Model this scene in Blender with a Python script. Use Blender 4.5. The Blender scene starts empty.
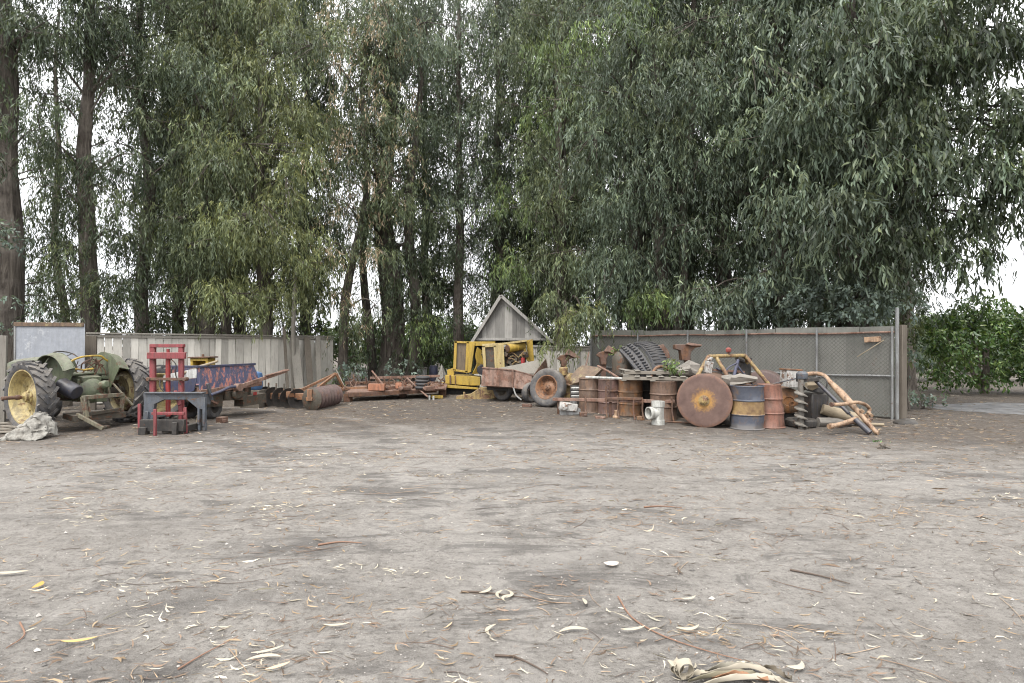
import bpy, math, random
import numpy as np
from mathutils import Vector, Matrix, Euler, noise as mnoise

R_ = math.radians
SC = bpy.context.scene
COL = SC.collection
FOC, HZ, EYE = 570.0, 345.0, 1.7          # focal length in pixels, horizon row, eye height


def W(px, y, d):
    """Point at picture column px, row y, at depth d metres."""
    return Vector(((px - 512.0) / FOC * d, d, EYE - (y - HZ) / FOC * d))


def G(px, d):
    return Vector(((px - 512.0) / FOC * d, d, 0.0))


# ------------------------------------------------------------------ mesh helper
class MB:
    def __init__(self):
        self.v, self.f, self.t = [], [], []
        self.tint = 1.0

    def add(self, vs, fs):
        o = len(self.v)
        self.v.extend(Vector(p) for p in vs)
        self.t.extend([self.tint] * len(vs))
        self.f.extend([tuple(i + o for i in f) for f in fs])
        return self

    def box(self, c, s, rot=(0, 0, 0)):
        m = Euler([R_(a) for a in rot]).to_matrix()
        c = Vector(c)
        vs = [c + m @ Vector((x * s[0] / 2, y * s[1] / 2, z * s[2] / 2)) for x in (-1, 1) for y in (-1, 1) for z in (-1, 1)]
        return self.add(vs, [(0, 1, 3, 2), (4, 6, 7, 5), (0, 4, 5, 1), (2, 3, 7, 6), (0, 2, 6, 4), (1, 5, 7, 3)])

    def beam(self, p0, p1, w, h, up=(0, 0, 1), w1=None, h1=None):
        p0, p1 = Vector(p0), Vector(p1)
        a = (p1 - p0).normalized()
        up = Vector(up)
        if abs(a.dot(up)) > 0.98:
            up = Vector((0, 1, 0))
        s = a.cross(up).normalized()
        u = s.cross(a).normalized()
        vs = []
        for p, ww, hh in ((p0, w, h), (p1, w1 or w, h1 or h)):
            vs += [p + s * x * ww / 2 + u * y * hh / 2 for x, y in ((-1, -1), (1, -1), (1, 1), (-1, 1))]
        return self.add(vs, [(0, 3, 2, 1), (4, 5, 6, 7), (0, 1, 5, 4), (1, 2, 6, 5), (2, 3, 7, 6), (3, 0, 4, 7)])

    def tube(self, pts, r, n=10, cap=True, wob=0.0, seed=0):
        pts = [Vector(p) for p in pts]
        rs = r if isinstance(r, (list, tuple)) else [r] * len(pts)
        vs, fs = [], []
        prev = None
        for i, p in enumerate(pts):
            a = (pts[min(i + 1, len(pts) - 1)] - pts[max(i - 1, 0)]).normalized()
            if prev is None:
                ref = Vector((0, 0, 1)) if abs(a.z) < 0.9 else Vector((0, 1, 0))
                s = a.cross(ref).normalized()
            else:
                s = (prev - a * prev.dot(a)).normalized()
            prev = s
            u = a.cross(s)
            for k in range(n):
                th = 2 * math.pi * k / n
                rr = rs[i]
                if wob:
                    rr *= 1 + wob * mnoise.noise(Vector((math.cos(th) * 1.5, math.sin(th) * 1.5 + seed, i * 0.45)))
                vs.append(p + (s * math.cos(th) + u * math.sin(th)) * rr)
        for i in range(len(pts) - 1):
            for k in range(n):
                k2 = (k + 1) % n
                fs.append((i * n + k, i * n + k2, (i + 1) * n + k2, (i + 1) * n + k))
        if cap:
            fs.append(tuple(range(n))[::-1])
            fs.append(tuple(range((len(pts) - 1) * n, len(pts) * n)))
        return self.add(vs, fs)

    def lathe(self, prof, o=(0, 0, 0), axis=(0, 0, 1), n=28, closed=False):
        """prof: (radius, along-axis) pairs."""
        o, a = Vector(o), Vector(axis).normalized()
        ref = Vector((0, 0, 1)) if abs(a.z) < 0.9 else Vector((1, 0, 0))
        s = a.cross(ref).normalized()
        u = a.cross(s)
        vs, fs = [], []
        for r, z in prof:
            for k in range(n):
                th = 2 * math.pi * k / n
                vs.append(o + a * z + (s * math.cos(th) + u * math.sin(th)) * max(r, 1e-4))
        m = len(prof)
        for i in range(m if closed else m - 1):
            j = (i + 1) % m
            for k in range(n):
                k2 = (k + 1) % n
                fs.append((i * n + k, i * n + k2, j * n + k2, j * n + k))
        return self.add(vs, fs)

    def prism(self, poly, p0, ex, ey, ez, th):
        """polygon in the (ex, ey) plane at p0, thickened along ez."""
        p0, ex, ey, ez = Vector(p0), Vector(ex), Vector(ey), Vector(ez)
        n = len(poly)
        vs = [p0 + ex * x + ey * y for x, y in poly] + [p0 + ex * x + ey * y + ez * th for x, y in poly]
        fs = [tuple(range(n))[::-1], tuple(range(n, 2 * n))]
        fs += [(i, (i + 1) % n, n + (i + 1) % n, n + i) for i in range(n)]
        return self.add(vs, fs)

    def ruled(self, A, B, th=0.03, sub=8, bump=None):
        """thick sheet between two polylines A and B (same length)."""
        A = [Vector(p) for p in A]
        B = [Vector(p) for p in B]
        n, m = len(A), sub + 1
        g = [[A[i].lerp(B[i], j / sub) for j in range(m)] for i in range(n)]
        top, bot = [], []
        for i in range(n):
            for j in range(m):
                du = g[min(i + 1, n - 1)][j] - g[max(i - 1, 0)][j]
                dv = g[i][min(j + 1, m - 1)] - g[i][max(j - 1, 0)]
                nn = du.cross(dv).normalized()
                q = g[i][j] + (nn * bump(i, j) if bump else Vector())
                top.append(q + nn * th / 2)
                bot.append(g[i][j] - nn * th / 2)
        fs = []
        o = n * m
        for i in range(n - 1):
            for j in range(m - 1):
                a, b, c, d = i * m + j, i * m + j + 1, (i + 1) * m + j + 1, (i + 1) * m + j
                fs.append((a, d, c, b))
                fs.append((o + a, o + b, o + c, o + d))
        rim = [j for j in range(m)] + [i * m + m - 1 for i in range(1, n)] + [(n - 1) * m + j for j in range(m - 2, -1, -1)] + [i * m for i in range(n - 2, 0, -1)]
        for k in range(len(rim)):
            a, b = rim[k], rim[(k + 1) % len(rim)]
            fs.append((a, b, o + b, o + a))
        return self.add(top + bot, fs)

    def warp(self, amp, scale, seed=0.0):
        for i, p in enumerate(self.v):
            self.v[i] = p + mnoise.noise_vector(p * scale + Vector((seed, seed * 1.7, seed * 0.3))) * amp
        return self


def smooth_curve(pts, n=24):
    """Catmull-Rom through pts."""
    pts = [Vector(p) for p in pts]
    P = [pts[0] * 2 - pts[1]] + pts + [pts[-1] * 2 - pts[-2]]
    out = []
    segs = len(pts) - 1
    for s in range(segs):
        k = max(2, n // segs)
        for i in range(k):
            t = i / k
            a, b, c, d = P[s:s + 4]
            out.append(0.5 * ((2 * b) + (c - a) * t + (2 * a - 5 * b + 4 * c - d) * t * t + (3 * b - a - 3 * c + d) * t ** 3))
    out.append(pts[-1])
    return out


def link(name, mb, mat, parent=None, world=True, bevel=0.006, smooth=35):
    me = bpy.data.meshes.new(name)
    vs = mb.v
    if parent is not None and world:
        inv = Matrix.Rotation(-parent.rotation_euler.z, 3, 'Z')
        vs = [inv @ (p - parent.location) for p in vs]
    me.from_pydata([tuple(p) for p in vs], [], mb.f)
    me.validate()
    if len(me.vertices) == len(mb.t):
        at = me.attributes.new('tint', 'FLOAT_COLOR', 'POINT')
        arr = np.ones((len(mb.t), 4), np.float32)
        arr[:, :3] = np.array(mb.t, np.float32)[:, None] if np.ndim(mb.t[0]) == 0 else np.array(mb.t, np.float32)
        at.data.foreach_set('color', arr.ravel())
    if smooth:
        me.polygons.foreach_set('use_smooth', [True] * len(me.polygons))
        me.set_sharp_from_angle(angle=R_(smooth))
    if isinstance(mat, (list, tuple)):
        for m in mat:
            me.materials.append(m)
    else:
        me.materials.append(mat)
    o = bpy.data.objects.new(name, me)
    COL.objects.link(o)
    if parent is not None:
        o.parent = parent
    if bevel:
        b = o.modifiers.new('bevel', 'BEVEL')
        b.width = bevel
        b.segments = 1
        b.limit_method = 'ANGLE'
        b.angle_limit = R_(50)
    return o


def tag(o, label, cat, group=None, kind=None):
    if label:
        o['label'] = label
    if cat:
        o['category'] = cat
    if group:
        o['group'] = group
    if kind:
        o['kind'] = kind
    return o


def thing(name, loc, label, cat, rotz=0.0, group=None):
    o = bpy.data.objects.new(name, None)
    o.empty_display_size = 0.2
    COL.objects.link(o)
    o.location = loc
    o.rotation_euler = (0, 0, R_(rotz))
    return tag(o, label, cat, group)


def single(name, mb, mat, loc, label, cat, group=None, kind=None, rotz=0.0, world=True, **kw):
    """a thing that is one mesh; verts are world coordinates, the origin goes to loc."""
    loc = Vector(loc)
    if world:
        mb.v = [p - loc for p in mb.v]
    o = link(name, mb, mat, None, False, **kw)
    o.location = loc
    o.rotation_euler = (0, 0, R_(rotz))
    return tag(o, label, cat, group, kind)


# ------------------------------------------------------------------ materials
class NT:
    def __init__(self, name):
        self.m = bpy.data.materials.new(name)
        self.m.use_nodes = True
        self.t = self.m.node_tree
        self.t.nodes.clear()
        self.out = self.n('ShaderNodeOutputMaterial')

    def n(self, typ, **kw):
        nd = self.t.nodes.new(typ)
        for k, v in kw.items():
            setattr(nd, k, v)
        return nd

    def l(self, a, b):
        self.t.links.new(a, b)

    def put(self, sock, val):
        if isinstance(val, bpy.types.NodeSocket):
            self.l(val, sock)
        elif isinstance(val, (tuple, list)):
            sock.default_value = (*val, 1.0) if len(val) == 3 and sock.type == 'RGBA' else val
        else:
            sock.default_value = val

    def coords(self, scale=(1, 1, 1), rnd=True, kind='Object'):
        tc = self.n('ShaderNodeTexCoord')
        mp = self.n('ShaderNodeMapping')
        mp.inputs['Scale'].default_value = scale
        self.l(tc.outputs[kind], mp.inputs['Vector'])
        if not rnd:
            return mp.outputs[0]
        oi = self.n('ShaderNodeObjectInfo')
        mu = self.math('MULTIPLY', oi.outputs['Random'], 37.0)
        va = self.n('ShaderNodeVectorMath', operation='ADD')
        self.l(mp.outputs[0], va.inputs[0])
        self.l(mu, va.inputs[1])
        return va.outputs[0]

    def math(self, op, a, b=0.0, clamp=False):
        nd = self.n('ShaderNodeMath', operation=op, use_clamp=clamp)
        self.put(nd.inputs[0], a)
        self.put(nd.inputs[1], b)
        return nd.outputs[0]

    def noise(self, vec, scale, detail=5, rough=0.6, dist=0.0):
        nd = self.n('ShaderNodeTexNoise')
        self.l(vec, nd.inputs['Vector'])
        nd.inputs['Scale'].default_value = scale
        nd.inputs['Detail'].default_value = detail
        nd.inputs['Roughness'].default_value = rough
        nd.inputs['Distortion'].default_value = dist
        return nd.outputs['Fac']

    def ramp(self, fac, stops):
        nd = self.n('ShaderNodeValToRGB')
        self.put(nd.inputs[0], fac)
        el = nd.color_ramp.elements
        while len(el) < len(stops):
            el.new(0.5)
        for e, (p, c) in zip(el, stops):
            e.position = p
            e.color = (c, c, c, 1) if not isinstance(c, (tuple, list)) else (*c, 1)
        return nd.outputs[0]

    def mix(self, fac, a, b, mode='MIX'):
        nd = self.n('ShaderNodeMix', data_type='RGBA', blend_type=mode)
        self.put(nd.inputs[0], fac)
        self.put(nd.inputs[6], a)
        self.put(nd.inputs[7], b)
        return nd.outputs[2]

    def tint(self, col):
        at = self.n('ShaderNodeAttribute', attribute_name='tint')
        return self.mix(1.0, col, at.outputs['Color'], 'MULTIPLY')

    def bump(self, h, strength=0.4, dist=0.02):
        nd = self.n('ShaderNodeBump')
        nd.inputs['Strength'].default_value = strength
        nd.inputs['Distance'].default_value = dist
        self.l(h, nd.inputs['Height'])
        return nd.outputs[0]

    def bsdf(self, col, rough=0.7, metal=0.0, normal=None, spec=0.4):
        b = self.n('ShaderNodeBsdfPrincipled')
        self.put(b.inputs['Base Color'], col)
        self.put(b.inputs['Roughness'], rough)
        self.put(b.inputs['Metallic'], metal)
        b.inputs['Specular IOR Level'].default_value = spec
        if normal is not None:
            self.l(normal, b.inputs['Normal'])
        self.l(b.outputs[0], self.out.inputs[0])
        return b


def paint(name, c1, c2, rust=0.35, scale=5.0, r1=(0.10, 0.045, 0.028), r2=(0.27, 0.13, 0.065), rough=0.6, dust=0.25, tinted=False, gain=0.62, grime=0.75, sv=(1, 1, 1)):
    """worn paint over rust; rust = share of bare metal."""
    k = NT(name)
    c1, c2, r1, r2 = [tuple(min(x * gain, 0.85) for x in q) for q in (c1, c2, r1, r2)]
    v = k.coords(sv)
    big = k.noise(v, scale, 6, 0.65, 0.4)
    fine = k.noise(v, scale * 6, 5, 0.7)
    base = k.mix(k.ramp(fine, [(0.35, 0.0), (0.65, 1.0)]), c1, c2)
    rcol = k.mix(k.ramp(k.noise(v, scale * 2.3, 6, 0.7), [(0.35, 0.0), (0.66, 1.0)]), r1, r2)
    s = k.math('ADD', k.math('MULTIPLY', big, 0.72), k.math('MULTIPLY', fine, 0.28))
    th = 0.66 - 0.32 * rust
    mask = k.ramp(s, [(max(th - 0.025, 0.0), 0.0), (min(th + 0.03, 1.0), 1.0)])
    col = k.mix(mask, base, rcol)
    # pale dust lying in blotches and on faces that look up
    geo = k.n('ShaderNodeNewGeometry')
    sx = k.n('ShaderNodeSeparateXYZ')
    k.l(geo.outputs['Normal'], sx.inputs[0])
    up = k.math('MULTIPLY', k.math('MAXIMUM', sx.outputs[2], 0.0), 0.55)
    # rain streaks and grubby speckle
    st = k.noise(k.coords((7, 7, 0.9)), 2.2, 6, 0.7)
    col = k.mix(k.math('MULTIPLY', k.ramp(st, [(0.38, 1.0), (0.58, 0.0)]), grime * 0.7), col, (0.045, 0.036, 0.03))
    gr = k.noise(v, scale * 11, 4, 0.75)
    col = k.mix(k.math('MULTIPLY', k.ramp(gr, [(0.32, 1.0), (0.52, 0.0)]), grime * 0.5), col, (0.05, 0.04, 0.032))
    du = k.math('MULTIPLY', k.math('ADD', up, k.ramp(k.noise(v, scale * 1.3, 4, 0.6), [(0.45, 0.0), (0.75, 0.6)])), dust, True)
    col = k.mix(du, col, (0.20, 0.175, 0.145))
    if tinted:
        col = k.tint(col)
    ro = k.math('ADD', rough, k.math('MULTIPLY', mask, 0.25), True)
    k.bsdf(col, ro, 0.0, k.bump(k.math('ADD', s, k.math('MULTIPLY', mask, 0.4)), 0.35, 0.012))
    return k.m


def wood(name, c1, c2, stretch=(14, 14, 1.1), dark=(0.07, 0.06, 0.05), darkness=0.5, gain=0.6):
    k = NT(name)
    c1, c2 = [tuple(x * gain for x in q) for q in (c1, c2)]
    v = k.coords(stretch)
    g = k.noise(v, 2.2, 7, 0.7, 0.6)
    v2 = k.coords()
    blot = k.noise(v2, 1.7, 5, 0.6)
    col = k.mix(k.ramp(g, [(0.3, 0.0), (0.68, 1.0)]), c1, c2)
    col = k.mix(k.math('MULTIPLY', k.ramp(g, [(0.3, 1.0), (0.42, 0.0)]), darkness), col, dark)
    col = k.mix(k.math('MULTIPLY', k.ramp(blot, [(0.45, 0.0), (0.75, 1.0)]), 0.4), col, tuple(x * 0.55 for x in c1))
    k.bsdf(k.tint(col), 0.85, 0.0, k.bump(g, 0.5, 0.01), 0.25)
    return k.m


M = {}
M['green'] = paint('green_tractor_paint', (0.12, 0.16, 0.09), (0.18, 0.21, 0.12), 0.22, 6, dust=0.5)
M['rim_yellow'] = paint('faded_yellow_rim', (0.58, 0.45, 0.17), (0.66, 0.54, 0.27), 0.27, 4.5, r1=(0.24, 0.12, 0.05), r2=(0.42, 0.27, 0.13))
M['inner_yellow'] = paint('grimy_yellow_rim', (0.50, 0.40, 0.18), (0.56, 0.46, 0.24), 0.42, 5)
M['yellow'] = paint('yellow_machine_paint', (0.60, 0.38, 0.045), (0.66, 0.46, 0.08), 0.16, 4, r1=(0.2, 0.11, 0.04), grime=0.45)
M['yellow_pale'] = paint('bleached_yellow_paint', (0.62, 0.46, 0.17), (0.66, 0.54, 0.28), 0.2, 4, grime=0.5)
M['yellow_old'] = paint('old_yellow_paint', (0.45, 0.30, 0.10), (0.52, 0.38, 0.17), 0.42, 6, r1=(0.19, 0.09, 0.05), r2=(0.34, 0.19, 0.11))
M['slab'] = paint('rust_slab_with_yellow_traces', (0.42, 0.33, 0.15), (0.36, 0.27, 0.14), 0.72, 5, r1=(0.17, 0.11, 0.075), r2=(0.27, 0.18, 0.115))
M['auger'] = paint('muddy_grey_steel', (0.20, 0.185, 0.16), (0.28, 0.26, 0.23), 0.3, 9, r1=(0.14, 0.10, 0.075), r2=(0.22, 0.16, 0.12))
M['peach'] = paint('peach_rust_paint', (0.55, 0.33, 0.19), (0.60, 0.42, 0.28), 0.38, 6, r1=(0.22, 0.10, 0.05), r2=(0.42, 0.25, 0.14))
M['red'] = paint('faded_red_paint', (0.42, 0.06, 0.075), (0.42, 0.10, 0.11), 0.12, 7, dust=0.12, gain=0.52)
M['red_bright'] = paint('bright_red_paint', (0.52, 0.03, 0.035), (0.46, 0.05, 0.05), 0.03, 7, rough=0.4, dust=0.05)
M['rust'] = paint('brown_rust', (0.15, 0.075, 0.05), (0.22, 0.11, 0.075), 0.55, 4)
M['rust_purple'] = paint('purple_rust', (0.14, 0.085, 0.08), (0.20, 0.125, 0.115), 0.3, 3, r1=(0.13, 0.075, 0.065), r2=(0.22, 0.12, 0.08))
M['rust_orange'] = paint('orange_rust', (0.36, 0.16, 0.07), (0.42, 0.22, 0.12), 0.45, 5, r1=(0.17, 0.075, 0.04), r2=(0.40, 0.19, 0.09))
M['rust_pink'] = paint('pinkish_rust', (0.33, 0.19, 0.14), (0.40, 0.24, 0.18), 0.45, 4, r1=(0.17, 0.08, 0.05), r2=(0.32, 0.16, 0.11))
M['orange'] = paint('faded_orange_paint', (0.55, 0.20, 0.10), (0.58, 0.27, 0.16), 0.25, 6)
M['rim_rust'] = paint('rusty_wheel_rim', (0.33, 0.14, 0.055), (0.40, 0.19, 0.09), 0.45, 6)
M['blue_red'] = paint('peeling_blue_over_red', (0.085, 0.095, 0.17), (0.11, 0.12, 0.20), 0.42, 8.5, r1=(0.52, 0.19, 0.16), r2=(0.58, 0.28, 0.22), dust=0.12, gain=0.8, grime=0.5, sv=(1, 1, 0.4))
M['navy'] = paint('navy_paint', (0.045, 0.06, 0.13), (0.07, 0.08, 0.16), 0.12, 6)
M['bluegrey'] = paint('blue_grey_paint', (0.10, 0.12, 0.15), (0.15, 0.17, 0.20), 0.22, 6)
M['blue'] = paint('blue_plastic', (0.07, 0.20, 0.46), (0.09, 0.24, 0.5), 0.0, 4, dust=0.2)
M['blueblack'] = paint('blue_black_steel', (0.035, 0.042, 0.065), (0.055, 0.06, 0.085), 0.12, 8, rough=0.45)
M['black'] = paint('black_grime', (0.022, 0.022, 0.024), (0.04, 0.038, 0.036), 0.15, 6)
M['white'] = paint('chalky_white_paint', (0.66, 0.66, 0.63), (0.74, 0.74, 0.72), 0.08, 5, dust=0.2, gain=0.72)
M['whiterust'] = paint('white_paint_rusting', (0.62, 0.60, 0.56), (0.70, 0.69, 0.66), 0.36, 6, gain=0.7)
M['pvc'] = paint('white_plastic_pipe', (0.66, 0.66, 0.60), (0.72, 0.72, 0.68), 0.0, 3, dust=0.3, rough=0.45, gain=0.66)
M['silver'] = paint('galvanised_grey', (0.33, 0.33, 0.33), (0.42, 0.42, 0.41), 0.12, 5, r1=(0.2, 0.12, 0.08))
M['panel'] = paint('grey_sheet_metal', (0.36, 0.38, 0.42), (0.43, 0.45, 0.49), 0.16, 1.6, r1=(0.52, 0.54, 0.57), r2=(0.60, 0.61, 0.63), dust=0.05, grime=0.2)
M['tyre'] = paint('weathered_tyre_rubber', (0.07, 0.073, 0.082), (0.125, 0.127, 0.135), 0.18, 6, r1=(0.11, 0.10, 0.09), r2=(0.15, 0.135, 0.12), rough=0.8, dust=0.7)
M['track'] = paint('track_rubber', (0.040, 0.047, 0.060), (0.068, 0.076, 0.092), 0.18, 6, r1=(0.12, 0.11, 0.10), r2=(0.15, 0.135, 0.12), rough=0.7, dust=0.25)
M['grill'] = paint('dusty_radiator_grill', (0.20, 0.15, 0.095), (0.25, 0.19, 0.12), 0.2, 14)
M['grime'] = paint('oily_grime', (0.07, 0.06, 0.045), (0.13, 0.115, 0.085), 0.35, 9)
M['drum_a'] = paint('drum_brown_rust', (0.20, 0.12, 0.085), (0.27, 0.17, 0.12), 0.45, 4, r1=(0.13, 0.075, 0.055), r2=(0.32, 0.19, 0.115))
M['drum_b'] = paint('drum_purple_rust', (0.19, 0.105, 0.09), (0.25, 0.15, 0.125), 0.3, 4)
M['drum_c'] = paint('drum_orange_rust', (0.25, 0.14, 0.08), (0.33, 0.19, 0.10), 0.52, 3.2, r1=(0.45, 0.19, 0.055), r2=(0.24, 0.12, 0.07))
M['drum_red'] = paint('drum_red_oxide', (0.30, 0.125, 0.085), (0.36, 0.17, 0.12), 0.28, 5, r1=(0.21, 0.10, 0.07))
M['wood'] = wood('silvered_wood', (0.32, 0.29, 0.25), (0.42, 0.39, 0.34))
M['wood_pale'] = wood('whitewashed_boards', (0.50, 0.47, 0.42), (0.64, 0.61, 0.55), darkness=0.3, gain=0.92)
M['wood_dark'] = wood('dark_old_wood', (0.15, 0.125, 0.10), (0.22, 0.19, 0.155))
M['wood_x'] = wood('weathered_lumber', (0.26, 0.23, 0.19), (0.36, 0.32, 0.27), stretch=(1.2, 12, 12))
M['log'] = wood('bare_log', (0.36, 0.29, 0.20), (0.46, 0.38, 0.27), stretch=(3, 9, 9))
M['gnarl'] = wood('gnarled_driftwood', (0.27, 0.24, 0.21), (0.38, 0.35, 0.31), stretch=(3, 12, 12), darkness=0.8)
M['backing'] = wood('grey_green_boards', (0.235, 0.235, 0.21), (0.29, 0.285, 0.255), stretch=(6, 6, 0.7), darkness=0.3, gain=0.74)
M['mesh_wire'] = paint('dull_mesh_wire', (0.17, 0.17, 0.16), (0.22, 0.22, 0.205), 0.15, 6, dust=0.05)
M['shed_wood'] = wood('silvery_shed_boards', (0.36, 0.345, 0.32), (0.48, 0.46, 0.43), gain=0.8)
M['wire'] = paint('galvanised_wire', (0.30, 0.31, 0.31), (0.36, 0.37, 0.37), 0.1, 6, dust=0.1)
M['cloth'] = paint('dirty_canvas', (0.45, 0.43, 0.38), (0.56, 0.54, 0.49), 0.2, 5, r1=(0.30, 0.27, 0.22), r2=(0.36, 0.33, 0.28), rough=0.9, gain=0.5)
M['lamp_red'] = paint('red_lens', (0.52, 0.09, 0.08), (0.5, 0.14, 0.12), 0.0, 8, rough=0.3)
M['shingle'] = wood('grey_shingles', (0.22, 0.20, 0.18), (0.30, 0.28, 0.25))


def disc_mat():
    """purple-brown rust plate with a bright ochre burst round the hub (the plate's own rust)."""
    k = NT('roller_end_plate')
    vn = k.coords(rnd=False)
    big = k.noise(vn, 4, 6, 0.65)
    base = k.mix(k.ramp(big, [(0.3, 0.0), (0.7, 1.0)]), (0.080, 0.047, 0.039), (0.145, 0.092, 0.074))
    at = k.n('ShaderNodeAttribute', attribute_name='tint')
    rad = k.math('ADD', at.outputs['Fac'], k.math('MULTIPLY', k.math('SUBTRACT', k.noise(vn, 9, 6, 0.75, 2.2), 0.5), 0.75))
    m = k.ramp(rad, [(0.24, 1.0), (0.46, 0.0)])
    och = k.mix(k.noise(vn, 12, 5, 0.7), (0.20, 0.085, 0.025), (0.42, 0.25, 0.075))
    rim = k.ramp(rad, [(0.9, 0.0), (1.0, 0.6)])
    col = k.mix(rim, k.mix(m, base, och), (0.18, 0.09, 0.055))
    k.bsdf(col, 0.65, 0, k.bump(big, 0.25, 0.01))
    return k.m


def drum_bands():
    """blue-black drum with a rusted ochre middle band, from the band's own height on the drum."""
    k = NT('banded_drum_paint')
    v = k.coords(rnd=False)
    sx = k.n('ShaderNodeSeparateXYZ')
    k.l(v, sx.inputs[0])
    big, fine = k.noise(v, 5, 6, 0.65), k.noise(v, 24, 5, 0.7)
    blue = k.mix(fine, (0.03, 0.035, 0.055), (0.085, 0.09, 0.105))
    blue = k.mix(k.ramp(big, [(0.52, 0.0), (0.7, 1.0)]), blue, (0.12, 0.08, 0.055))
    och = k.mix(k.ramp(k.noise(v, 6, 6, 0.7), [(0.35, 0.0), (0.65, 1.0)]), (0.125, 0.075, 0.04), (0.27, 0.18, 0.08))
    z = k.math('ADD', sx.outputs[2], k.math('MULTIPLY', k.math('SUBTRACT', fine, 0.5), 0.03))
    m = k.math('MULTIPLY', k.ramp(z, [(0.295, 0.0), (0.31, 1.0)]), k.ramp(z, [(0.56, 1.0), (0.575, 0.0)]))
    low = k.math('MULTIPLY', k.ramp(k.math('ADD', z, k.math('MULTIPLY', big, 0.2)), [(0.16, 1.0), (0.24, 0.0)]), 0.6)
    col = k.mix(m, blue, och)
    col = k.mix(low, col, (0.15, 0.135, 0.12))
    k.bsdf(col, 0.6, 0, k.bump(big, 0.3, 0.01))
    return k.m


def bark_mat():
    k = NT('stringy_eucalyptus_bark')
    v = k.coords((5, 5, 0.55))
    g = k.noise(v, 2.0, 8, 0.72, 0.8)
    v2 = k.coords()
    patch = k.noise(v2, 0.9, 5, 0.6)
    col = k.ramp(g, [(0.25, (0.022, 0.018, 0.016)), (0.5, (0.088, 0.074, 0.062)), (0.70, (0.21, 0.185, 0.155))])
    col = k.mix(k.ramp(patch, [(0.48, 0.0), (0.62, 0.75)]), col, (0.20, 0.175, 0.15))
    k.bsdf(k.tint(col), 0.9, 0, k.bump(g, 1.0, 0.12), 0.2)
    return k.m


def leaf_mat(name, rough=0.45, trans=0.22, spec=0.32):
    k = NT(name)
    at = k.n('ShaderNodeAttribute', attribute_name='tint')
    col = at.outputs['Color']
    b = k.n('ShaderNodeBsdfPrincipled')
    k.l(col, b.inputs['Base Color'])
    b.inputs['Roughness'].default_value = rough
    b.inputs['Specular IOR Level'].default_value = spec
    t = k.n('ShaderNodeBsdfTranslucent')
    k.l(k.mix(1.0, col, (1.25, 1.25, 0.6), 'MULTIPLY'), t.inputs[0])
    ms = k.n('ShaderNodeMixShader')
    ms.inputs[0].default_value = trans
    k.l(b.outputs[0], ms.inputs[1])
    k.l(t.outputs[0], ms.inputs[2])
    k.l(ms.outputs[0], k.out.inputs[0])
    return k.m


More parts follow.
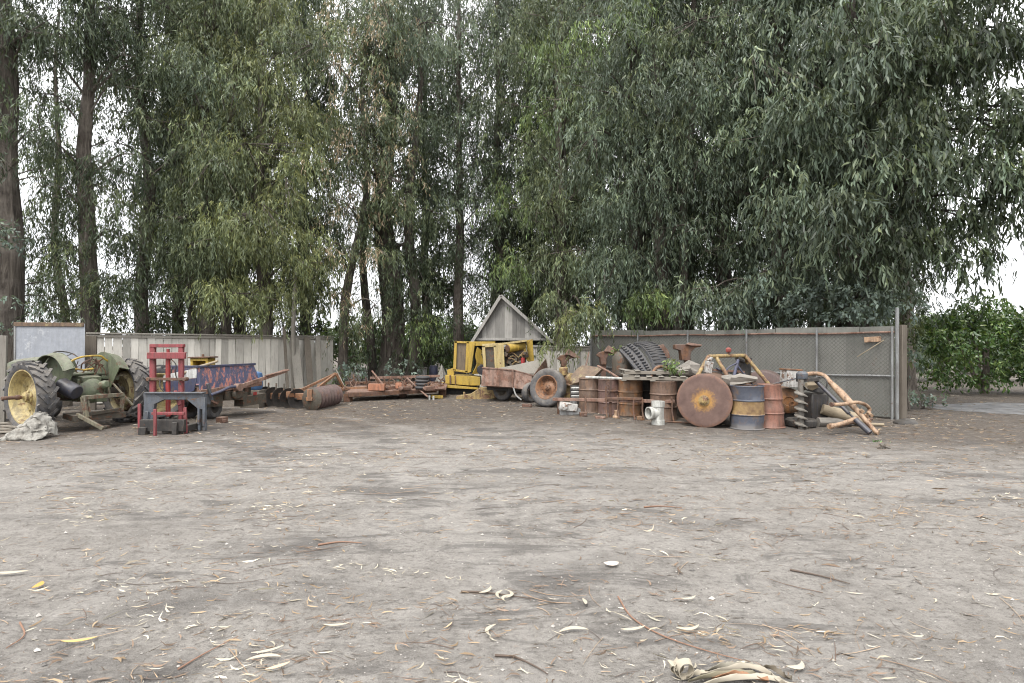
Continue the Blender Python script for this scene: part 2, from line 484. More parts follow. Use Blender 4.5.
def ground_mat():
    k = NT('trodden_yard_dirt')
    v = k.coords(rnd=False)
    sx = k.n('ShaderNodeSeparateXYZ')
    k.l(v, sx.inputs[0])
    X, Y = sx.outputs[0], sx.outputs[1]
    big = k.noise(v, 0.28, 5, 0.6, 0.5)
    mid = k.noise(v, 1.1, 6, 0.65, 0.4)
    vs = k.coords((0.45, 1.25, 1), rnd=False)
    pat = k.noise(vs, 0.85, 7, 0.66, 0.7)
    fine = k.noise(v, 26, 6, 0.75)
    grit = k.noise(v, 120, 3, 0.8)
    col = k.mix(k.ramp(mid, [(0.32, 0.0), (0.7, 1.0)]), (0.200, 0.183, 0.164), (0.272, 0.252, 0.228))
    col = k.mix(k.ramp(big, [(0.42, 0.0), (0.62, 0.6)]), col, (0.245, 0.228, 0.208))
    # damp-looking dark soil patches in streaks
    dk = k.math('MULTIPLY', k.ramp(k.math('ADD', pat, k.math('MULTIPLY', k.math('SUBTRACT', fine, 0.5), 0.16)), [(0.53, 0.0), (0.66, 1.0)]), 0.62)
    col = k.mix(dk, col, (0.068, 0.063, 0.061))
    # leaf mould along the fences: beyond a wandering line
    e1 = k.math('ADD', Y, k.math('MULTIPLY', k.math('MAXIMUM', X, 0.0), 0.42))
    e2 = k.math('ADD', e1, k.math('MULTIPLY', k.math('MAXIMUM', k.math('MULTIPLY', X, -1.0), 0.0), 0.30))
    e3 = k.math('ADD', e2, k.math('MULTIPLY', k.math('SUBTRACT', mid, 0.5), 5.0))
    mould = k.ramp(k.math('DIVIDE', k.math('SUBTRACT', e3, 8.6), 8.0), [(0.25, 0.0), (0.6, 0.92)])
    mcol = k.mix(k.noise(v, 9, 6, 0.75), (0.045, 0.036, 0.029), (0.13, 0.105, 0.085))
    col = k.mix(mould, col, mcol)
    # mottling, grains, crumbs and pale grit
    mot = k.noise(v, 5.5, 8, 0.78, 0.3)
    col = k.mix(k.math('MULTIPLY', k.ramp(mot, [(0.36, 1.0), (0.52, 0.0)]), 0.45), col, (0.085, 0.075, 0.067))
    col = k.mix(k.math('MULTIPLY', k.ramp(mot, [(0.54, 0.0), (0.66, 1.0)]), 0.5), col, (0.32, 0.30, 0.275))
    col = k.mix(k.math('MULTIPLY', k.ramp(fine, [(0.34, 1.0), (0.5, 0.0)]), 0.6), col, (0.052, 0.045, 0.04))
    col = k.mix(k.math('MULTIPLY', k.ramp(grit, [(0.56, 0.0), (0.68, 1.0)]), 0.7), col, (0.36, 0.335, 0.30))
    col = k.mix(k.math('MULTIPLY', k.ramp(grit, [(0.32, 1.0), (0.42, 0.0)]), 0.65), col, (0.04, 0.034, 0.03))
    # wheel ruts: pairs of arcs pressed into the yard, pale where the dust is packed
    rut = None
    for (cx, cy, rad) in ((-14.0, 1.0, 14.2), (-14.0, 1.0, 15.9), (9.0, -6.0, 13.6), (9.0, -6.0, 15.3), (0.0, 34.0, 26.0), (0.0, 34.0, 27.7)):
        dx = k.math('SUBTRACT', X, cx)
        dy = k.math('SUBTRACT', Y, cy)
        rr = k.math('SQRT', k.math('ADD', k.math('MULTIPLY', dx, dx), k.math('MULTIPLY', dy, dy)))
        rr = k.math('ADD', rr, k.math('MULTIPLY', k.math('SUBTRACT', mid, 0.5), 0.9))
        f = k.ramp(k.math('ABSOLUTE', k.math('SUBTRACT', rr, rad)), [(0.08, 1.0), (0.26, 0.0)])
        rut = f if rut is None else k.math('MAXIMUM', rut, f)
    rut = k.math('MULTIPLY', rut, k.ramp(big, [(0.42, 0.0), (0.6, 1.0)]))
    col = k.mix(k.math('MULTIPLY', rut, 0.38), col, (0.31, 0.29, 0.265))
    # worn crisp-edged dark stains
    st = k.noise(vs, 1.6, 9, 0.74, 1.1)
    col = k.mix(k.math('MULTIPLY', k.ramp(k.math('ADD', st, k.math('MULTIPLY', k.math('SUBTRACT', big, 0.5), 0.5)), [(0.525, 0.0), (0.60, 1.0)]), 0.62), col, (0.082, 0.075, 0.070))
    h = k.math('ADD', k.math('ADD', k.math('SUBTRACT', k.math('MULTIPLY', mid, 1.2), k.math('MULTIPLY', rut, 0.25)), k.math('MULTIPLY', mot, 0.9)), k.math('ADD', k.math('MULTIPLY', fine, 0.5), k.math('MULTIPLY', grit, 0.22)))
    k.bsdf(col, 0.93, 0, k.bump(h, 0.9, 0.05), 0.12)
    return k.m


M['hitch'] = paint('mossy_rusted_steel', (0.22, 0.21, 0.14), (0.30, 0.27, 0.19), 0.45, 7, r1=(0.16, 0.08, 0.05), r2=(0.28, 0.16, 0.10))
M['plate'] = disc_mat()
M['bands'] = drum_bands()
M['bark'] = bark_mat()
M['leaf'] = leaf_mat('eucalyptus_leaf')
M['avo'] = leaf_mat('glossy_orchard_leaf', 0.33, 0.25, 0.5)
M['litter'] = leaf_mat('dry_fallen_leaf', 0.7, 0.1, 0.2)
M['ground'] = ground_mat()

# ------------------------------------------------------------------ foliage
def leaves_object(name, P, D, L, Wd, tint, mat, parent=None, rng=None, six=True, sickle=0.12, broad=False, flatup=0.0):
    """one mesh of many leaves. P base points, D unit directions, L lengths, Wd widths, tint RGB per leaf."""
    n = len(P)
    rnd = rng.normal(size=(n, 3))
    if flatup:
        rnd[:, 2] *= (1 - flatup)
        rnd[:, 0] += 0
    S = np.cross(D, rnd)
    if flatup:
        # blades that face the sky: side vector kept level
        S2 = np.cross(D, np.array([0, 0, 1.0]) + rnd * 0.35)
        S = S * (1 - flatup) + S2 * flatup
    S /= np.linalg.norm(S, axis=1, keepdims=True) + 1e-9
    B = np.cross(D, S)
    L = L[:, None]
    Wd = Wd[:, None]
    sk = (rng.uniform(-1, 1, (n, 1)) * sickle) * L
    cb = (rng.uniform(-0.3, 1, (n, 1)) * 0.10) * L
    if six:
        a, b = (0.30, 0.66)
        wa, wb = (0.5, 0.40) if not broad else (0.46, 0.42)
        ca = P + D * L * a + B * cb * 0.7 + S * sk * 0.35
        cbp = P + D * L * b + B * cb * 0.6 + S * sk * 0.2
        V = np.stack([P, ca + S * Wd * wa, ca - S * Wd * wa, cbp + S * Wd * wb, cbp - S * Wd * wb, P + D * L - S * sk - B * cb * 0.5], 1)
        tri = np.array([0, 2, 1, 1, 2, 4, 3, 3, 4, 5])
        tot = np.array([3, 4, 3])
        k = 6
    else:
        ca = P + D * L * 0.42 + B * cb + S * sk * 0.5
        V = np.stack([P, ca + S * Wd * 0.5, P + D * L - S * sk, ca - S * Wd * 0.5], 1)
        tri = np.array([0, 3, 2, 1])
        tot = np.array([4])
        k = 4
    V = V.reshape(-1, 3).astype(np.float32)
    nl = len(tri)
    loops = (np.arange(n)[:, None] * k + tri[None]).ravel().astype(np.int32)
    tots = np.tile(tot, n).astype(np.int32)
    starts = np.concatenate([[0], np.cumsum(tots)[:-1]]).astype(np.int32)
    me = bpy.data.meshes.new(name)
    me.vertices.add(len(V))
    me.vertices.foreach_set('co', V.ravel())
    me.loops.add(len(loops))
    me.loops.foreach_set('vertex_index', loops)
    me.polygons.add(len(tots))
    me.polygons.foreach_set('loop_start', starts)
    me.polygons.foreach_set('loop_total', tots)
    at = me.attributes.new('tint', 'FLOAT_COLOR', 'POINT')
    C = np.ones((n, k, 4), np.float32)
    C[:, :, :3] = tint[:, None, :]
    at.data.foreach_set('color', C.ravel())
    me.update(calc_edges=True)
    me.materials.append(mat)
    o = bpy.data.objects.new(name, me)
    COL.objects.link(o)
    if parent is not None:
        o.parent = parent
    return o


DENS = 1.55
PAL = {
    'grey': ((0.088, 0.112, 0.066), (0.158, 0.172, 0.074)),
    'olive': ((0.112, 0.134, 0.066), (0.215, 0.218, 0.078)),
    'dark': ((0.048, 0.066, 0.040), (0.094, 0.110, 0.052)),
    'bright': ((0.092, 0.135, 0.054), (0.19, 0.225, 0.07)),
    'blue': ((0.105, 0.138, 0.118), (0.155, 0.188, 0.142)),
    'steel': ((0.080, 0.106, 0.076), (0.138, 0.158, 0.082)),
    'dead': ((0.30, 0.225, 0.145), (0.42, 0.34, 0.24)),
    'avo': ((0.040, 0.078, 0.024), (0.115, 0.150, 0.044)),
    'weed': ((0.13, 0.22, 0.11), (0.19, 0.30, 0.15)),
}


def sprays(rng, C, rc, per, nl, pal, length, width, droop=1.0, base=None):
    """leaves of drooping twigs hung from clumps. C (k,3) centres, rc (k,) radii."""
    k = len(C)
    ns = np.maximum(3, (per * (rc / 0.7) ** 2 * rng.uniform(0.45, 1.6, k)).astype(int))
    ci = np.repeat(np.arange(k), ns)
    m = len(ci)
    dirs = rng.normal(size=(m, 3))
    dirs /= np.linalg.norm(dirs, axis=1, keepdims=True)
    dirs[:, 2] = dirs[:, 2] * 0.8 + 0.25
    rad = rc[ci] * rng.uniform(0.35, 1.0, m) ** 0.6
    st = C[ci] + dirs * rad[:, None] * 0.75
    out = dirs * np.array([1, 1, 0.35])
    out /= np.linalg.norm(out, axis=1, keepdims=True) + 1e-9
    sl = rc[ci] * rng.uniform(0.8, 1.7, m)
    t = (np.arange(nl)[None] + rng.uniform(0, 1, (m, nl))) / nl
    T = t[..., None]
    pos = st[:, None] + out[:, None] * sl[:, None, None] * (0.75 * T - 0.30 * T * T)
    pos[..., 2] += -(droop * 0.85 * t ** 1.7) * sl[:, None] + 0.08 * sl[:, None] * t
    tan = out[:, None] * (0.75 - 0.6 * T)
    tan[..., 2] -= droop * 1.5 * t ** 0.7
    D = tan * 0.55 + rng.normal(size=(m, nl, 3)) * 0.42
    D[..., 2] -= 0.75 * droop
    D /= np.linalg.norm(D, axis=2, keepdims=True)
    P = pos.reshape(-1, 3) + rng.normal(size=(m * nl, 3)) * 0.03
    D = D.reshape(-1, 3)
    n = m * nl
    a, b = np.array(pal[0]), np.array(pal[1])
    # new growth at the tips and tops of a clump is yellower
    up = np.clip((P[:, 2] - np.repeat(C[ci, 2], nl)) / np.repeat(rc[ci], nl) * 0.5 + 0.25, 0, 1)
    f = np.clip(up * 0.8 + rng.normal(size=n) * 0.28, 0, 1)[:, None]
    clump = np.repeat(np.exp(rng.normal(size=k) * 0.26)[ci], nl)[:, None]
    tint = (a * (1 - f) + b * f) * clump * np.exp(rng.normal(size=(n, 1)) * 0.2)
    L = length * rng.uniform(0.45, 1.25, n)
    Wd = width * rng.uniform(0.7, 1.2, n)
    return P, D, L, Wd, tint


def cat(parts):
    return [np.concatenate(x) for x in zip(*parts)]


def tree(label, px, d, r0, H, zlo, R, nlimb, pal='grey', leaf=(0.22, 0.034), per=12, nl=14, seed=1, lean=(0, 0), extra=(), stems=(),
         dead=0, low=0, six=False, name='eucalyptus_tree', rcs=(0.5, 0.95), nc=4, trunk_tint=1.0, low_r=0.9, azbias=None, tag_group='eucalyptus trees behind the fences'):
    rng = np.random.default_rng(seed)
    base = G(px, d)
    per, nc, nlimb = int(per * DENS), nc + 1, int(nlimb * 1.2)
    root = thing(name, base, label, 'tree', group=tag_group)
    mb = MB()
    mb.tint = trunk_tint

    def axis(z, lx, ly, sd):
        t = z / H
        return Vector((base.x + lx * t * H / 10 + 0.45 * mnoise.noise(Vector((z * 0.2, sd, 0))), base.y + ly * t * H / 10 + 0.22 * mnoise.noise(Vector((z * 0.28, sd, 9))), z))
    zs = [-0.3, 0.0, 0.25, 0.7] + list(np.linspace(1.4, H, 16))
    mb.tube([axis(z, lean[0], lean[1], seed) for z in zs], [r0 * (1.35 if z < 0.1 else 1.15 if z < 0.4 else 1.0) * (1 - 0.78 * max(z, 0) / H) for z in zs], 16, wob=0.22, seed=seed)
    for k, (sx, sy, lx, ly, rr, hh) in enumerate(stems):
        z2 = np.linspace(-0.2, hh, 12)
        mb.tube([axis(z, lx, ly, seed + 3.3 * k) + Vector((sx, sy, 0)) for z in z2], [rr * (1 - 0.7 * max(z, 0) / hh) for z in z2], 12, wob=0.2, seed=k)
    C, RC = [], []
    az = rng.uniform(0, 6.28)
    for i in range(nlimb):
        u = (i + rng.uniform(0, 0.9)) / nlimb
        z = zlo + (H - 0.6 - zlo) * u
        az += 2.4 + rng.normal() * 0.35
        a = az if azbias is None or rng.uniform() > azbias[1] else azbias[0] + rng.normal() * 0.6
        ln = R * (0.55 + 0.5 * math.sin(math.pi * min(1, u * 0.95 + 0.08))) * rng.uniform(0.65, 1.1)
        e0 = R_(rng.uniform(35, 65))
        p = axis(z, lean[0], lean[1], seed)
        pts = [p.copy()]
        ns = 6
        for s in range(ns):
            e = e0 - (e0 + R_(15)) * (s / ns) ** 1.2
            h = Vector((math.cos(a), math.sin(a), 0))
            p = p + (h * math.cos(e) + Vector((0, 0, math.sin(e)))) * ln / ns + Vector(rng.normal(size=3) * 0.06)
            pts.append(p.copy())
            a += rng.normal() * 0.12
        rl = max(0.03, r0 * 0.24 * (1 - 0.6 * u))
        mb.tube(pts, [rl * (1 - 0.82 * s / ns) for s in range(ns + 1)], 6)
        for q in range(nc):
            t = 0.3 + 0.7 * (q + rng.uniform(0.2, 1)) / nc
            j = min(int(t * ns), ns - 1)
            c = pts[j].lerp(pts[j + 1], min(1.0, t * ns - j)) + Vector(rng.normal(size=3) * np.array([0.45, 0.45, 0.25]))
            C.append(c)
            RC.append(rng.uniform(*rcs))
            if q < nc - 1 and rng.uniform() < 0.7:
                jj = max(j - 1, 0)
                mb.tube([pts[jj], pts[jj].lerp(c, 0.5) + Vector((0, 0, 0.1)), c], [rl * 0.4, rl * 0.25, 0.008], 4)
                for _ in range(2):
                    e = c + Vector(rng.normal(size=3) * 0.45)
                    mb.tube([c, c.lerp(e, 0.5) + Vector((0, 0, 0.08)), e], [0.009, 0.007, 0.004], 3, cap=False)
    for i in range(low):
        z = rng.uniform(0.8, zlo + 0.5)
        a = rng.uniform(0, 6.28)
        p = axis(z, lean[0], lean[1], seed)
        c = p + Vector((math.cos(a), math.sin(a), 0.25)) * rng.uniform(0.5, 1.0) * low_r
        mb.tube([p, p.lerp(c, 0.6) + Vector((0, 0, 0.1)), c], [0.025, 0.018, 0.006], 4)
        C.append(c)
        RC.append(rng.uniform(0.3, 0.62))
    groups = []
    Cn = np.array([tuple(c) for c in C])
    groups.append(sprays(rng, Cn, np.array(RC), per, nl, PAL[pal], *leaf))
    for (ex, ey, ed, er, ep, n) in extra:
        cc = []
        for q in range(n):
            o = rng.normal(size=3) * er * np.array([0.55, 0.5, 0.42])
            cc.append(np.array(W(ex, ey, ed)) + o)
        c0 = Vector(cc[0])
        ztop = min(max(c0.z + 0.7, 1.5), H * 0.92)
        p0 = axis(ztop * 0.85, lean[0], lean[1], seed)
        mid = p0.lerp(c0, 0.55) + Vector((0, 0, 0.25 + 0.12 * (c0 - p0).length))
        cv = smooth_curve([p0, mid, c0], 8)
        rb = 0.02 + 0.011 * (c0 - p0).length
        mb.tube(cv, [rb * (1 - 0.85 * s / (len(cv) - 1)) for s in range(len(cv))], 6)
        for q in cc[1:]:
            mb.tube([cv[-3], Vector(q)], [rb * 0.4, 0.006], 4)
        if ep == 'blue':      # young shoots: short broad leaves held every way
            groups.append(sprays(rng, np.array(cc), rng.uniform(0.3, 0.55, n), per * 2, nl, PAL[ep], 0.13, 0.05, 0.4))
        else:
            groups.append(sprays(rng, np.array(cc), rng.uniform(0.4, 0.7, n), per, nl, PAL[ep], *leaf))
    P, D, L, Wd, T = cat(groups)
    if dead:
        m = rng.uniform(size=len(P)) < dead
        # dead bunches keep together: decided by a slow noise of place
        nz = np.sin(P[:, 0] * 3.1 + seed) * np.sin(P[:, 2] * 2.3) * np.sin(P[:, 1] * 2.7)
        m &= nz > 0.12
        dc = np.array(PAL['dead'][0]) + (np.array(PAL['dead'][1]) - np.array(PAL['dead'][0])) * rng.uniform(size=(m.sum(), 1))
        T[m] = dc
    link('trunk', mb, M['bark'], root, bevel=0)
    b = np.array(tuple(base))
    leaves_object('crown', P - b, D, L, Wd, T, M['leaf'], root, rng, six=six, sickle=0.2)
    return root


def bush(label, px, d, w, h, pal, leaf, nclump, per, seed, z0=0.0, name='bush', mat='leaf', droop=0.5, broad=False, catg='bush', group=None, stemn=5, nl=9, trunk=0.0, rc=(0.25, 0.45), flat=0.0, dy=0.8, phmin=-0.25):
    rng = np.random.default_rng(seed)
    base = G(px, d)
    root = thing(name, base, label, catg, group=group)
    cc, mb = [], MB()
    for i in range(nclump):
        th = rng.uniform(0, 6.28)
        ph = rng.uniform(phmin, 1.0)
        cz = z0 + (h - z0) * (0.5 + 0.45 * ph)
        w_ = w * (1 if rng.uniform() > 0.15 else 1.25)
        cz += rng.normal() * 0.07 * h * (1 if broad else 0.5)
        rr = w_ / 2 * math.sqrt(max(0.05, 1 - max(ph, 0) ** 2)) * rng.uniform(0.35, 1.0)
        cc.append(np.array([base.x + math.cos(th) * rr, base.y + math.sin(th) * rr * dy, cz]))
    for i in range(max(stemn, 1)):
        c = Vector(cc[i % len(cc)])
        r = max(trunk * 0.5, 0.012)
        mb.tube([base + Vector(rng.normal(size=3) * 0.05 * np.array([1, 1, 0])), base.lerp(c, 0.5) + Vector((0, 0, h * 0.12)), c], [r, r * 0.7, 0.008], 5)
    if trunk:
        mb.tube([base - Vector((0, 0, 0.1)), base + Vector((0.03, 0, h * 0.3)), base + Vector((-0.02, 0, h * 0.6))], [trunk, trunk * 0.8, trunk * 0.4], 10, wob=0.2)
    P, D, L, Wd, T = sprays(rng, np.array(cc), rng.uniform(rc[0], rc[1], nclump), per, nl, PAL[pal], leaf[0], leaf[1], droop)
    ok = P[:, 2] > 0.12
    P, D, L, Wd, T = P[ok], D[ok], L[ok], Wd[ok], T[ok]
    link('trunk' if trunk else 'stem', mb, M['bark'], root, bevel=0)
    leaves_object('crown' if trunk else 'foliage', P - np.array(tuple(base)), D, L, Wd, T, M[mat], root, rng, six=True, broad=broad, flatup=flat)
    return root


# ------------------------------------------------------------------ the setting
def build_setting():
    g = MB()
    S = 600.0
    g.add([(-S, -S, 0), (S, -S, 0), (S, S, 0), (-S, S, 0)], [(0, 1, 2, 3)])
    o = link('ground', g, M['ground'], bevel=0, smooth=0)
    tag(o, 'bare trodden grey dirt yard with dark patches', 'ground', kind='structure')

    # a wet, smoother track beyond the gate, a sheet just over the ground
    k = NT('wet_track_mud')
    v = k.coords(rnd=False)
    n = k.ramp(k.noise(v, 2.2, 8, 0.72), [(0.36, 0.0), (0.62, 1.0)])
    k.bsdf(k.mix(n, (0.075, 0.072, 0.07), (0.20, 0.195, 0.19)), 0.8, 0, k.bump(k.noise(v, 14, 5, 0.7), 0.8, 0.03), 0.2)
    t = MB()
    pts = [(925, 407), (960, 404), (1010, 403), (1100, 405), (1180, 412), (1100, 419), (1030, 417), (985, 413), (950, 410)]
    ps = [Vector(((x - 512) / FOC * (969 / (y - 345)), 969 / (y - 345), 0.004)) for x, y in pts]
    ps = smooth_curve(ps + [ps[0]], 54)[:-1]
    ps = [p + Vector((mnoise.noise(p * 2.1) * 0.5, mnoise.noise(p * 1.7 + Vector((9, 0, 0))) * 0.6, 0)) for p in ps]
    t.add(ps, [tuple(range(len(ps)))])
    o = link('path', t, k.m, bevel=0, smooth=0)
    tag(o, 'pale damp wheel track leading past the gate post to the orchard', 'path', kind='structure')


def board_fence(name, label, A, B, h, mat, root_parts, gap=0.012, wmin=0.17, wmax=0.26, seed=2, lo=0.04, jag=0.035, missing=()):
    rnd = random.Random(seed)
    A, B = Vector(A), Vector(B)
    u = (B - A).normalized()
    nrm = Vector((u.y, -u.x, 0))
    if nrm.dot(-A) < 0:
        nrm = -nrm
    ln = (B - A).length
    root = thing(name, A, label, 'fence')
    mb = MB()
    s = 0.0
    while s < ln - 0.05:
        w = min(rnd.uniform(wmin, wmax), ln - s)
        mb.tint = rnd.uniform(0.72, 1.1)
        top = h + rnd.uniform(-jag, jag * 0.4)
        mb.tint = mb.tint * (0.72 if rnd.random() < 0.12 else 1.0)
        p = A + u * (s + w / 2)
        ang = math.degrees(math.atan2(u.y, u.x))
        mb.box(p + Vector((0, 0, (top + lo) / 2)) + nrm * rnd.uniform(-0.008, 0.008), (w - gap, 0.022, top - lo), (rnd.uniform(-1.2, 1.2), rnd.uniform(-0.7, 0.7), ang))
        s += w
    link('board_panel', mb, mat, root, bevel=0.003)
    mb = MB()
    mb.beam(A - nrm * 0.05 + Vector((0, 0, h * 0.25)), B - nrm * 0.05 + Vector((0, 0, h * 0.25)), 0.04, 0.09)
    mb.beam(A - nrm * 0.05 + Vector((0, 0, h * 0.8)), B - nrm * 0.05 + Vector((0, 0, h * 0.8)), 0.04, 0.09)
    link('back_rail', mb, M['wood_dark'], root)
    if 'cap' in root_parts:
        mb = MB()
        mb.beam(A + Vector((0, 0, h + 0.03)), B + Vector((0, 0, h + 0.02)), 0.14, 0.045)
        mb.beam(A + nrm * 0.035 + Vector((0, 0, h - 0.05)), B + nrm * 0.035 + Vector((0, 0, h - 0.055)), 0.025, 0.08)
        link('top_rail', mb, M['wood'], root)
    n = max(2, int(ln / 2.4) + 1)
    for i in range(n):
        p = A + (B - A) * (i / (n - 1)) - nrm * 0.12
        pm = MB()
        pm.box(p + Vector((0, 0, h / 2)), (0.1, 0.1, h), (0, 0, math.degrees(math.atan2(u.y, u.x))))
        link('post', pm, M['wood_dark'], root)
    return root


def build_fences():
    A, B = Vector((-11.95, 16.0, 0)), Vector((-6.75, 21.5, 0))
    board_fence('board_fence', 'long whitewashed board fence behind the tractor and the blue hopper', A, B, 2.0, M['wood_pale'], ('cap',), seed=4)
    # weathered run further left behind the tractor
    board_fence('board_fence', 'dark weathered end of fence left of the grey metal panel', (-15.5, 13.2, 0), (-12.2, 15.75, 0), 1.75, M['wood_dark'], (), seed=8)
    # short whitewashed run between shed and gate
    board_fence('board_fence', 'short whitewashed board fence between the shed and the chain link', (1.3, 21.4, 0), (2.75, 19.0, 0), 1.62, M['wood_pale'], ('cap',), seed=11)

    # the screen: chain link over boards
    A, B = Vector((2.55, 18.55, 0)), Vector((8.72, 13.0, 0))
    u = (B - A).normalized()
    nrm = Vector((u.y, -u.x, 0))
    nrm = nrm if nrm.dot(-A) > 0 else -nrm
    ln = (B - A).length
    ang = math.degrees(math.atan2(u.y, u.x))
    root = thing('chain_link_fence', A, 'chain link fence backed with flat grey boards along the right of the yard', 'fence')
    rnd = random.Random(5)
    mb = MB()
    s = 0.0
    while s < ln - 0.02:
        w = min(1.22, ln - s)
        mb.tint = rnd.uniform(0.88, 1.06)
        mb.box(A + u * (s + w / 2) - nrm * 0.05 + Vector((0, 0, 1.02)), (w - 0.006, 0.02, 1.96), (0, 0, ang))
        s += w
    mb.tint = 0.8
    s = 0.0
    while s < ln - 0.02:
        w = min(1.9, ln - s)
        mb.tint = rnd.uniform(0.7, 1.0)
        mb.box(A + u * (s + w / 2) - nrm * 0.075 + Vector((0, 0, 2.06 + rnd.uniform(-0.02, 0.02))), (w - 0.012, 0.022, 0.16 + rnd.uniform(-0.04, 0.05)), (0, rnd.uniform(-0.9, 0.9), ang))
        s += w
    link('board_backing', mb, M['backing'], root, bevel=0.003)
    # pipes
    for z, m in ((1.985, 'rust_pink'), (0.98, 'wire')):
        mb = MB()
        k = 16
        mb.tube([A + u * (ln * i / k) + Vector((0, 0, z + 0.012 * math.sin(i * 1.3))) for i in range(k + 1)], 0.024, 8)
        link('rail', mb, M[m], root, bevel=0)
    for s in (0.05, 1.75, 3.35, 5.0, 6.7, ln - 0.04):
        mb = MB()
        mb.tube([A + u * s + nrm * 0.035, A + u * s + nrm * 0.035 + Vector((0, 0, 2.12))], 0.026, 8)
        link('pipe_post', mb, M['wire'], root, bevel=0)
    mb = MB()
    pitch, z0, z1 = 0.092, 0.06, 1.97
    hh = z1 - z0
    i = -int(hh / pitch) - 1
    while i * pitch < ln:
        for sg in (1, -1):
            a0, a1 = (i * pitch, i * pitch + hh) if sg > 0 else (i * pitch + hh, i * pitch)
            za, zb = z0, z1
            # clip to the panel
            def cl(sx):
                return min(max(sx, 0.0), ln)
            t0 = (cl(a0) - a0) / (a1 - a0)
            t1 = (cl(a1) - a0) / (a1 - a0)
            if abs(cl(a1) - cl(a0)) > 0.02:
                mb.tube([A + u * cl(a0) + nrm * 0.012 + Vector((0, 0, za + hh * t0)), A + u * cl(a1) + nrm * (0.012 + 0.004 * sg) + Vector((0, 0, za + hh * t1))], 0.0052, 4, cap=False)
        i += 1
    link('chain_link_mesh', mb, M['mesh_wire'], root, bevel=0)
    # torn rusty tag wired to the mesh at the right
    mb = MB()
    p = A + u * (ln - 0.42) + nrm * 0.05
    mb.box(p + Vector((0, 0, 1.83)), (0.34, 0.012, 0.13), (0, -4, ang))
    mb.warp(0.01, 5)
    single('metal_tag', mb, M['peach'], p, 'small faded orange metal strip wired to the chain link near the end post', 'tag')
    # a pole leaning behind the mesh is in front: thin stick
    mb = MB()
    mb.tube([W(857, 357, 13.35), W(884, 340, 13.1)], [0.012, 0.01], 6)
    single('stick', mb, M['log'], W(857, 357, 13.35), 'thin pale stick caught slantwise in the chain link below the orange strip', 'stick')

    # gate posts at the right end
    q = B + Vector((0.05, -0.02, 0))
    mb = MB()
    mb.tube([q + Vector((0, 0, -0.1)), q + Vector((0.0, 0, 2.55))], 0.038, 10)
    single('pipe_post', mb, M['wire'], q, 'tall galvanised pipe standing against the wooden end post of the chain link', 'post')
    q = B + Vector((0.19, 0.04, 0))
    mb = MB()
    mb.box(q + Vector((0, 0, 1.08)), (0.16, 0.15, 2.16), (0, 0.6, 20))
    mb.warp(0.012, 3)
    single('wooden_post', mb, M['wood_dark'], q, 'thick grey wooden post ending the chain link fence', 'post')

    # old post at the frame's left edge
    q = G(0, 11.9)
    mb = MB()
    mb.box(q + Vector((0, 0, 0.95)), (0.2, 0.14, 1.9), (0, 1, 30))
    mb.warp(0.02, 2)
    single('wooden_post', mb, M['wood'], q, 'squat weathered wooden post left of the green tractor', 'post')
    rnd = random.Random(3)
    for i in range(4):
        q = G(-4 + i * 5, 10.9 + i * 0.1) + Vector((0, 0, 0.035 + 0.045 * i))
        mb = MB()
        mb.box(q, (1.25 - i * 0.2, 0.12, 0.035), (0, rnd.uniform(-1, 1), rnd.uniform(-25, 25)))
        single('loose_plank', mb, M['wood_x'], q, ['bottom grey plank lying by the yellow tractor wheel', 'second plank up in the small pile by the yellow wheel', 'third plank up in the small pile by the yellow wheel', 'short top plank of the pile by the yellow wheel'][i], 'plank', 'planks piled left of the tractor wheel')

    # grey sheet panel on two posts
    d = 14.2
    L, Rr = G(14, d), G(85, d + 0.25)
    root = thing('metal_screen', (L + Rr) / 2, 'smeared grey sheet metal panel standing upright behind the tractor', 'panel')
    uu = (Rr - L).normalized()
    an = math.degrees(math.atan2(uu.y, uu.x))
    mid = (L + Rr) / 2
    w = (Rr - L).length
    mb = MB()
    mb.box(mid + Vector((0, 0, 1.62)), (w, 0.015, 1.24), (0, 0, an))
    link('sheet', mb, M['panel'], root)
    mb = MB()
    mb.box(mid + Vector((0, -0.012, 2.215)), (w - 0.02, 0.05, 0.10), (0, 0.2, an))
    link('top_batten', mb, M['slab'], root)
    mb = MB()
    mb.box(L + Vector((0.03, -0.01, 1.62)), (0.04, 0.03, 1.23), (0, 0, an))
    link('edge_strip', mb, M['silver'], root)
    for p in (L + uu * 0.1, Rr - uu * 0.1):
        mb = MB()
        mb.box(p + Vector((0, 0.06, 1.05)), (0.09, 0.09, 2.1), (0, 0, an))
        link('post', mb, M['wood_dark'], root)
    # dark upright timber beside the panel
    q = G(91, 14.9)
    mb = MB()
    mb.box(q + Vector((0, 0, 0.97)), (0.24, 0.1, 1.94), (0, 0.5, 20))
    single('wooden_post', mb, M['wood_dark'], q, 'dark square timber standing between the grey panel and the white boards', 'post')

    # tall pole and boards leaning on the fence end
    q = G(292, 20.0)
    mb = MB()
    mb.tube([q + Vector((0.05, 0, 0)), q + Vector((0.0, 0.1, 2.3)), q + Vector((0.05, 0.2, 4.45))], [0.085, 0.075, 0.06], 9, wob=0.1)
    single('wooden_pole', mb, M['wood'], q, 'tall bare grey pole rising above the right end of the white fence', 'pole')
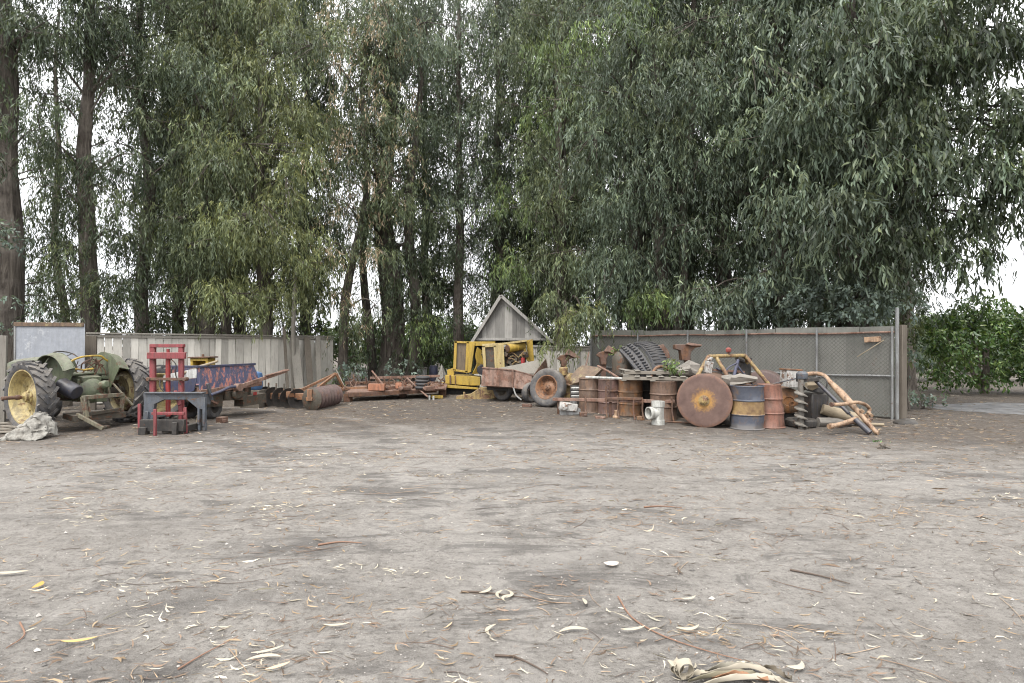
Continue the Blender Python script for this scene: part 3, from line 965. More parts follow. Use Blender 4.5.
    for i, (x0, x1, d0, hgt, ww, m, lab) in enumerate((
            (288, 284, 19.2, 2.35, 0.10, 'wood_dark', 'narrow dark batten leaning on the white fence left of the tall pole'),
            (300, 294, 19.55, 1.95, 0.30, 'wood', 'broad grey board leaning on the fence just right of the tall pole'),
            (311, 307, 19.85, 1.98, 0.22, 'wood_dark', 'darker board leaning second right of the tall pole'),
            (319, 318, 20.2, 2.0, 0.17, 'wood', 'narrow board leaning near the right end of the white fence'))):
        p0, p1 = G(x0, d0), G(x1, d0 + 0.75)
        mb = MB()
        mb.beam(p0, p1 + Vector((0, 0, hgt)), ww, 0.03, up=(0.6, -0.8, 0.0))
        single('leaning_board', mb, M[m], p0, lab, 'board', 'boards leaning on the white fence')


def build_shed():
    y0 = 22.8
    c = G(512, y0)
    root = thing('shed', c, 'small grey plank shed with a steep pointed gable among the trees', 'shed')
    xl, xr, xa = (474 - 512) / FOC * y0, (549 - 512) / FOC * y0, (501 - 512) / FOC * y0
    za, ze = 3.68, 1.95
    rnd = random.Random(6)
    mb = MB()
    x = xl
    # vertical gable boards, each cut to the slope
    while x < xr - 0.02:
        w = min(rnd.uniform(0.13, 0.2), xr - x)
        def top(q):
            return ze + (za - ze) * ((q - xl) / (xa - xl) if q < xa else (xr - q) / (xr - xa))
        x1 = x + w - 0.004
        mb.tint = rnd.uniform(0.5, 1.15)
        yy = y0 + rnd.uniform(-0.01, 0.01)
        pk = [(x, ze - 0.02), (x1, ze - 0.02), (x1, top(x1))] + ([(xa, za)] if x < xa < x1 else []) + [(x, top(x))]
        mb.prism(pk, (0, yy, 0), (1, 0, 0), (0, 0, 1), (0, 1, 0), 0.025)
        x += w
    link('gable', mb, M['shed_wood'], root, bevel=0)
    mb = MB()
    mb.tint = 0.6
    mb.prism([(xl, ze - 0.02), (xr, ze - 0.02), (xa, za)], (0, y0 + 3.28, 0), (1, 0, 0), (0, 0, 1), (0, 1, 0), 0.03)
    link('back_gable', mb, M['wood'], root, bevel=0)
    mb = MB()
    x = xl
    while x < xr - 0.02:
        w = min(rnd.uniform(0.18, 0.28), xr - x)
        mb.tint = rnd.uniform(0.8, 1.1)
        mb.box((x + w / 2, y0 + 0.03, 0.82), (w - 0.008, 0.025, 1.6))
        x += w
    mb.tint = 0.9
    for xx in (xl + 0.02, xr - 0.02):
        mb.box((xx, y0 + 1.7, 0.97), (0.03, 3.3, 1.9))
    mb.box(((xl + xr) / 2, y0 + 3.3, 1.0), (xr - xl - 0.1, 0.03, 1.95))
    link('wall', mb, M['wood_pale'], root, bevel=0.003)
    mb = MB()
    mb.box(((xl + xr) / 2, y0 - 0.03, ze - 0.02), (xr - xl + 0.1, 0.05, 0.1))
    mb.box(((xl + xr) / 2, y0 - 0.02, ze - 0.30), (xr - xl, 0.04, 0.09))
    link('cross_beam', mb, M['shed_wood'], root)
    for nm, (xa0, z0), (xb0, z1) in (('left', (xl, ze), (xa, za)), ('right', (xa, za), (xr, ze))):
        mb = MB()
        e = Vector((xb0 - xa0, 0, z1 - z0)).normalized()
        up = Vector((-e.z, 0, e.x))
        if up.z < 0:
            up = -up
        a, b = Vector((xa0, 0, z0)), Vector((xb0, 0, z1))
        ov = 0.22
        a2, b2 = (a - e * ov, b) if nm == 'left' else (a, b + e * ov)
        off = up * 0.02
        mb.ruled([a2 + off + Vector((0, y0 - 0.18, 0)), a2 + off + Vector((0, y0 + 3.5, 0))], [b2 + off + Vector((0, y0 - 0.18, 0)), b2 + off + Vector((0, y0 + 3.5, 0))], 0.035, 4)
        link('roof', mb, M['shingle'], root, bevel=0)
        mb = MB()
        mb.beam(a2 + Vector((0, y0 - 0.2, -0.02)), b2 + Vector((0, y0 - 0.2, -0.02)), 0.03, 0.12, up=up)
        link('barge_board', mb, M['shed_wood'], root)
    return root


def build_trees():
    T = tree
    # ---- left edge
    T('massive stringy trunk at the far left with few bluish shoots', 6, 16.2, 0.45, 17, 9.2, 2.6, 12, 'dark', per=11, seed=11, low=30, low_r=1.3, trunk_tint=0.8,
      extra=((-10, 60, 16, 1.2, 'dark', 5), (45, 30, 15.5, 1.0, 'dark', 5), (15, 235, 15.4, 0.5, 'blue', 2), (60, 120, 16, .7, 'dark', 2)))
    T('straight bare grey trunk left of the white fence, leaves only overhead', 84, 18.6, 0.30, 18, 10.6, 2.3, 12, 'dark', per=11, seed=12, low=12, lean=(0.15, 0), trunk_tint=1.25,
      extra=((55, 60, 18, 1.1, 'dark', 4), (120, 95, 18, 1.0, 'dark', 4), (110, 40, 18, 1.2, 'dark', 5), (135, 150, 18.2, .8, 'dark', 3), (60, 190, 18.5, .7, 'dark', 2), (35, 150, 18, .7, 'dark', 6), (48, 245, 18.2, .7, 'dark', 6), (112, 235, 18, .7, 'dark', 5), (128, 290, 18.2, .6, 'dark', 6), (32, 295, 18, .6, 'dark', 5), (68, 310, 18.2, .5, 'grey', 4), (45, 100, 18, .7, 'dark', 4), (60, 215, 18, .6, 'dark', 4), (110, 170, 18, .6, 'dark', 4), (130, 60, 18, 1.1, 'dark', 6), (35, 10, 18, 1.1, 'dark', 6), (90, 15, 17.6, 1.0, 'dark', 6), (40, 200, 18, .6, 'grey', 5), (62, 270, 18.1, .6, 'grey', 5), (118, 200, 18, .6, 'grey', 4), (105, 285, 18, .6, 'grey', 5), (60, 150, 18.3, .7, 'grey', 4), (140, 240, 18.4, .7, 'grey', 5), (115, 310, 18.4, .5, 'dark', 3)))
    T('thin dark trunk between the two big bare trunks at the left', 58, 22.5, 0.17, 15, 3.2, 1.7, 12, 'dark', per=11, seed=13, nc=3, low=20)
    T('dark slim tree just right of the bare grey trunk', 143, 20.5, 0.27, 17, 4.6, 2.2, 17, 'dark', per=9, seed=14, low=18,
      extra=((150, 260, 19.5, 0.8, 'dark', 4), (120, 215, 19.8, .7, 'grey', 3)))
    T('broad tree with olive drooping foliage over the middle of the white fence', 205, 20.6, 0.30, 17, 3.6, 3.1, 26, 'grey', per=12, seed=15, low=14, stems=((0.5, 0.2, 0.3, 0.1, 0.2, 14), (-0.55, 0.1, -0.2, 0.1, 0.16, 13)), tag_group=None,
      extra=((185, 150, 18.4, 1.1, 'grey', 8), (195, 255, 18.2, 1.0, 'grey', 7), (170, 215, 18.4, .8, 'grey', 5), (225, 195, 18.2, 1.1, 'grey', 8), (195, 60, 18.4, 1.3, 'steel', 9), (230, 95, 18.0, 1.0, 'grey', 7), (170, 285, 18.6, .7, 'grey', 4)))
    T('yellowish olive tree whose sprays hang low in front of the white fence', 262, 20.8, 0.26, 17, 3.2, 2.7, 24, 'olive', per=12, seed=16, low=14, tag_group=None,
      extra=((255, 300, 18.2, 0.8, 'olive', 7), (225, 290, 18.0, 0.7, 'olive', 6), (270, 170, 18.3, 1.2, 'olive', 9), (285, 240, 18.5, 1.0, 'olive', 8), (310, 200, 18.8, 0.9, 'olive', 6), (245, 235, 18, 1.0, 'olive', 7), (275, 110, 18.5, 1.2, 'olive', 8), (300, 40, 19, 1.3, 'grey', 8), (320, 265, 19, .7, 'olive', 4)))
    T('slim leaning pale trunk with clusters of dead brown leaves', 341, 21.8, 0.20, 16, 6.0, 2.2, 18, 'grey', per=10, seed=17, lean=(0.85, 0.1), dead=0.55, low=10, trunk_tint=1.2, tag_group=None,
      extra=((345, 90, 20.5, 1.2, 'grey', 7), (365, 170, 20.8, 1.0, 'grey', 6), (330, 150, 20.5, .9, 'grey', 5), (385, 210, 20.8, .8, 'grey', 5), (360, 30, 20.5, 1.2, 'steel', 7), (395, 120, 21, .9, 'grey', 4), (348, 255, 20.4, .7, 'grey', 4), (332, 300, 20.4, .6, 'grey', 4), (372, 310, 20.8, .6, 'grey', 4), (335, 200, 20.2, .9, 'grey', 6), (355, 320, 20.3, .5, 'grey', 4), (390, 255, 20.6, .8, 'grey', 5), (322, 240, 20, .7, 'olive', 5)))
    T('very thick dark trunk behind the flat rusty frame', 388, 23.2, 0.55, 18, 4.5, 2.7, 20, 'dark', per=10, seed=18, stems=((0.8, 0.1, 0.3, 0, 0.26, 15), (-0.75, 0.3, -0.2, 0, 0.2, 14)), trunk_tint=0.75, low=22,
      extra=((395, 290, 21.8, 0.9, 'dark', 5), (370, 255, 21.8, .8, 'dark', 4), (410, 60, 22, 1.3, 'steel', 7), (440, 35, 22, 1.3, 'steel', 7), (420, 130, 22, 1., 'dark', 4), (425, 265, 22.2, .8, 'grey', 4), (408, 315, 22, .7, 'dark', 4), (440, 220, 22.4, .7, 'grey', 4), (440, 310, 22.6, .6, 'dark', 4), (415, 200, 22, .9, 'grey', 5), (428, 325, 22.2, .5, 'bright', 4)))
    T('slender grey tree standing left of the shed gable', 459, 25.0, 0.26, 18, 5.0, 2.1, 19, 'steel', per=9, seed=19, low=14,
      extra=((455, 260, 24, 0.7, 'dark', 3), (465, 120, 23.5, 1.2, 'steel', 7), (430, 190, 24, .7, 'dark', 3), (445, 70, 23.5, 1.3, 'grey', 6), (470, 200, 23.6, .9, 'steel', 5), (462, 310, 23.6, .7, 'dark', 4)))
    T('dark tree directly behind the shed roof', 497, 26.2, 0.32, 19, 3.0, 2.5, 24, 'dark', per=11, seed=20, low=14,
      extra=((490, 230, 24.5, 1.1, 'dark', 6), (505, 270, 24.6, 0.9, 'dark', 5), (480, 170, 24.5, 1.0, 'dark', 5), (500, 90, 24, 1.2, 'dark', 5)))
    T('bright green tree right of the shed with sprays hanging to the white boards', 560, 22.4, 0.30, 18, 3.4, 2.9, 24, 'grey', per=11, seed=21, low=12, tag_group=None,
      extra=((540, 110, 19.5, 1.1, 'bright', 8), (525, 200, 19.8, 1.0, 'bright', 7), (550, 50, 20, 1.1, 'bright', 7), (560, 190, 19.5, 1.1, 'grey', 8), (575, 260, 19, 1.0, 'grey', 7), (520, 260, 20, .8, 'bright', 5), (575, 322, 17.4, 0.55, 'olive', 6), (555, 300, 18.4, 0.6, 'grey', 5), (592, 318, 17.2, 0.5, 'grey', 5), (566, 340, 17.3, .35, 'olive', 3)))
    # ---- right half
    T('rough dark trunk behind the left end of the chain link', 636, 19.4, 0.36, 17, 3.2, 2.8, 22, 'steel', per=11, seed=22, trunk_tint=0.8, low=20,
      extra=((605, 95, 17.2, 1.2, 'steel', 9), (625, 190, 17, 1.1, 'steel', 8), (590, 170, 17.2, 1.0, 'steel', 7), (620, 30, 17.2, 1.2, 'bright', 8), (600, 270, 17, 0.9, 'steel', 6), (640, 120, 16.8, 1.1, 'grey', 7)))
    T('forked dark trunk above the rubber crawler track', 664, 18.0, 0.30, 16, 3.0, 2.6, 20, 'steel', per=11, seed=23, lean=(-0.2, 0.2), stems=((0.35, 0.1, 0.6, 0, 0.2, 14),), trunk_tint=0.8, low=20,
      extra=((665, 90, 16.2, 1.2, 'steel', 9), (680, 190, 16.2, 1.0, 'steel', 7), (650, 300, 16.9, 0.6, 'bright', 5), (690, 30, 16.4, 1.2, 'grey', 8), (700, 130, 16, .8, 'steel', 4)))
    T('dark tree with open gaps above the middle of the chain link', 722, 18.6, 0.28, 17, 4.0, 2.5, 20, 'dark', per=10, seed=24, low=22,
      extra=((730, 100, 16.5, 1.1, 'dark', 7), (745, 200, 16.4, 0.9, 'dark', 5), (720, 260, 16.6, 0.7, 'steel', 4), (735, 30, 16.6, 1.2, 'dark', 7)))
    T('dark tree with bluish shoots trailing over the top of the chain link', 778, 16.6, 0.30, 16, 2.6, 2.5, 20, 'steel', (0.24, 0.04), per=11, seed=25, low=24, six=True,
      extra=((760, 295, 15.2, 0.6, 'blue', 5), (800, 305, 14.7, 0.6, 'blue', 5), (825, 292, 14.4, 0.55, 'blue', 4), (740, 310, 15.6, 0.4, 'blue', 3), (715, 305, 15.9, .5, 'steel', 4), (695, 300, 16.2, .5, 'steel', 4), (860, 315, 14.2, .4, 'blue', 3), (790, 270, 14.8, .6, 'steel', 5), (775, 220, 14.8, 0.9, 'steel', 6), (790, 90, 14.6, 1.1, 'steel', 8), (770, 150, 14.8, .9, 'dark', 5)))
    T('great spreading tree overhanging the gate post at the right', 848, 16.0, 0.46, 16, 3.6, 3.4, 26, 'steel', (0.25, 0.042), per=12, seed=26, six=True, trunk_tint=0.75, low=24,
      extra=((830, 110, 13.4, 1.1, 'steel', 10), (870, 170, 13.2, 1.1, 'steel', 10), (815, 200, 13.4, 0.9, 'steel', 7), (900, 80, 13.0, 1.2, 'dark', 11), (950, 60, 12.8, 1.1, 'dark', 10), (1000, 50, 12.8, 1.2, 'dark', 11), (1050, 100, 12.8, 1.2, 'dark', 9),
             (930, 160, 13, 1.0, 'dark', 9), (985, 145, 12.8, .9, 'dark', 8), (895, 235, 13.2, .7, 'dark', 6), (925, 240, 13.3, .5, 'dark', 4), (955, 215, 13.2, .45, 'dark', 4), (845, 260, 13.6, .8, 'steel', 6), (870, 20, 13, 1.2, 'dark', 9), (840, 30, 13.2, 1.1, 'steel', 8), (1015, 195, 12.6, .35, 'dark', 3), (965, 265, 13.3, .25, 'dark', 2), (1025, 170, 12.6, .5, 'dark', 4), (1035, 25, 12.6, 1.0, 'dark', 9), (1020, 110, 12.5, .9, 'dark', 8), (1055, 180, 12.4, .7, 'dark', 5), (985, -10, 12.6, 1.0, 'dark', 8), (1040, -40, 12.6, 1.1, 'dark', 8), (1000, 165, 12.6, .5, 'steel', 4),
             (870, 295, 13.5, .5, 'blue', 4), (890, 270, 13.6, .5, 'dark', 3)))
    T('tree with half hidden trunk right of the great overhanging one', 905, 19.5, 0.30, 16, 3.6, 2.6, 20, 'dark', per=10, seed=27, low=14,
      extra=((915, 300, 17, .6, 'dark', 3), (940, 20, 17, 1.2, 'dark', 6), (980, 100, 17, 1.1, 'dark', 5)))
    # ---- second row: fills the dark depth between the front trunks
    back = (
        (178, 26, 0.26, 'dark', 'far trunk behind the olive tree, left one'), (242, 27, 0.28, 'dark', 'far dark tree behind the yellowish olive sprays'),
        (305, 26.5, 0.26, 'dark', 'far tree behind the tall bare pole'), (425, 28.5, 0.26, 'dark', 'far tree above the white block and blue drum'), (528, 29, 0.28, 'dark', 'far tree whose crown fills the gap right of the gable'),
        (600, 26, 0.28, 'dark', 'far tree behind the hanging sprays right of the shed'), (690, 25, 0.26, 'dark', 'far dark tree behind the forked trunk'), (752, 24.5, 0.26, 'dark', 'far tree between two dark trunks above the chain link'), (815, 23.5, 0.28, 'dark', 'far tree just left of the great spreading trunk'),
        (212, 29, 0.26, 'dark', 'far tree seen behind the two olive trees'), (565, 29.5, 0.26, 'dark', 'far tree straight behind the bright green tree'), (648, 27, 0.26, 'dark', 'far tree between the rough trunk and the forked trunk'), (880, 24, 0.26, 'dark', 'far tree just right of the great spreading trunk'),
    )
    for i, (px, d, r, pal, lab) in enumerate(back):
        T(lab, px, d, r, 20, 3.4, 2.5, 24, pal, per=11, nl=12, seed=60 + i, leaf=(0.32, 0.06), nc=4, low=20, low_r=1.7, trunk_tint=0.8, tag_group='far row of eucalyptus trees')

    # ---- undergrowth
    bush('bluish young shoots behind the disc harrow hitch', 352, 20.2, 1.1, 1.25, 'blue', (0.13, 0.06), 8, 9, 71, group='bushes under the trees', broad=True)
    bush('bluish young shoots behind the flat rusty frame', 398, 20.8, 1.3, 1.15, 'blue', (0.13, 0.06), 9, 9, 72, group='bushes under the trees', broad=True)
    bush('low green bush at the right end of the white fence', 336, 21.3, 1.0, 1.0, 'bright', (0.11, 0.05), 7, 9, 73, group='bushes under the trees', broad=True)
    bush('leafy green bush left of the yellow machines', 437, 27.0, 2.6, 2.2, 'bright', (0.16, 0.07), 18, 10, 74, group='bushes under the trees', broad=True)
    bush('dark bush behind the left part of the white fence', 150, 20.0, 2.4, 2.3, 'dark', (0.18, 0.05), 14, 9, 75, group='bushes under the trees')
    bush('leafy bush behind the white fence under the olive tree', 215, 21.8, 2.6, 2.4, 'dark', (0.18, 0.05), 14, 9, 76, group='bushes under the trees')
    bush('pale green sapling tops over the fence right of the pole', 318, 23.5, 1.4, 3.1, 'bright', (0.15, 0.06), 11, 9, 77, z0=1.3, group='bushes under the trees', broad=True)
    bush('yellow green sapling rising over the chain link above the track', 652, 17.7, 1.2, 2.9, 'bright', (0.13, 0.06), 10, 9, 78, z0=1.7, group='bushes under the trees', broad=True)
    bush('blue grey shoots above the wooden fence at far left', 8, 14.8, 1.3, 2.9, 'blue', (0.13, 0.05), 9, 9, 79, z0=1.5, group='bushes under the trees', broad=True)
    bush('blue grey seedling on the ground beyond the gate post', 922, 15.2, 0.75, 0.42, 'blue', (0.12, 0.05), 6, 8, 80, group='bushes under the trees', broad=True)
    bush('blue green sapling just behind the gate post', 908, 14.8, 0.9, 1.9, 'blue', (0.14, 0.05), 8, 8, 81, z0=0.3, group='bushes under the trees', broad=True)
    bush('small green weed alone in the dirt near the yellow tubes', 883, 9.35, 0.2, 0.10, 'weed', (0.07, 0.035), 4, 4, 82, name='weed', catg='weed', broad=True, rc=(.06, .1))
    bush('fresh green sprig growing out of the pallet', 676, 13.0, 0.4, 1.38, 'bright', (0.09, 0.04), 6, 5, 83, z0=0.98, name='weed', catg='weed', broad=True, rc=(.1, .16), stemn=2)
    bush('green seedling beside the second rusty bracket', 617, 16.4, 0.4, 1.55, 'bright', (0.09, 0.04), 5, 5, 84, z0=1.1, name='weed', catg='weed', broad=True, rc=(.1, .16), stemn=2)

    und = ((118, 22, 1.8, 2.8, 'dark bush right of the bare grey trunk'), (172, 22.5, 2.6, 3.6, 'dark bush over the fence behind the red mast'), (238, 23, 2.6, 3.5, 'dark bush over the fence behind the blue hopper'), (285, 23.5, 2.4, 3.6, 'dark bush beside the tall pole'), (362, 24.5, 2.2, 2.6, 'dark bush beside the slim leaning trunk'), (412, 25.5, 2.2, 3.2, 'dark bush right of the thick trunk'), (470, 28, 2.8, 3.6, 'dark bush left of the shed roof'),
           (560, 24.5, 2.4, 3.4, 'dark bush just right of the shed roof'), (612, 21.5, 2.2, 3.3, 'dark bush behind the first piece of chain link'), (690, 20.5, 2.2, 3.0, 'dark bush over the chain link above the roller'), (745, 19.5, 2.0, 3.0, 'dark bush over the middle of the chain link'), (815, 18.5, 2.2, 3.0, 'dark bush left of the great spreading trunk'), (880, 18, 1.8, 2.8, 'dark bush right of the great spreading trunk'))
    for i, (px, d, w, h, lab) in enumerate(und):
        bush(lab, px, d, w, h, 'dark' if i % 3 else 'grey', (0.19, 0.06), 22, 9, 140 + i, z0=0.3, group='bushes under the trees', rc=(0.35, 0.6), phmin=-0.9)
    # ---- orchard to the right
    orch = (
        (985, 19.8, 3.9, 3.0, 'round glossy orchard tree nearest the gate'), (1085, 19.0, 4.0, 3.0, 'orchard tree cut by the right edge'), (1045, 25.5, 4.2, 3.3, 'orchard tree behind the nearest one, towards the right edge'),
        (935, 27.0, 4.4, 3.0, 'orchard tree seen just past the gate post'), (965, 33.0, 4.8, 3.4, 'far orchard tree between the post and the nearest one'), (915, 36, 5, 3.4, 'farthest orchard tree beside the gate post'), (1030, 36, 5, 3.6, 'far orchard tree low against the sky at right'),
        (1000, 44, 6, 3.6, 'orchard tree in the last row behind the nearest one'), (930, 50, 6.5, 3.7, 'last row orchard tree beside the post'), (1060, 46, 6, 3.6, 'last row orchard tree at the right edge'), (965, 56, 7, 4.0, 'most distant orchard tree'))
    for i, (px, d, w, h, lab) in enumerate(orch):
        near = d < 22
        bush(lab, px, d, w, h, 'avo', (0.17 if near else 0.25, 0.065 if near else 0.10), 85 if near else 56, 19 if near else 14, 90 + i, z0=0.35, name='orchard_tree', mat='avo', catg='tree', broad=True, group='orchard trees beyond the gate', trunk=0.13, droop=0.55, rc=(0.38, 0.62), nl=10, flat=0.4, phmin=-0.95)
    orch2 = ((425, 33, 5, 3.4, 'sunlit orchard tree glimpsed left of the shed'), (470, 36, 5, 3.3, 'orchard tree glimpsed behind the yellow machines'), (352, 38, 5.5, 3.3, 'orchard tree glimpsed past the right end of the white fence'), (395, 40, 5.5, 3.3, 'orchard tree glimpsed behind the very thick trunk'), (445, 46, 6, 3.6, 'farthest orchard tree left of the shed'))
    for i, (px, d, w, h, lab) in enumerate(orch2):
        bush(lab, px, d, w, h, 'avo', (0.3, 0.13), 44, 10, 110 + i, z0=0.3, name='orchard_tree', mat='avo', catg='tree', broad=True, group='orchard trees beyond the shed', trunk=0.13, droop=0.55, rc=(0.4, 0.7), nl=10, flat=0.4, phmin=-0.95)


def build_litter():
    rng = np.random.default_rng(5)
    P, D, L, Wd, T = [], [], [], [], []

    def put(n, xr, yr, lr, pal, keep=None):
        x = rng.uniform(*xr, n)
        y = rng.uniform(*yr, n)
        if keep is not None:
            m = keep(x, y)
            x, y = x[m], y[m]
        n = len(x)
        a = rng.normal(size=n) * 0.75 + (rng.uniform(size=n) < 0.5) * math.pi
        P.append(np.stack([x, y, rng.uniform(0.004, 0.014, n)], 1))
        D.append(np.stack([np.cos(a), np.sin(a), rng.normal(size=n) * 0.06 + 0.02], 1))
        l = rng.uniform(*lr, n)
        L.append(l)
        Wd.append(l * rng.uniform(0.07, 0.135, n))
        c0, c1 = np.array(pal[0]), np.array(pal[1])
        T.append((c0 + (c1 - c0) * rng.uniform(size=(n, 1))) * np.exp(rng.normal(size=(n, 1)) * 0.2))
    pale = ((0.32, 0.27, 0.20), (0.46, 0.42, 0.34))
    tan = ((0.17, 0.12, 0.075), (0.30, 0.22, 0.14))
    brown = ((0.11, 0.08, 0.06), (0.20, 0.14, 0.10))

    def clumpy(th):
        def f(x, y):
            v = np.array([mnoise.noise(Vector((a * 0.55, b * 0.8, 3.1))) for a, b in zip(x, y)])
            return v > th - rng.uniform(0, 0.35, len(x))
        return f
    put(1000, (-9, 9), (2.3, 11), (0.05, 0.15), pale, clumpy(0.12))
    put(3400, (-9, 9), (2.3, 11), (0.03, 0.12), tan, clumpy(0.12))
    put(4200, (-9, 9), (2.3, 11), (0.03, 0.10), brown, clumpy(0.1))
    put(600, (0.5, 9), (4, 11), (0.06, 0.18), brown)
    # thick along the machines and fences
    near = lambda x, y: (y + 0.42 * np.maximum(x, 0) + 0.30 * np.maximum(-x, 0)) > 13.2 + rng.normal(size=len(x)) * 1.3
    put(1500, (-13, 10), (9, 20), (0.05, 0.15), pale, near)
    put(3600, (-13, 10), (9, 22), (0.05, 0.16), tan, near)
    put(4200, (-13, 12), (9, 22), (0.05, 0.16), brown, near)
    put(900, (8, 16), (9, 18), (0.06, 0.18), tan)
    put(500, (9, 20), (18, 30), (0.1, 0.2), pale)
    # drifts: litter swept together in long thin heaps
    for q in range(150):
        cy = 2.6 + 8.5 * rng.uniform() ** 1.3
        cx = rng.uniform(-1, 1) * cy * 0.95 + (0.15 * cy if rng.uniform() < 0.5 else 0)
        k = int(rng.uniform(12, 55))
        sx_, sy_ = rng.uniform(0.15, 0.6), rng.uniform(0.03, 0.14)
        an = rng.normal() * 0.35
        u_, v_ = rng.normal(size=k) * sx_, rng.normal(size=k) * sy_
        a = an + rng.normal(size=k) * 0.5 + (rng.uniform(size=k) < 0.5) * math.pi
        P.append(np.stack([cx + u_ * math.cos(an) - v_ * math.sin(an), cy + u_ * math.sin(an) + v_ * math.cos(an), rng.uniform(0.003, 0.02, k)], 1))
        D.append(np.stack([np.cos(a), np.sin(a), rng.normal(size=k) * 0.12], 1))
        l = rng.uniform(0.02, 0.11, k)
        L.append(l)
        Wd.append(l * rng.uniform(0.05, 0.13, k))
        pl = (tan, brown, brown, pale)[int(rng.integers(0, 4))]
        c0, c1 = np.array(pl[0]), np.array(pl[1])
        T.append((c0 + (c1 - c0) * rng.uniform(size=(k, 1))) * np.exp(rng.normal(size=(k, 1)) * 0.25))
    P, D, L, Wd, T = [np.concatenate(x) for x in (P, D, L, Wd, T)]
    D /= np.linalg.norm(D, axis=1, keepdims=True)
    o = leaves_object('leaf_litter', P, D, L, Wd, T, M['litter'], None, rng, six=True, sickle=0.38, flatup=0.8)
    tag(o, 'scattered dry eucalyptus leaves and scraps lying all over the dirt', 'leaf litter', kind='stuff')

    # fine twigs: countless, one object
    rnd = random.Random(9)
    mb = MB()
    for i in range(2000):
        far = rnd.random() < 0.35
        x, y = (rnd.uniform(-12, 10), rnd.uniform(9, 17)) if far else (rnd.uniform(-6.5, 7), rnd.uniform(2.4, 9.5))
        if not far and mnoise.noise(Vector((x * 0.55, y * 0.8, 3.1))) < -0.05 and rnd.random() < 0.75:
            continue
        a = rnd.gauss(0, 0.7) + (math.pi if rnd.random() < .5 else 0)
        ln = rnd.choice((rnd.uniform(0.05, 0.16), rnd.uniform(0.12, 0.42)))
        bend = rnd.uniform(-1.2, 1.2)
        pts = []
        p = Vector((x, y, 0.006))
        for s in range(4):
            pts.append(p.copy())
            p = p + Vector((math.cos(a + bend * s / 3), math.sin(a + bend * s / 3), rnd.uniform(-0.02, 0.03))) * ln / 3
            p.z = max(p.z, 0.004)
        mb.tint = rnd.choice(((0.14, 0.10, 0.08), (0.20, 0.14, 0.10), (0.27, 0.19, 0.13), (0.10, 0.08, 0.07), (0.33, 0.25, 0.18)))
        r = rnd.uniform(0.001, 0.003) * (1.5 if far else 1)
        mb.tube(pts, [r, r, r * 0.8, r * 0.5], 4, cap=False)
    mb.t = [t if not isinstance(t, float) else (t, t, t) for t in mb.t]
    o = link('fallen_twigs', mb, M['litter'], bevel=0, smooth=0)
    tag(o, 'fine broken twigs strewn across the dirt', 'twigs', kind='stuff')

    # pebbles and crumbs of dirt
    mb = MB()
    for i in range(5200):
        y = 2.3 + 7.2 * rnd.random() ** 1.6
        x = rnd.uniform(-1, 1) * (y * 0.95)
        s = rnd.uniform(0.003, 0.009) * (1 + (rnd.random() < 0.03) * 1.5)
        c = Vector((x, y, s * 0.3))
        g = rnd.uniform(0.1, 0.42)
        mb.tint = (g, g * 0.93, g * 0.86)
        j = lambda: rnd.uniform(0.6, 1.2) * s
        vs = [c + Vector((j(), 0, 0)), c + Vector((0, j(), 0)), c + Vector((-j(), 0, 0)), c + Vector((0, -j(), 0)), c + Vector((0, 0, j() * 0.8))]
        mb.add(vs, [(0, 1, 4), (1, 2, 4), (2, 3, 4), (3, 0, 4)])
    o = link('gravel', mb, M['litter'], bevel=0, smooth=0)
    tag(o, 'loose grit and small stones over the dirt', 'gravel', kind='stuff')

    # pieces one can point to
    def g2(px, y, z=0.01):
        d = 969 / (y - 345)
        return Vector(((px - 512) / FOC * d, d, z))

    def twig(pts, r, lab, m='bark_twig', cat_='twig', name='twig', n=20):
        c = smooth_curve([g2(*p) for p in pts], n)
        mb = MB()
        mb.tint = {'d': (0.10, 0.075, 0.06), 'b': (0.22, 0.13, 0.09), 'p': (0.50, 0.44, 0.35)}[m[0] if m[0] in 'dbp' else 'b']
        mb.tube(c, [r * (1 - 0.65 * i / len(c)) for i in range(len(c))], 6)
        single(name, mb, M['litter'], g2(*pts[0]), lab, cat_, bevel=0)
    twig(((618, 598), (632, 619), (662, 637), (705, 652), (742, 662)), 0.006, 'long bowed brown twig near the bottom of the yard')
    twig(((461, 593), (480, 593.5), (503, 596), (531, 600)), 0.008, 'dark straight stick beside curled pale leaves in the middle dirt', 'dark')
    twig(((495, 657), (515, 659), (535, 668), (548, 676)), 0.007, 'crooked dark twig low down left of the bark curls', 'dark')
    twig(((20, 624), (24, 637), (6, 650)), 0.006, 'forked brown twig at the lower left edge of the dirt')
    twig(((178, 671), (205, 655), (238, 638)), 0.005, 'thin brown twig under the green leaf at lower left')
    twig(((318, 546), (340, 543), (362, 544)), 0.009, 'reddish brown stick lying level in the middle of the yard')
    twig(((644, 508), (660, 507), (682, 508.5)), 0.009, 'reddish stick lying level right of centre')
    twig(((790, 571), (820, 577), (850, 585)), 0.008, 'dark stick among brown scraps right of centre', 'dark')

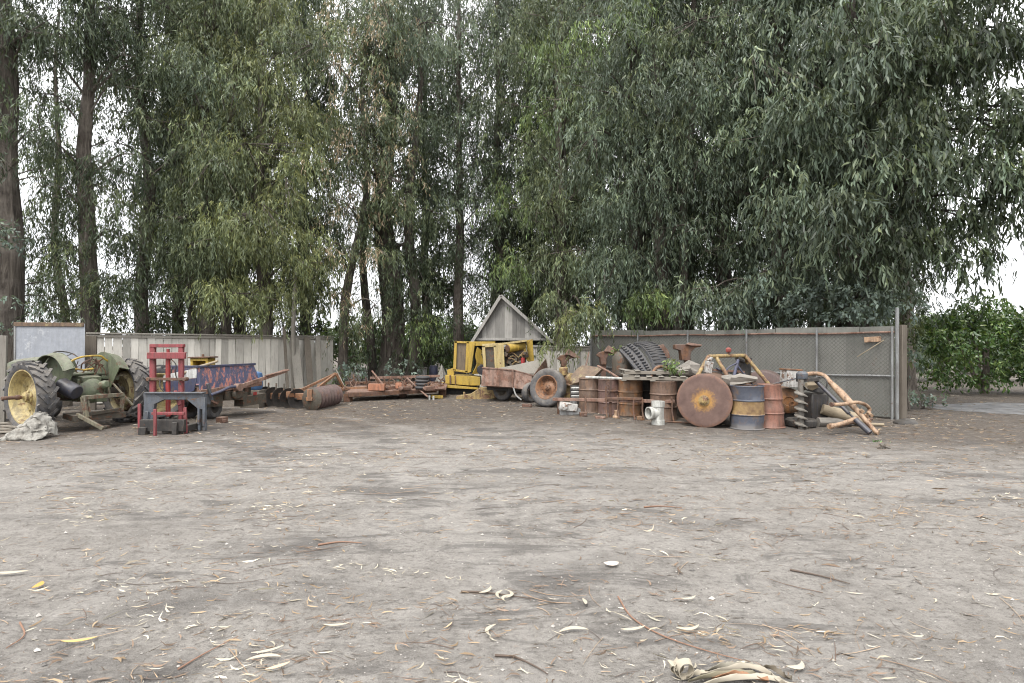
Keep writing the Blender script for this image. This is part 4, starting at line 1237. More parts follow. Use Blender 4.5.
    def curl(lab, px, y, ln, w, ang, bendv, tint=(0.36, 0.32, 0.25), name='dry_leaf', catg='leaf', grp='pale curled leaves on the dirt'):
        p = g2(px, y, 0.012)
        mb = MB()
        mb.tint = tint
        w *= 0.62
        bendv *= 1.6
        ln *= 0.88
        A, B = [], []
        for i in range(9):
            t = i / 8 - 0.5
            th = R_(ang) + bendv * t * 2
            c = p + Vector((math.cos(R_(ang)) * t * ln - math.sin(R_(ang)) * bendv * (t * t) * ln, math.sin(R_(ang)) * t * ln + math.cos(R_(ang)) * bendv * (t * t) * ln, 0.012 + 0.10 * t * t * ln))
            ww = w * (1 - (2 * abs(t)) ** 2.2) / 2 + 0.0015
            s = Vector((-math.sin(th), math.cos(th), 0.45))
            A.append(c + s * ww)
            B.append(c - s * ww * Vector((1, 1, 0.2)))
        mb.ruled(A, B, 0.0015, 2)
        single(name, mb, M['litter'], p, lab, catg, grp, bevel=0)
    curl('white curled leaf lying just left of the ring of curled leaves', 488, 594, 0.15, 0.03, 55, 0.5)
    curl('left leaf of the ring of three pale curled leaves', 497, 598, 0.14, 0.03, 85, -0.6)
    curl('right leaf of the ring of three pale curled leaves', 512, 597, 0.15, 0.032, 95, 0.9)
    curl('middle leaf of the ring of three pale curled leaves', 503, 601, 0.12, 0.026, 70, -0.9)
    curl('single pale sickle leaf below the ring of curled leaves', 487, 634, 0.16, 0.03, 80, -0.7)
    curl('large pale leaf bowed over above the crooked twig', 572, 632, 0.2, 0.032, 10, -0.6)
    curl('pale leaf with a ragged tip right of the bowed leaf', 634, 633, 0.18, 0.024, 15, 0.2)
    curl('pale pointed leaf slanting above the long bowed twig', 624, 620, 0.16, 0.02, 130, 0.2)
    curl('cream leaf lying right of the long bowed twig', 690, 633, 0.17, 0.028, 12, 0.5)
    curl('stubby ribbed white scrap left of the long bowed twig', 585, 605, 0.10, 0.04, 95, 0.2)
    curl('long white leaf at the left edge of the dirt', 10, 576, 0.26, 0.035, 10, 0.15)
    curl('orange leaf standing on edge at the left of the dirt', 40, 588, 0.13, 0.05, 100, 0.4, (0.5, 0.27, 0.08))
    curl('long olive yellow leaf near the lower left', 78, 645, 0.2, 0.022, 15, 0.2, (0.42, 0.30, 0.12))
    curl('white leaf bent like a boomerang at lower left', 265, 660, 0.2, 0.03, 12, -0.5)
    curl('pale leaf crossing the boomerang leaf', 268, 655, 0.19, 0.022, 28, 0.2)
    curl('tan leaf right of the boomerang leaf at lower left', 278, 671, 0.14, 0.025, 35, 0.1, (0.45, 0.34, 0.24))
    curl('white leaf at the right edge of the left half, bottom', 336, 629, 0.17, 0.02, 8, 0.2)
    curl('white leaf lying alone far right of the bowed twig', 690, 602, 0.13, 0.02, 20, 0.4)
    curl('crumpled brown white leaf standing up right of centre', 612, 567, 0.13, 0.08, 5, 0.6, (0.5, 0.42, 0.36))
    curl('white leaf below the lone pale leaf at bottom right', 800, 672, 0.13, 0.04, 25, 0.8)

    # bark curls at the bottom edge
    def bark(lab, pts, w, r, tint):
        c = smooth_curve([g2(*p) for p in pts], 18)
        mb = MB()
        mb.tint = tint
        A, B = [], []
        for i, p in enumerate(c):
            t = i / (len(c) - 1)
            ww = w * (0.25 + math.sin(math.pi * min(max(t, 0.04), 0.96)))
            dv = (c[min(i + 1, len(c) - 1)] - c[max(i - 1, 0)]).normalized()
            s = dv.cross(Vector((0, 0, 1)))
            A.append(p + s * ww / 2 + Vector((0, 0, r * (0.5 + 0.5 * math.sin(t * 5)))))
            B.append(p - s * ww / 2 + Vector((0, 0, r * (1 + math.sin(t * 7)) * 0.7)))
        mb.ruled(A, B, 0.003, 5, bump=lambda i, j: 0.02 * math.sin(j / 5 * math.pi) + 0.004 * math.sin(i * 1.7 + j))
        single('bark_strip', mb, M['litter'], c[0], lab, 'bark', 'strips of shed bark at the bottom edge', bevel=0)
    bark('pale upper strip of shed bark lying at the bottom edge', ((700, 680), (722, 676), (748, 671), (768, 676), (782, 686)), 0.017, 0.016, (0.30, 0.265, 0.21))
    bark('olive grey lower strip of shed bark at the bottom edge', ((688, 686), (712, 682), (745, 677), (766, 680)), 0.016, 0.02, (0.19, 0.17, 0.12))
    bark('cream middle strip of shed bark at the bottom edge', ((695, 692), (730, 685), (770, 682), (795, 690)), 0.02, 0.02, (0.33, 0.295, 0.235))
    bark('narrow grey strip of bark lying highest of the bottom pile', ((704, 676), (726, 670), (752, 667)), 0.012, 0.014, (0.22, 0.20, 0.16))
    bark('short cream strip of bark at the left of the bottom pile', ((686, 682), (700, 678), (716, 679)), 0.013, 0.015, (0.36, 0.32, 0.25))
    bark('reddish thin strip of bark under the pale strips', ((712, 683), (740, 680), (768, 683)), 0.012, 0.02, (0.24, 0.13, 0.075))
    bark('dark thin strip of bark curving away at the right of the pale strips', ((764, 672), (776, 676), (792, 682)), 0.014, 0.02, (0.12, 0.10, 0.075))
    mb = MB()
    mb.tint = (0.34, 0.30, 0.235)
    c0 = g2(672, 679, 0.0)
    A, B = [], []
    for i in range(40):
        th = i * 0.42
        r = 0.016 + 0.0009 * i
        A.append(c0 + Vector((math.cos(th) * r + 0.002 * i, 0.02 * math.sin(th * .3) - 0.02, 0.052 + math.sin(th) * r)))
        B.append(A[-1] + Vector((0.012 * math.sin(i), 0.05, 0.002)))
    mb.ruled(A, B, 0.0025, 2)
    single('bark_curl', mb, M['litter'], c0, 'small rolled up curl of cream bark at the bottom edge', 'bark', bevel=0)


# ------------------------------------------------------------------ machines and scrap
def tyre_mesh(Rr, rin, w, c, axis, lugs=0, n=36):
    """tyre as a lathe round axis, with chevron lugs if asked."""
    mb = MB()
    h = w / 2
    b = Rr - (0.045 if lugs else 0.0)
    prof = [(rin, -h * 0.78), (rin + (b - rin) * 0.35, -h * 0.98), (rin + (b - rin) * 0.75, -h), (b - 0.02, -h * 0.86), (b, -h * 0.6), (b + 0.006, 0), (b, h * 0.6), (b - 0.02, h * 0.86), (rin + (b - rin) * 0.75, h), (rin + (b - rin) * 0.35, h * 0.98), (rin, h * 0.78), (rin - 0.015, 0)]
    mb.lathe(prof, c, axis, n, closed=True)
    if lugs:
        a = Vector(axis).normalized()
        ref = Vector((0, 0, 1))
        s = a.cross(ref).normalized()
        u = a.cross(s)
        c = Vector(c)
        for k in range(lugs):
            for sg in (1, -1):
                th = 2 * math.pi * (k + (0.5 if sg > 0 else 0)) / lugs
                pts = []
                for t in (0.0, 0.5, 1.0):
                    ph = th + 0.30 * t
                    rr = b - 0.012 + 0.004 - 0.05 * max(0, t - 0.72)
                    pts.append(c + a * (sg * (0.01 + h * 0.98 * t)) + (s * math.cos(ph) + u * math.sin(ph)) * (rr + 0.018))
                rad = (pts[1] - c - a * (pts[1] - c).dot(a)).normalized()
                mb.beam(pts[0], pts[1], 0.048, 0.055, up=rad)
                rad = (pts[2] - c - a * (pts[2] - c).dot(a)).normalized()
                mb.beam(pts[1], pts[2], 0.048, 0.055, up=rad)
    return mb


def wheel(root, c, axis, Rr, rin, w, rimm, lugs, dish=0.1, hubr=0.09, tyre='tyre', local=True):
    """part wheel (rim and disc) with sub-parts tyre and hub; axis points to the outer face."""
    a = Vector(axis).normalized()
    c = Vector(c)
    mb = MB()
    h = w * 0.42
    mb.lathe([(rin + 0.012, -h), (rin + 0.02, -h * 0.9), (rin - 0.02, -h * 0.6), (rin - 0.05, 0), (rin - 0.02, h * 0.6), (rin + 0.02, h * 0.9), (rin + 0.016, h), (rin - 0.008, h), (rin - 0.045, h * 0.55), (rin - 0.075, h * 0.4 - dish * 0.3),
              (rin - 0.10, h * 0.1 - dish * 0.5), (rin * 0.62, -dish * 0.55), (hubr * 1.7, -dish * 0.15), (hubr * 1.2, dish * 0.1), (0.0, dish * 0.1), (0.0, -dish * 0.4), (hubr * 1.7, -dish * 0.4), (rin * 0.62, -dish * 0.75), (rin - 0.08, -h * 0.2)], c, a, 36)
    ref = Vector((0, 0, 1))
    s = a.cross(ref).normalized()
    u = a.cross(s)
    for k in range(8):
        th = k * math.pi / 4 + 0.2
        p = c + (s * math.cos(th) + u * math.sin(th)) * (rin * 0.66) - a * dish * 0.55
        mb.tube([p, p + a * 0.035], 0.02, 6)
    o = link('wheel', mb, rimm, root, world=not local, bevel=0)
    link('tyre', tyre_mesh(Rr, rin, w, c, a, lugs), M[tyre], o, False, bevel=0)
    hb = MB()
    hb.lathe([(hubr * 1.3, 0.0), (hubr * 1.25, dish * 0.2), (hubr, dish * 0.25), (hubr * 0.9, dish * 0.6), (hubr * 0.45, dish * 0.65), (hubr * 0.4, dish * 0.9), (0, dish * 0.9)], c, a, 18)
    for k in range(6):
        th = k * math.pi / 3
        p = c + (s * math.cos(th) + u * math.sin(th)) * hubr * 1.1
        hb.tube([p, p + a * (dish * 0.3 + 0.012)], 0.014, 6)
    link('hub', hb, rimm, o, False, bevel=0)
    if not local:
        pass
    return o


def local_part(root, name, mb, mat, **kw):
    return link(name, mb, mat, root, False, **kw)


def build_tractor():
    o = Vector((-8.95, 11.85, 0))
    t = thing('tractor', o, 'old green tractor with big yellow rear wheels and bent yellow seat frame', 'tractor', 63.9)
    P = lambda n, mb, m, **k: local_part(t, n, mb, M[m] if isinstance(m, str) else m, **k)
    # x to the right of travel, y forward, z up
    wl = wheel(t, (-0.89, 0, 0.7), (-1, 0, 0), 0.71, 0.515, 0.31, M['rim_yellow'], 20, 0.16, 0.10)
    sh = MB()
    sh.tube([(-0.85, 0, 0.7), (-1.34, 0, 0.7)], 0.036, 10)
    sh.tube([(-1.06, 0, 0.7), (-1.12, 0, 0.7)], 0.05, 10)
    link('axle_shaft', sh, M['rust'], wl, False)
    wheel(t, (0.89, 0, 0.7), (1, 0, 0), 0.71, 0.515, 0.33, M['inner_yellow'], 20, 0.16, 0.10)
    for sx in (-1, 1):
        wheel(t, (sx * 0.55, 2.35, 0.36), (sx, 0, 0), 0.36, 0.2, 0.16, M['inner_yellow'], 0, 0.06, 0.06)
    mb = MB()
    mb.tube([(-0.85, 0, 0.7), (-0.55, 0, 0.7), (-0.3, 0, 0.72), (0.3, 0, 0.72), (0.55, 0, 0.7), (0.85, 0, 0.7)], [0.085, 0.09, 0.15, 0.15, 0.09, 0.085], 12)
    mb.lathe([(0.17, 0), (0.17, 0.03), (0.1, 0.05)], (0.66, 0, 0.7), (1, 0, 0), 14)
    P('rear_axle', mb, 'grime')
    mb = MB()
    mb.box((0, 0.25, 0.78), (0.44, 1.1, 0.46))
    mb.lathe([(0.21, 0), (0.25, 0.04), (0.25, 0.10), (0.2, 0.14), (0.12, 0.18), (0, 0.19)], (0, -0.3, 0.76), (0, -1, 0), 20)
    mb.box((0, -0.22, 1.02), (0.36, 0.34, 0.1), (8, 0, 0))
    mb.box((-0.05, 0.1, 1.05), (0.26, 0.5, 0.12))
    mb.box((0.12, -0.42, 0.62), (0.2, 0.16, 0.18))
    mb.lathe([(0.09, 0), (0.09, 0.12), (0.06, 0.16), (0, 0.16)], (0.14, -0.42, 0.86), (0.2, -0.8, 0.2), 12)
    mb.warp(0.012, 6)
    P('gear_housing', mb, 'green')
    mb = MB()
    mb.box((0, 1.35, 0.78), (0.34, 1.2, 0.5))
    mb.box((0, 2.1, 0.6), (0.3, 0.7, 0.2))
    mb.tube([(-0.5, 2.35, 0.4), (0.5, 2.35, 0.4)], 0.05, 8)
    P('engine_block', mb, 'grime')
    mb = MB()
    prof = [(-0.27, 1.0), (-0.28, 1.22), (-0.22, 1.38), (-0.08, 1.45), (0.08, 1.45), (0.22, 1.38), (0.28, 1.22), (0.27, 1.0)]
    n = 7
    A = [[(x * s, y, z + dz) for x, z in prof] for y, s, dz in ((0.72, 1.0, -0.02), (0.8, 1.03, 0), (1.3, 1.0, 0.0), (1.9, 0.97, -0.03), (2.5, 0.92, -0.08), (2.56, 0.85, -0.1))]
    vs = [p for row in A for p in row]
    m = len(prof)
    fs = [(i * m + j, i * m + j + 1, (i + 1) * m + j + 1, (i + 1) * m + j) for i in range(len(A) - 1) for j in range(m - 1)]
    fs += [tuple(range(m)), tuple(range((len(A) - 1) * m, len(A) * m))[::-1]]
    mb.add(vs, fs)
    mb.warp(0.012, 3)
    hd = P('hood', mb, 'green')
    mb = MB()
    mb.tube([(0.05, 1.2, 1.43), (0.05, 1.2, 1.52)], 0.035, 10)
    link('filler_cap', mb, M['rust'], hd, False)
    # clam fenders
    for sx in (-1, 1):
        mb = MB()
        A, B = [], []
        # angle measured from straight back (-y), going up and forward
        ex, tp = 0.92, 1.02
        for k in range(15):
            th = R_(40 + 100 * k / 14)
            r = 0.80 + 0.03 * math.sin(th)
            A.append((sx * 0.42, -math.cos(th) * r * ex, 0.70 + math.sin(th) * r * tp))
            B.append((sx * 0.60, -math.cos(th) * r * ex, 0.68 + math.sin(th) * r * tp - 0.03))
        mb.ruled(A, B, 0.016, 4, bump=lambda i, j: 0.012 * math.sin(i * 0.8 + j))
        inner = [(a[1], a[2]) for a in A] + [(0.18, 0.95), (-0.15, 0.62)]
        mb.prism(inner, (sx * 0.41, 0, 0), (0, 1, 0), (0, 0, 1), (1, 0, 0), 0.014)
        mb.tube([(sx * 0.60, b[1], b[2]) for b in B], 0.014, 6)
        mb.warp(0.018, 3.5, sx)
        P('fender', mb, 'green', bevel=0)
    # steering wheel
    mb = MB()
    c, ax = Vector((-0.05, 0.52, 1.47)), Vector((0, -0.45, 0.9)).normalized()
    s = Vector((1, 0, 0))
    u = ax.cross(s)
    ring = [c + (s * math.cos(k * math.pi / 12) + u * math.sin(k * math.pi / 12)) * 0.21 for k in range(25)]
    mb.tube(ring, 0.014, 8, cap=False)
    for k in range(3):
        mb.tube([c - ax * 0.02, c + (s * math.cos(k * 2.09 + .5) + u * math.sin(k * 2.09 + .5)) * 0.21], 0.008, 6)
    mb.tube([c, c - ax * 0.55], 0.016, 8)
    P('steering_wheel', mb, 'black', bevel=0)
    # bent yellow seat frame with wires
    mb = MB()
    pts = smooth_curve([(-0.30, -0.28, 1.24), (-0.32, -0.25, 1.36), (-0.16, -0.22, 1.44), (0.02, -0.2, 1.47), (0.26, -0.18, 1.47), (0.36, -0.17, 1.40), (0.42, -0.17, 1.36)], 24)
    mb.tube(pts, 0.02, 8)
    mb.tube([(-0.34, -0.26, 1.35), (-0.28, -0.28, 1.22), (-0.10, -0.28, 1.19), (0.08, -0.26, 1.21)], 0.02, 8)
    P('seat_frame', mb, 'yellow', bevel=0)
    mb = MB()
    rnd = random.Random(3)
    for i in range(13):
        a = Vector((rnd.uniform(-0.28, 0.34), rnd.uniform(-0.25, -0.05), rnd.uniform(1.33, 1.45)))
        b = Vector((rnd.uniform(-0.25, 0.38), rnd.uniform(-0.25, 0.05), rnd.uniform(1.0, 1.25)))
        mid = (a + b) / 2 + Vector((rnd.uniform(-.12, .12), rnd.uniform(-.1, .1), rnd.uniform(-.08, .08)))
        mb.tube(smooth_curve([a, mid, b], 10), rnd.uniform(0.006, 0.014), 6)
    P('seat_spring', mb, 'rust', bevel=0)
    mb = MB()
    mb.box((-0.06, -0.05, 1.115), (0.5, 0.3, 0.03), (4, -3, 8))
    mb.box((0.3, 0.02, 1.1), (0.34, 0.3, 0.04), (0, 6, -12))
    mb.box((0.46, -0.18, 1.0), (0.34, 0.05, 0.07), (0, 8, 0))
    P('deck_plate', mb, 'green')
    # black cylinder beside the housing
    mb = MB()
    mb.lathe([(0, -0.22), (0.13, -0.22), (0.155, -0.19), (0.155, 0.15), (0.13, 0.19), (0, 0.19)], (-0.43, -0.42, 0.83), (0.25, -0.75, -0.35), 20)
    P('battery_canister', mb, 'blueblack')
    # hitch
    mb = MB()
    mb.beam((-0.36, -0.72, 0.66), (0.46, -0.66, 0.66), 0.05, 0.08)
    mb.beam((-0.33, -0.70, 0.68), (-0.30, -0.78, 0.26), 0.05, 0.09)
    mb.beam((-0.24, -0.66, 0.7), (-0.22, -0.74, 0.24), 0.04, 0.06)
    mb.beam((0.46, -0.64, 0.66), (0.43, -0.62, 0.24), 0.06, 0.06)
    mb.beam((-0.42, -0.66, 0.34), (-0.16, -1.08, 0.05), 0.06, 0.07)
    mb.beam((0.42, -0.3, 0.92), (0.62, -0.7, 0.42), 0.035, 0.035)
    mb.beam((0.52, -0.45, 0.62), (0.74, -0.5, 0.52), 0.03, 0.03)
    mb.beam((0.4, -0.2, 0.95), (0.42, -0.25, 0.5), 0.04, 0.04)
    P('three_point_hitch', mb, 'hitch')
    mb = MB()
    mb.box((0.0, -0.5, 0.27), (0.98, 0.42, 0.12), (3, 2, 0))
    mb.box((0.02, -0.72, 0.34), (0.72, 0.08, 0.08), (0, -3, 4))
    mb.warp(0.035, 5)
    P('drawbar_platform', mb, 'grime')
    mb = MB()
    mb.beam((0.40, -0.45, 0.34), (1.02, -0.62, 0.05), 0.07, 0.06)
    P('lower_link', mb, 'black')

    # crumpled cloth against the wheel
    c = W(27, 431, 10.35)
    c.z = 0
    mb = MB()
    nu, nv = 60, 40
    vs, fs = [], []
    for i in range(nu):
        for j in range(nv):
            u_, v_ = i / (nu - 1), j / (nv - 1)
            x = (u_ - 0.5) * 0.78
            prof = max(0.0, 1 - abs(u_ - 0.66) / (0.36 if u_ > 0.66 else 0.62))
            hgt = 0.42 * prof ** 0.8 + 0.03
            y = -0.26 + 0.55 * v_
            zz = hgt * math.sin(min(1.0, v_ * 1.35) * math.pi / 2) ** 0.75
            q = Vector((x, y, zz))
            dd = mnoise.noise_vector(q * 6) * 0.075 + mnoise.noise_vector(q * 14) * 0.045 + mnoise.noise_vector(q * 30) * 0.012
            edge = min(1.0, v_ * 5)
            q = q + dd * Vector((1, 1, edge))
            q.z = max(q.z, 0.006)
            vs.append(c + q)
    for i in range(nu - 1):
        for j in range(nv - 1):
            fs.append((i * nv + j, (i + 1) * nv + j, (i + 1) * nv + j + 1, i * nv + j + 1))
    mb.add(vs, fs)
    o = single('canvas_sheet', mb, M['cloth'], c, 'crumpled dirty pale canvas heaped against the big yellow wheel', 'cloth', bevel=0, smooth=60)
    o.modifiers.new('thick', 'SOLIDIFY').thickness = 0.006


def build_mast():
    d = 11.55
    s = d / FOC
    base = G(167, d)
    t = thing('lift_mast', base, 'red forklift mast standing in front of the blue hopper', 'lift mast')
    P = lambda n, mb, m, **k: link(n, mb, M[m], t, True, **k)
    X = lambda px: (px - 512) * s
    Z = lambda y: EYE - (y - HZ) * s
    for px, w in ((152, 0.09), (180.5, 0.075)):
        mb = MB()
        x = X(px)
        mb.box((x, d, (0.1 + 1.72) / 2), (w, 0.03, 1.62))
        mb.box((x - w / 2, d + 0.03, 0.9), (0.018, 0.07, 1.62))
        mb.box((x + w / 2, d + 0.03, 0.9), (0.018, 0.07, 1.62))
        P('upright', mb, 'red')
    mb = MB()
    mb.tube([(X(167.5), d + 0.02, 0.25), (X(167.5), d + 0.02, 1.42)], 0.045, 14)
    mb.tube([(X(167.5), d + 0.02, 1.42), (X(167.5), d + 0.02, 1.62)], 0.03, 12)
    P('lift_cylinder', mb, 'red_bright')
    mb = MB()
    mb.box((X(167), d + 0.02, 1.685), (0.68, 0.09, 0.07))
    P('top_crossbar', mb, 'red')
    mb = MB()
    mb.box((X(168), d - 0.05, 1.485), (0.77, 0.06, 0.125))
    mb.box((X(168), d - 0.02, 1.54), (0.75, 0.1, 0.02))
    P('carriage_bar', mb, 'red')
    mb = MB()
    mb.box((X(168), d - 0.03, Z(379)), (0.74, 0.05, 0.055))
    for px in (150, 186):
        mb.tube([(X(px), d - 0.08, Z(379)), (X(px), d + 0.05, Z(379))], 0.04, 10)
    P('middle_crossbar', mb, 'rust')
    mb = MB()
    mb.tube(smooth_curve([(X(172), d - 0.04, 1.42), (X(178), d - 0.07, 1.3), (X(177), d - 0.05, 1.1), (X(182), d - 0.05, 0.9)], 16), 0.011, 6)
    mb.tube(smooth_curve([(X(162), d - 0.06, 1.0), (X(163), d - 0.09, 0.85), (X(168), d - 0.06, 0.72)], 12), 0.014, 6)
    P('hydraulic_hose', mb, 'black', bevel=0)
    # the fork carriage stands forward of the mast
    df = 10.85
    Xf = lambda px, dd=df: (px - 512) / FOC * dd
    mb = MB()
    mb.box((Xf(163), df, 0.17), (0.84, 0.09, 0.22))
    mb.box((Xf(145), df - 0.03, 0.07), (0.14, 0.14, 0.14))
    mb.box((Xf(177), df - 0.04, 0.12), (0.09, 0.12, 0.24))
    mb.box((Xf(165), df + 0.35, 0.09), (0.12, 0.7, 0.12))
    mb.box((Xf(181), df + 0.35, 0.09), (0.1, 0.7, 0.12))
    P('carriage_base', mb, 'black')
    mb = MB()
    mb.box((Xf(169), df - 0.02, 0.40), (0.62, 0.05, 0.055))
    P('lower_crossbar', mb, 'red')
    for px, dd, zt, lean in ((155, 10.68, 0.50, 0), (185.5, 10.95, 0.50, -1), (139.5, 11.05, 0.56, 0)):
        mb = MB()
        mb.box((Xf(px, dd), dd, zt / 2), (0.05, 0.045, zt), (0, lean * 2, 0))
        P('fork_post', mb, 'red')
    mb = MB()
    mb.beam((X(178), d - 0.1, 0.78), (X(185), d - 0.18, 0.5), 0.06, 0.05)
    P('brace', mb, 'red')

    # blue grey arched frame in front
    d = 11.32
    s = d / FOC
    base = G(175, d)
    t = thing('hitch_frame', base, 'blue grey steel arch frame standing before the red mast', 'hitch frame')
    mb = MB()
    mb.box((X(176), d, Z(396.5)), (1.14, 0.08, 0.12))
    mb.box((X(176), d - 0.03, Z(392.6)), (1.16, 0.14, 0.025))
    link('top_beam', mb, M['bluegrey'], t)
    mb = MB()
    mb.prism([(X(145), Z(393)), (X(155), Z(393)), (X(166), Z(399)), (X(156), Z(404)), (X(154), Z(424)), (X(144), Z(424)), (X(145.5), Z(404))], (0, d - 0.055, 0), (1, 0, 0), (0, 0, 1), (0, 1, 0), 0.09)
    mb.box((X(149.5), d - 0.07, Z(416)), (0.06, 0.06, 0.2))
    mb.box((X(149), d, 0.06), (0.11, 0.1, 0.12))
    link('leg', mb, M['bluegrey'], t)
    mb = MB()
    mb.prism([(X(188), Z(399)), (X(206), Z(397)), (X(206), Z(426)), (X(203.5), Z(426)), (X(203.5), Z(409)), (X(201), Z(409)), (X(201), Z(424)), (X(198.5), Z(424)), (X(198.5), Z(408))], (0, d - 0.05, 0), (1, 0, 0), (0, 0, 1), (0, 1, 0), 0.08)
    mb.box((X(205), d, 0.08), (0.05, 0.07, 0.16))
    mb.box((X(199.8), d, 0.08), (0.05, 0.07, 0.16))
    link('leg', mb, M['bluegrey'], t)
    # short forked stick by the frame
    mb = MB()
    mb.beam(G(196, 11.5), W(198.5, 413, 11.7), 0.035, 0.03)
    mb.beam(G(200.5, 11.4), W(198, 412, 11.7), 0.035, 0.03)
    single('forked_stick', mb, M['log'], G(198, 11.5), 'small forked pale stick under the right end of the blue grey arch', 'stick')
    # loose wheel behind the mast
    t = thing('tractor_wheel', G(161, 12.9), 'loose wheel with yellow rim standing behind the red mast', 'wheel')
    wheel(t, (0, 0, 0.63), (0.35, -0.94, 0.05), 0.63, 0.42, 0.3, M['rim_yellow'], 18, 0.1, 0.08)


def build_hopper():
    o = Vector((-6.9, 12.5, 0))
    t = thing('spreader', o, 'peeling blue and red seed spreader hopper on a small wheel', 'spreader', 68.0)
    P = lambda n, mb, m, **k: link(n, mb, M[m], t, False, **k)
    # x runs away along the front face, y to the back (left), z up
    L, D = 1.62, 0.8
    mb = MB()
    # sloping front and back sheets, slight flare at the top
    def sheet(p, th=0.02):
        a, b, c, d_ = [Vector(q) for q in p]
        mb.ruled([a, a.lerp(b, .33), a.lerp(b, .66), b], [d_, d_.lerp(c, .33), d_.lerp(c, .66), c], th, 8)
    sheet([(0, -0.02, 1.2), (L - 0.07, -0.02, 1.2), (L + 0.06, -0.07, 0.77), (-0.01, -0.07, 0.68)])
    sheet([(0, D, 1.2), (L - 0.07, D, 1.2), (L + 0.06, D - 0.1, 0.8), (0.0, D - 0.1, 0.76)])
    sheet([(L - 0.07, -0.02, 1.2), (L - 0.07, D, 1.2), (L + 0.06, D - 0.1, 0.8), (L + 0.06, -0.05, 0.78)])
    mb.box((L / 2, D / 2, 0.79), (L - 0.15, D - 0.2, 0.02))
    mb.warp(0.02, 3)
    P('hopper', mb, 'blue_red', bevel=0.003)
    mb = MB()
    mb.beam((-0.03, -0.035, 1.225), (L - 0.05, -0.035, 1.235), 0.05, 0.05)
    mb.beam((-0.02, -0.03, 1.225), (-0.02, D, 1.22), 0.05, 0.05)
    P('rim', mb, 'navy')
    mb = MB()
    mb.prism([(0.0, 0.98), (0.0, 1.19), (1.05, 1.02), (1.05, 0.86)], (-0.028, 0, 0), (0, 1, 0), (0, 0, 1), (1, 0, 0), 0.02)
    P('end_panel', mb, 'white')
    mb = MB()
    mb.prism([(0.06, 0.70), (0.0, 0.975), (1.05, 0.855), (1.0, 0.55), (0.4, 0.58)], (-0.03, 0, 0), (0, 1, 0), (0, 0, 1), (1, 0, 0), 0.025)
    P('end_guard', mb, 'navy')
    # chassis
    mb = MB()
    mb.beam((-0.02, -0.09, 0.665), (L + 0.07, -0.09, 0.755), 0.09, 0.10)
    mb.beam((0.0, 0.6, 0.62), (L - 0.1, 0.6, 0.62), 0.07, 0.07)
    mb.box((0.1, 0.05, 0.58), (0.16, 0.1, 0.36))
    mb.beam((0.04, 0.02, 0.62), (0.5, -0.02, 0.36), 0.06, 0.05)
    mb.box((L - 0.15, 0.2, 0.68), (0.1, 0.14, 0.25))
    P('chassis', mb, 'rust_pink')
    mb = MB()
    mb.box((0.14, -0.10, 0.52), (0.24, 0.035, 0.26), (0, 12, 0))
    mb.beam((0.12, -0.16, 0.85), (0.24, -0.16, 0.48), 0.06, 0.05)
    P('side_bracket', mb, 'bluegrey')
    mb = MB()
    mb.tube(smooth_curve([(0.18, -0.2, 0.60), (0.38, -0.24, 0.66), (0.62, -0.26, 0.74), (0.82, -0.26, 0.74)], 16), [0.035] * 17 if False else 0.032, 8)
    P('control_arm', mb, 'navy', bevel=0)
    mb = MB()
    mb.beam((0.80, -0.27, 0.72), (2.05, -0.55, 1.06), 0.05, 0.085)
    mb.beam((1.5, -0.44, 0.96), (2.1, -0.58, 1.08), 0.09, 0.03)
    mb.tube([(0.86, -0.33, 0.72), (0.86, -0.18, 0.72)], 0.09, 14)
    P('drawbar', mb, 'rust_pink')
    mb = MB()
    mb.box((0.85, 0.30, 0.55), (1.5, 0.3, 0.3), (0, 3, 0))
    mb.box((0.5, 0.25, 0.42), (0.5, 0.3, 0.25), (0, 3, 0))
    mb.box((1.05, 0.04, 0.50), (0.5, 0.22, 0.2), (0, 4, 0))
    mb.lathe([(0.14, 0), (0.14, 0.05), (0.1, 0.09), (0, 0.09)], (0.95, -0.10, 0.56), (0, -1, 0), 14)
    mb.box((1.55, 0.1, 0.36), (0.7, 0.3, 0.24), (0, -3, 0))
    mb.warp(0.025, 6)
    P('gearbox', mb, 'grime')
    mb = MB()
    mb.box((1.5, -0.10, 0.52), (0.1, 0.02, 0.08))
    P('reflector', mb, 'red_bright')
    wheel(t, (0.62, 0.32, 0.27), (0.25, -0.97, 0), 0.27, 0.13, 0.24, M['black'], 0, 0.05, 0.05)
    wheel(t, (0.46, 0.85, 0.3), (0, 1, 0), 0.30, 0.16, 0.2, M['grime'], 0, 0.05, 0.05)
    # pole lying on the hopper
    mb = MB()
    a, b = W(183, 373.5, 12.6), W(218, 361, 12.7)
    mb.tube([a, a.lerp(b, 0.5) + Vector((0, 0, 0.015)), b], [0.03, 0.035, 0.025], 8)
    single('wooden_rail', mb, M['log'], a, 'pale wooden rail lying aslant on the edge of the blue hopper', 'rail')
    # blue plastic barrel behind
    q = G(254, 15.6)
    mb = MB()
    mb.box(q + Vector((0, 0, 0.24)), (0.5, 0.5, 0.48))
    mb.warp(0.02, 4)
    single('wooden_crate', mb, M['wood_dark'], q, 'dark wooden crate carrying the small blue barrel behind the hopper', 'crate')
    t = thing('plastic_barrel', q + Vector((0, 0, 0.482)), 'small bright blue plastic barrel half hidden behind the hopper', 'barrel')
    mb = MB()
    mb.lathe([(0, 0), (0.19, 0), (0.22, 0.04), (0.225, 0.2), (0.215, 0.22), (0.225, 0.24), (0.225, 0.36), (0.2, 0.45), (0.12, 0.49), (0, 0.5)], (0, 0, 0), n=26)
    link('body', mb, M['blue'], t, False, bevel=0)
    # yellow box behind
    q = G(203, 14.4)
    t = thing('pump_housing', q, 'yellow metal box with a rusty lid poking up behind the blue hopper', 'housing')
    mb = MB()
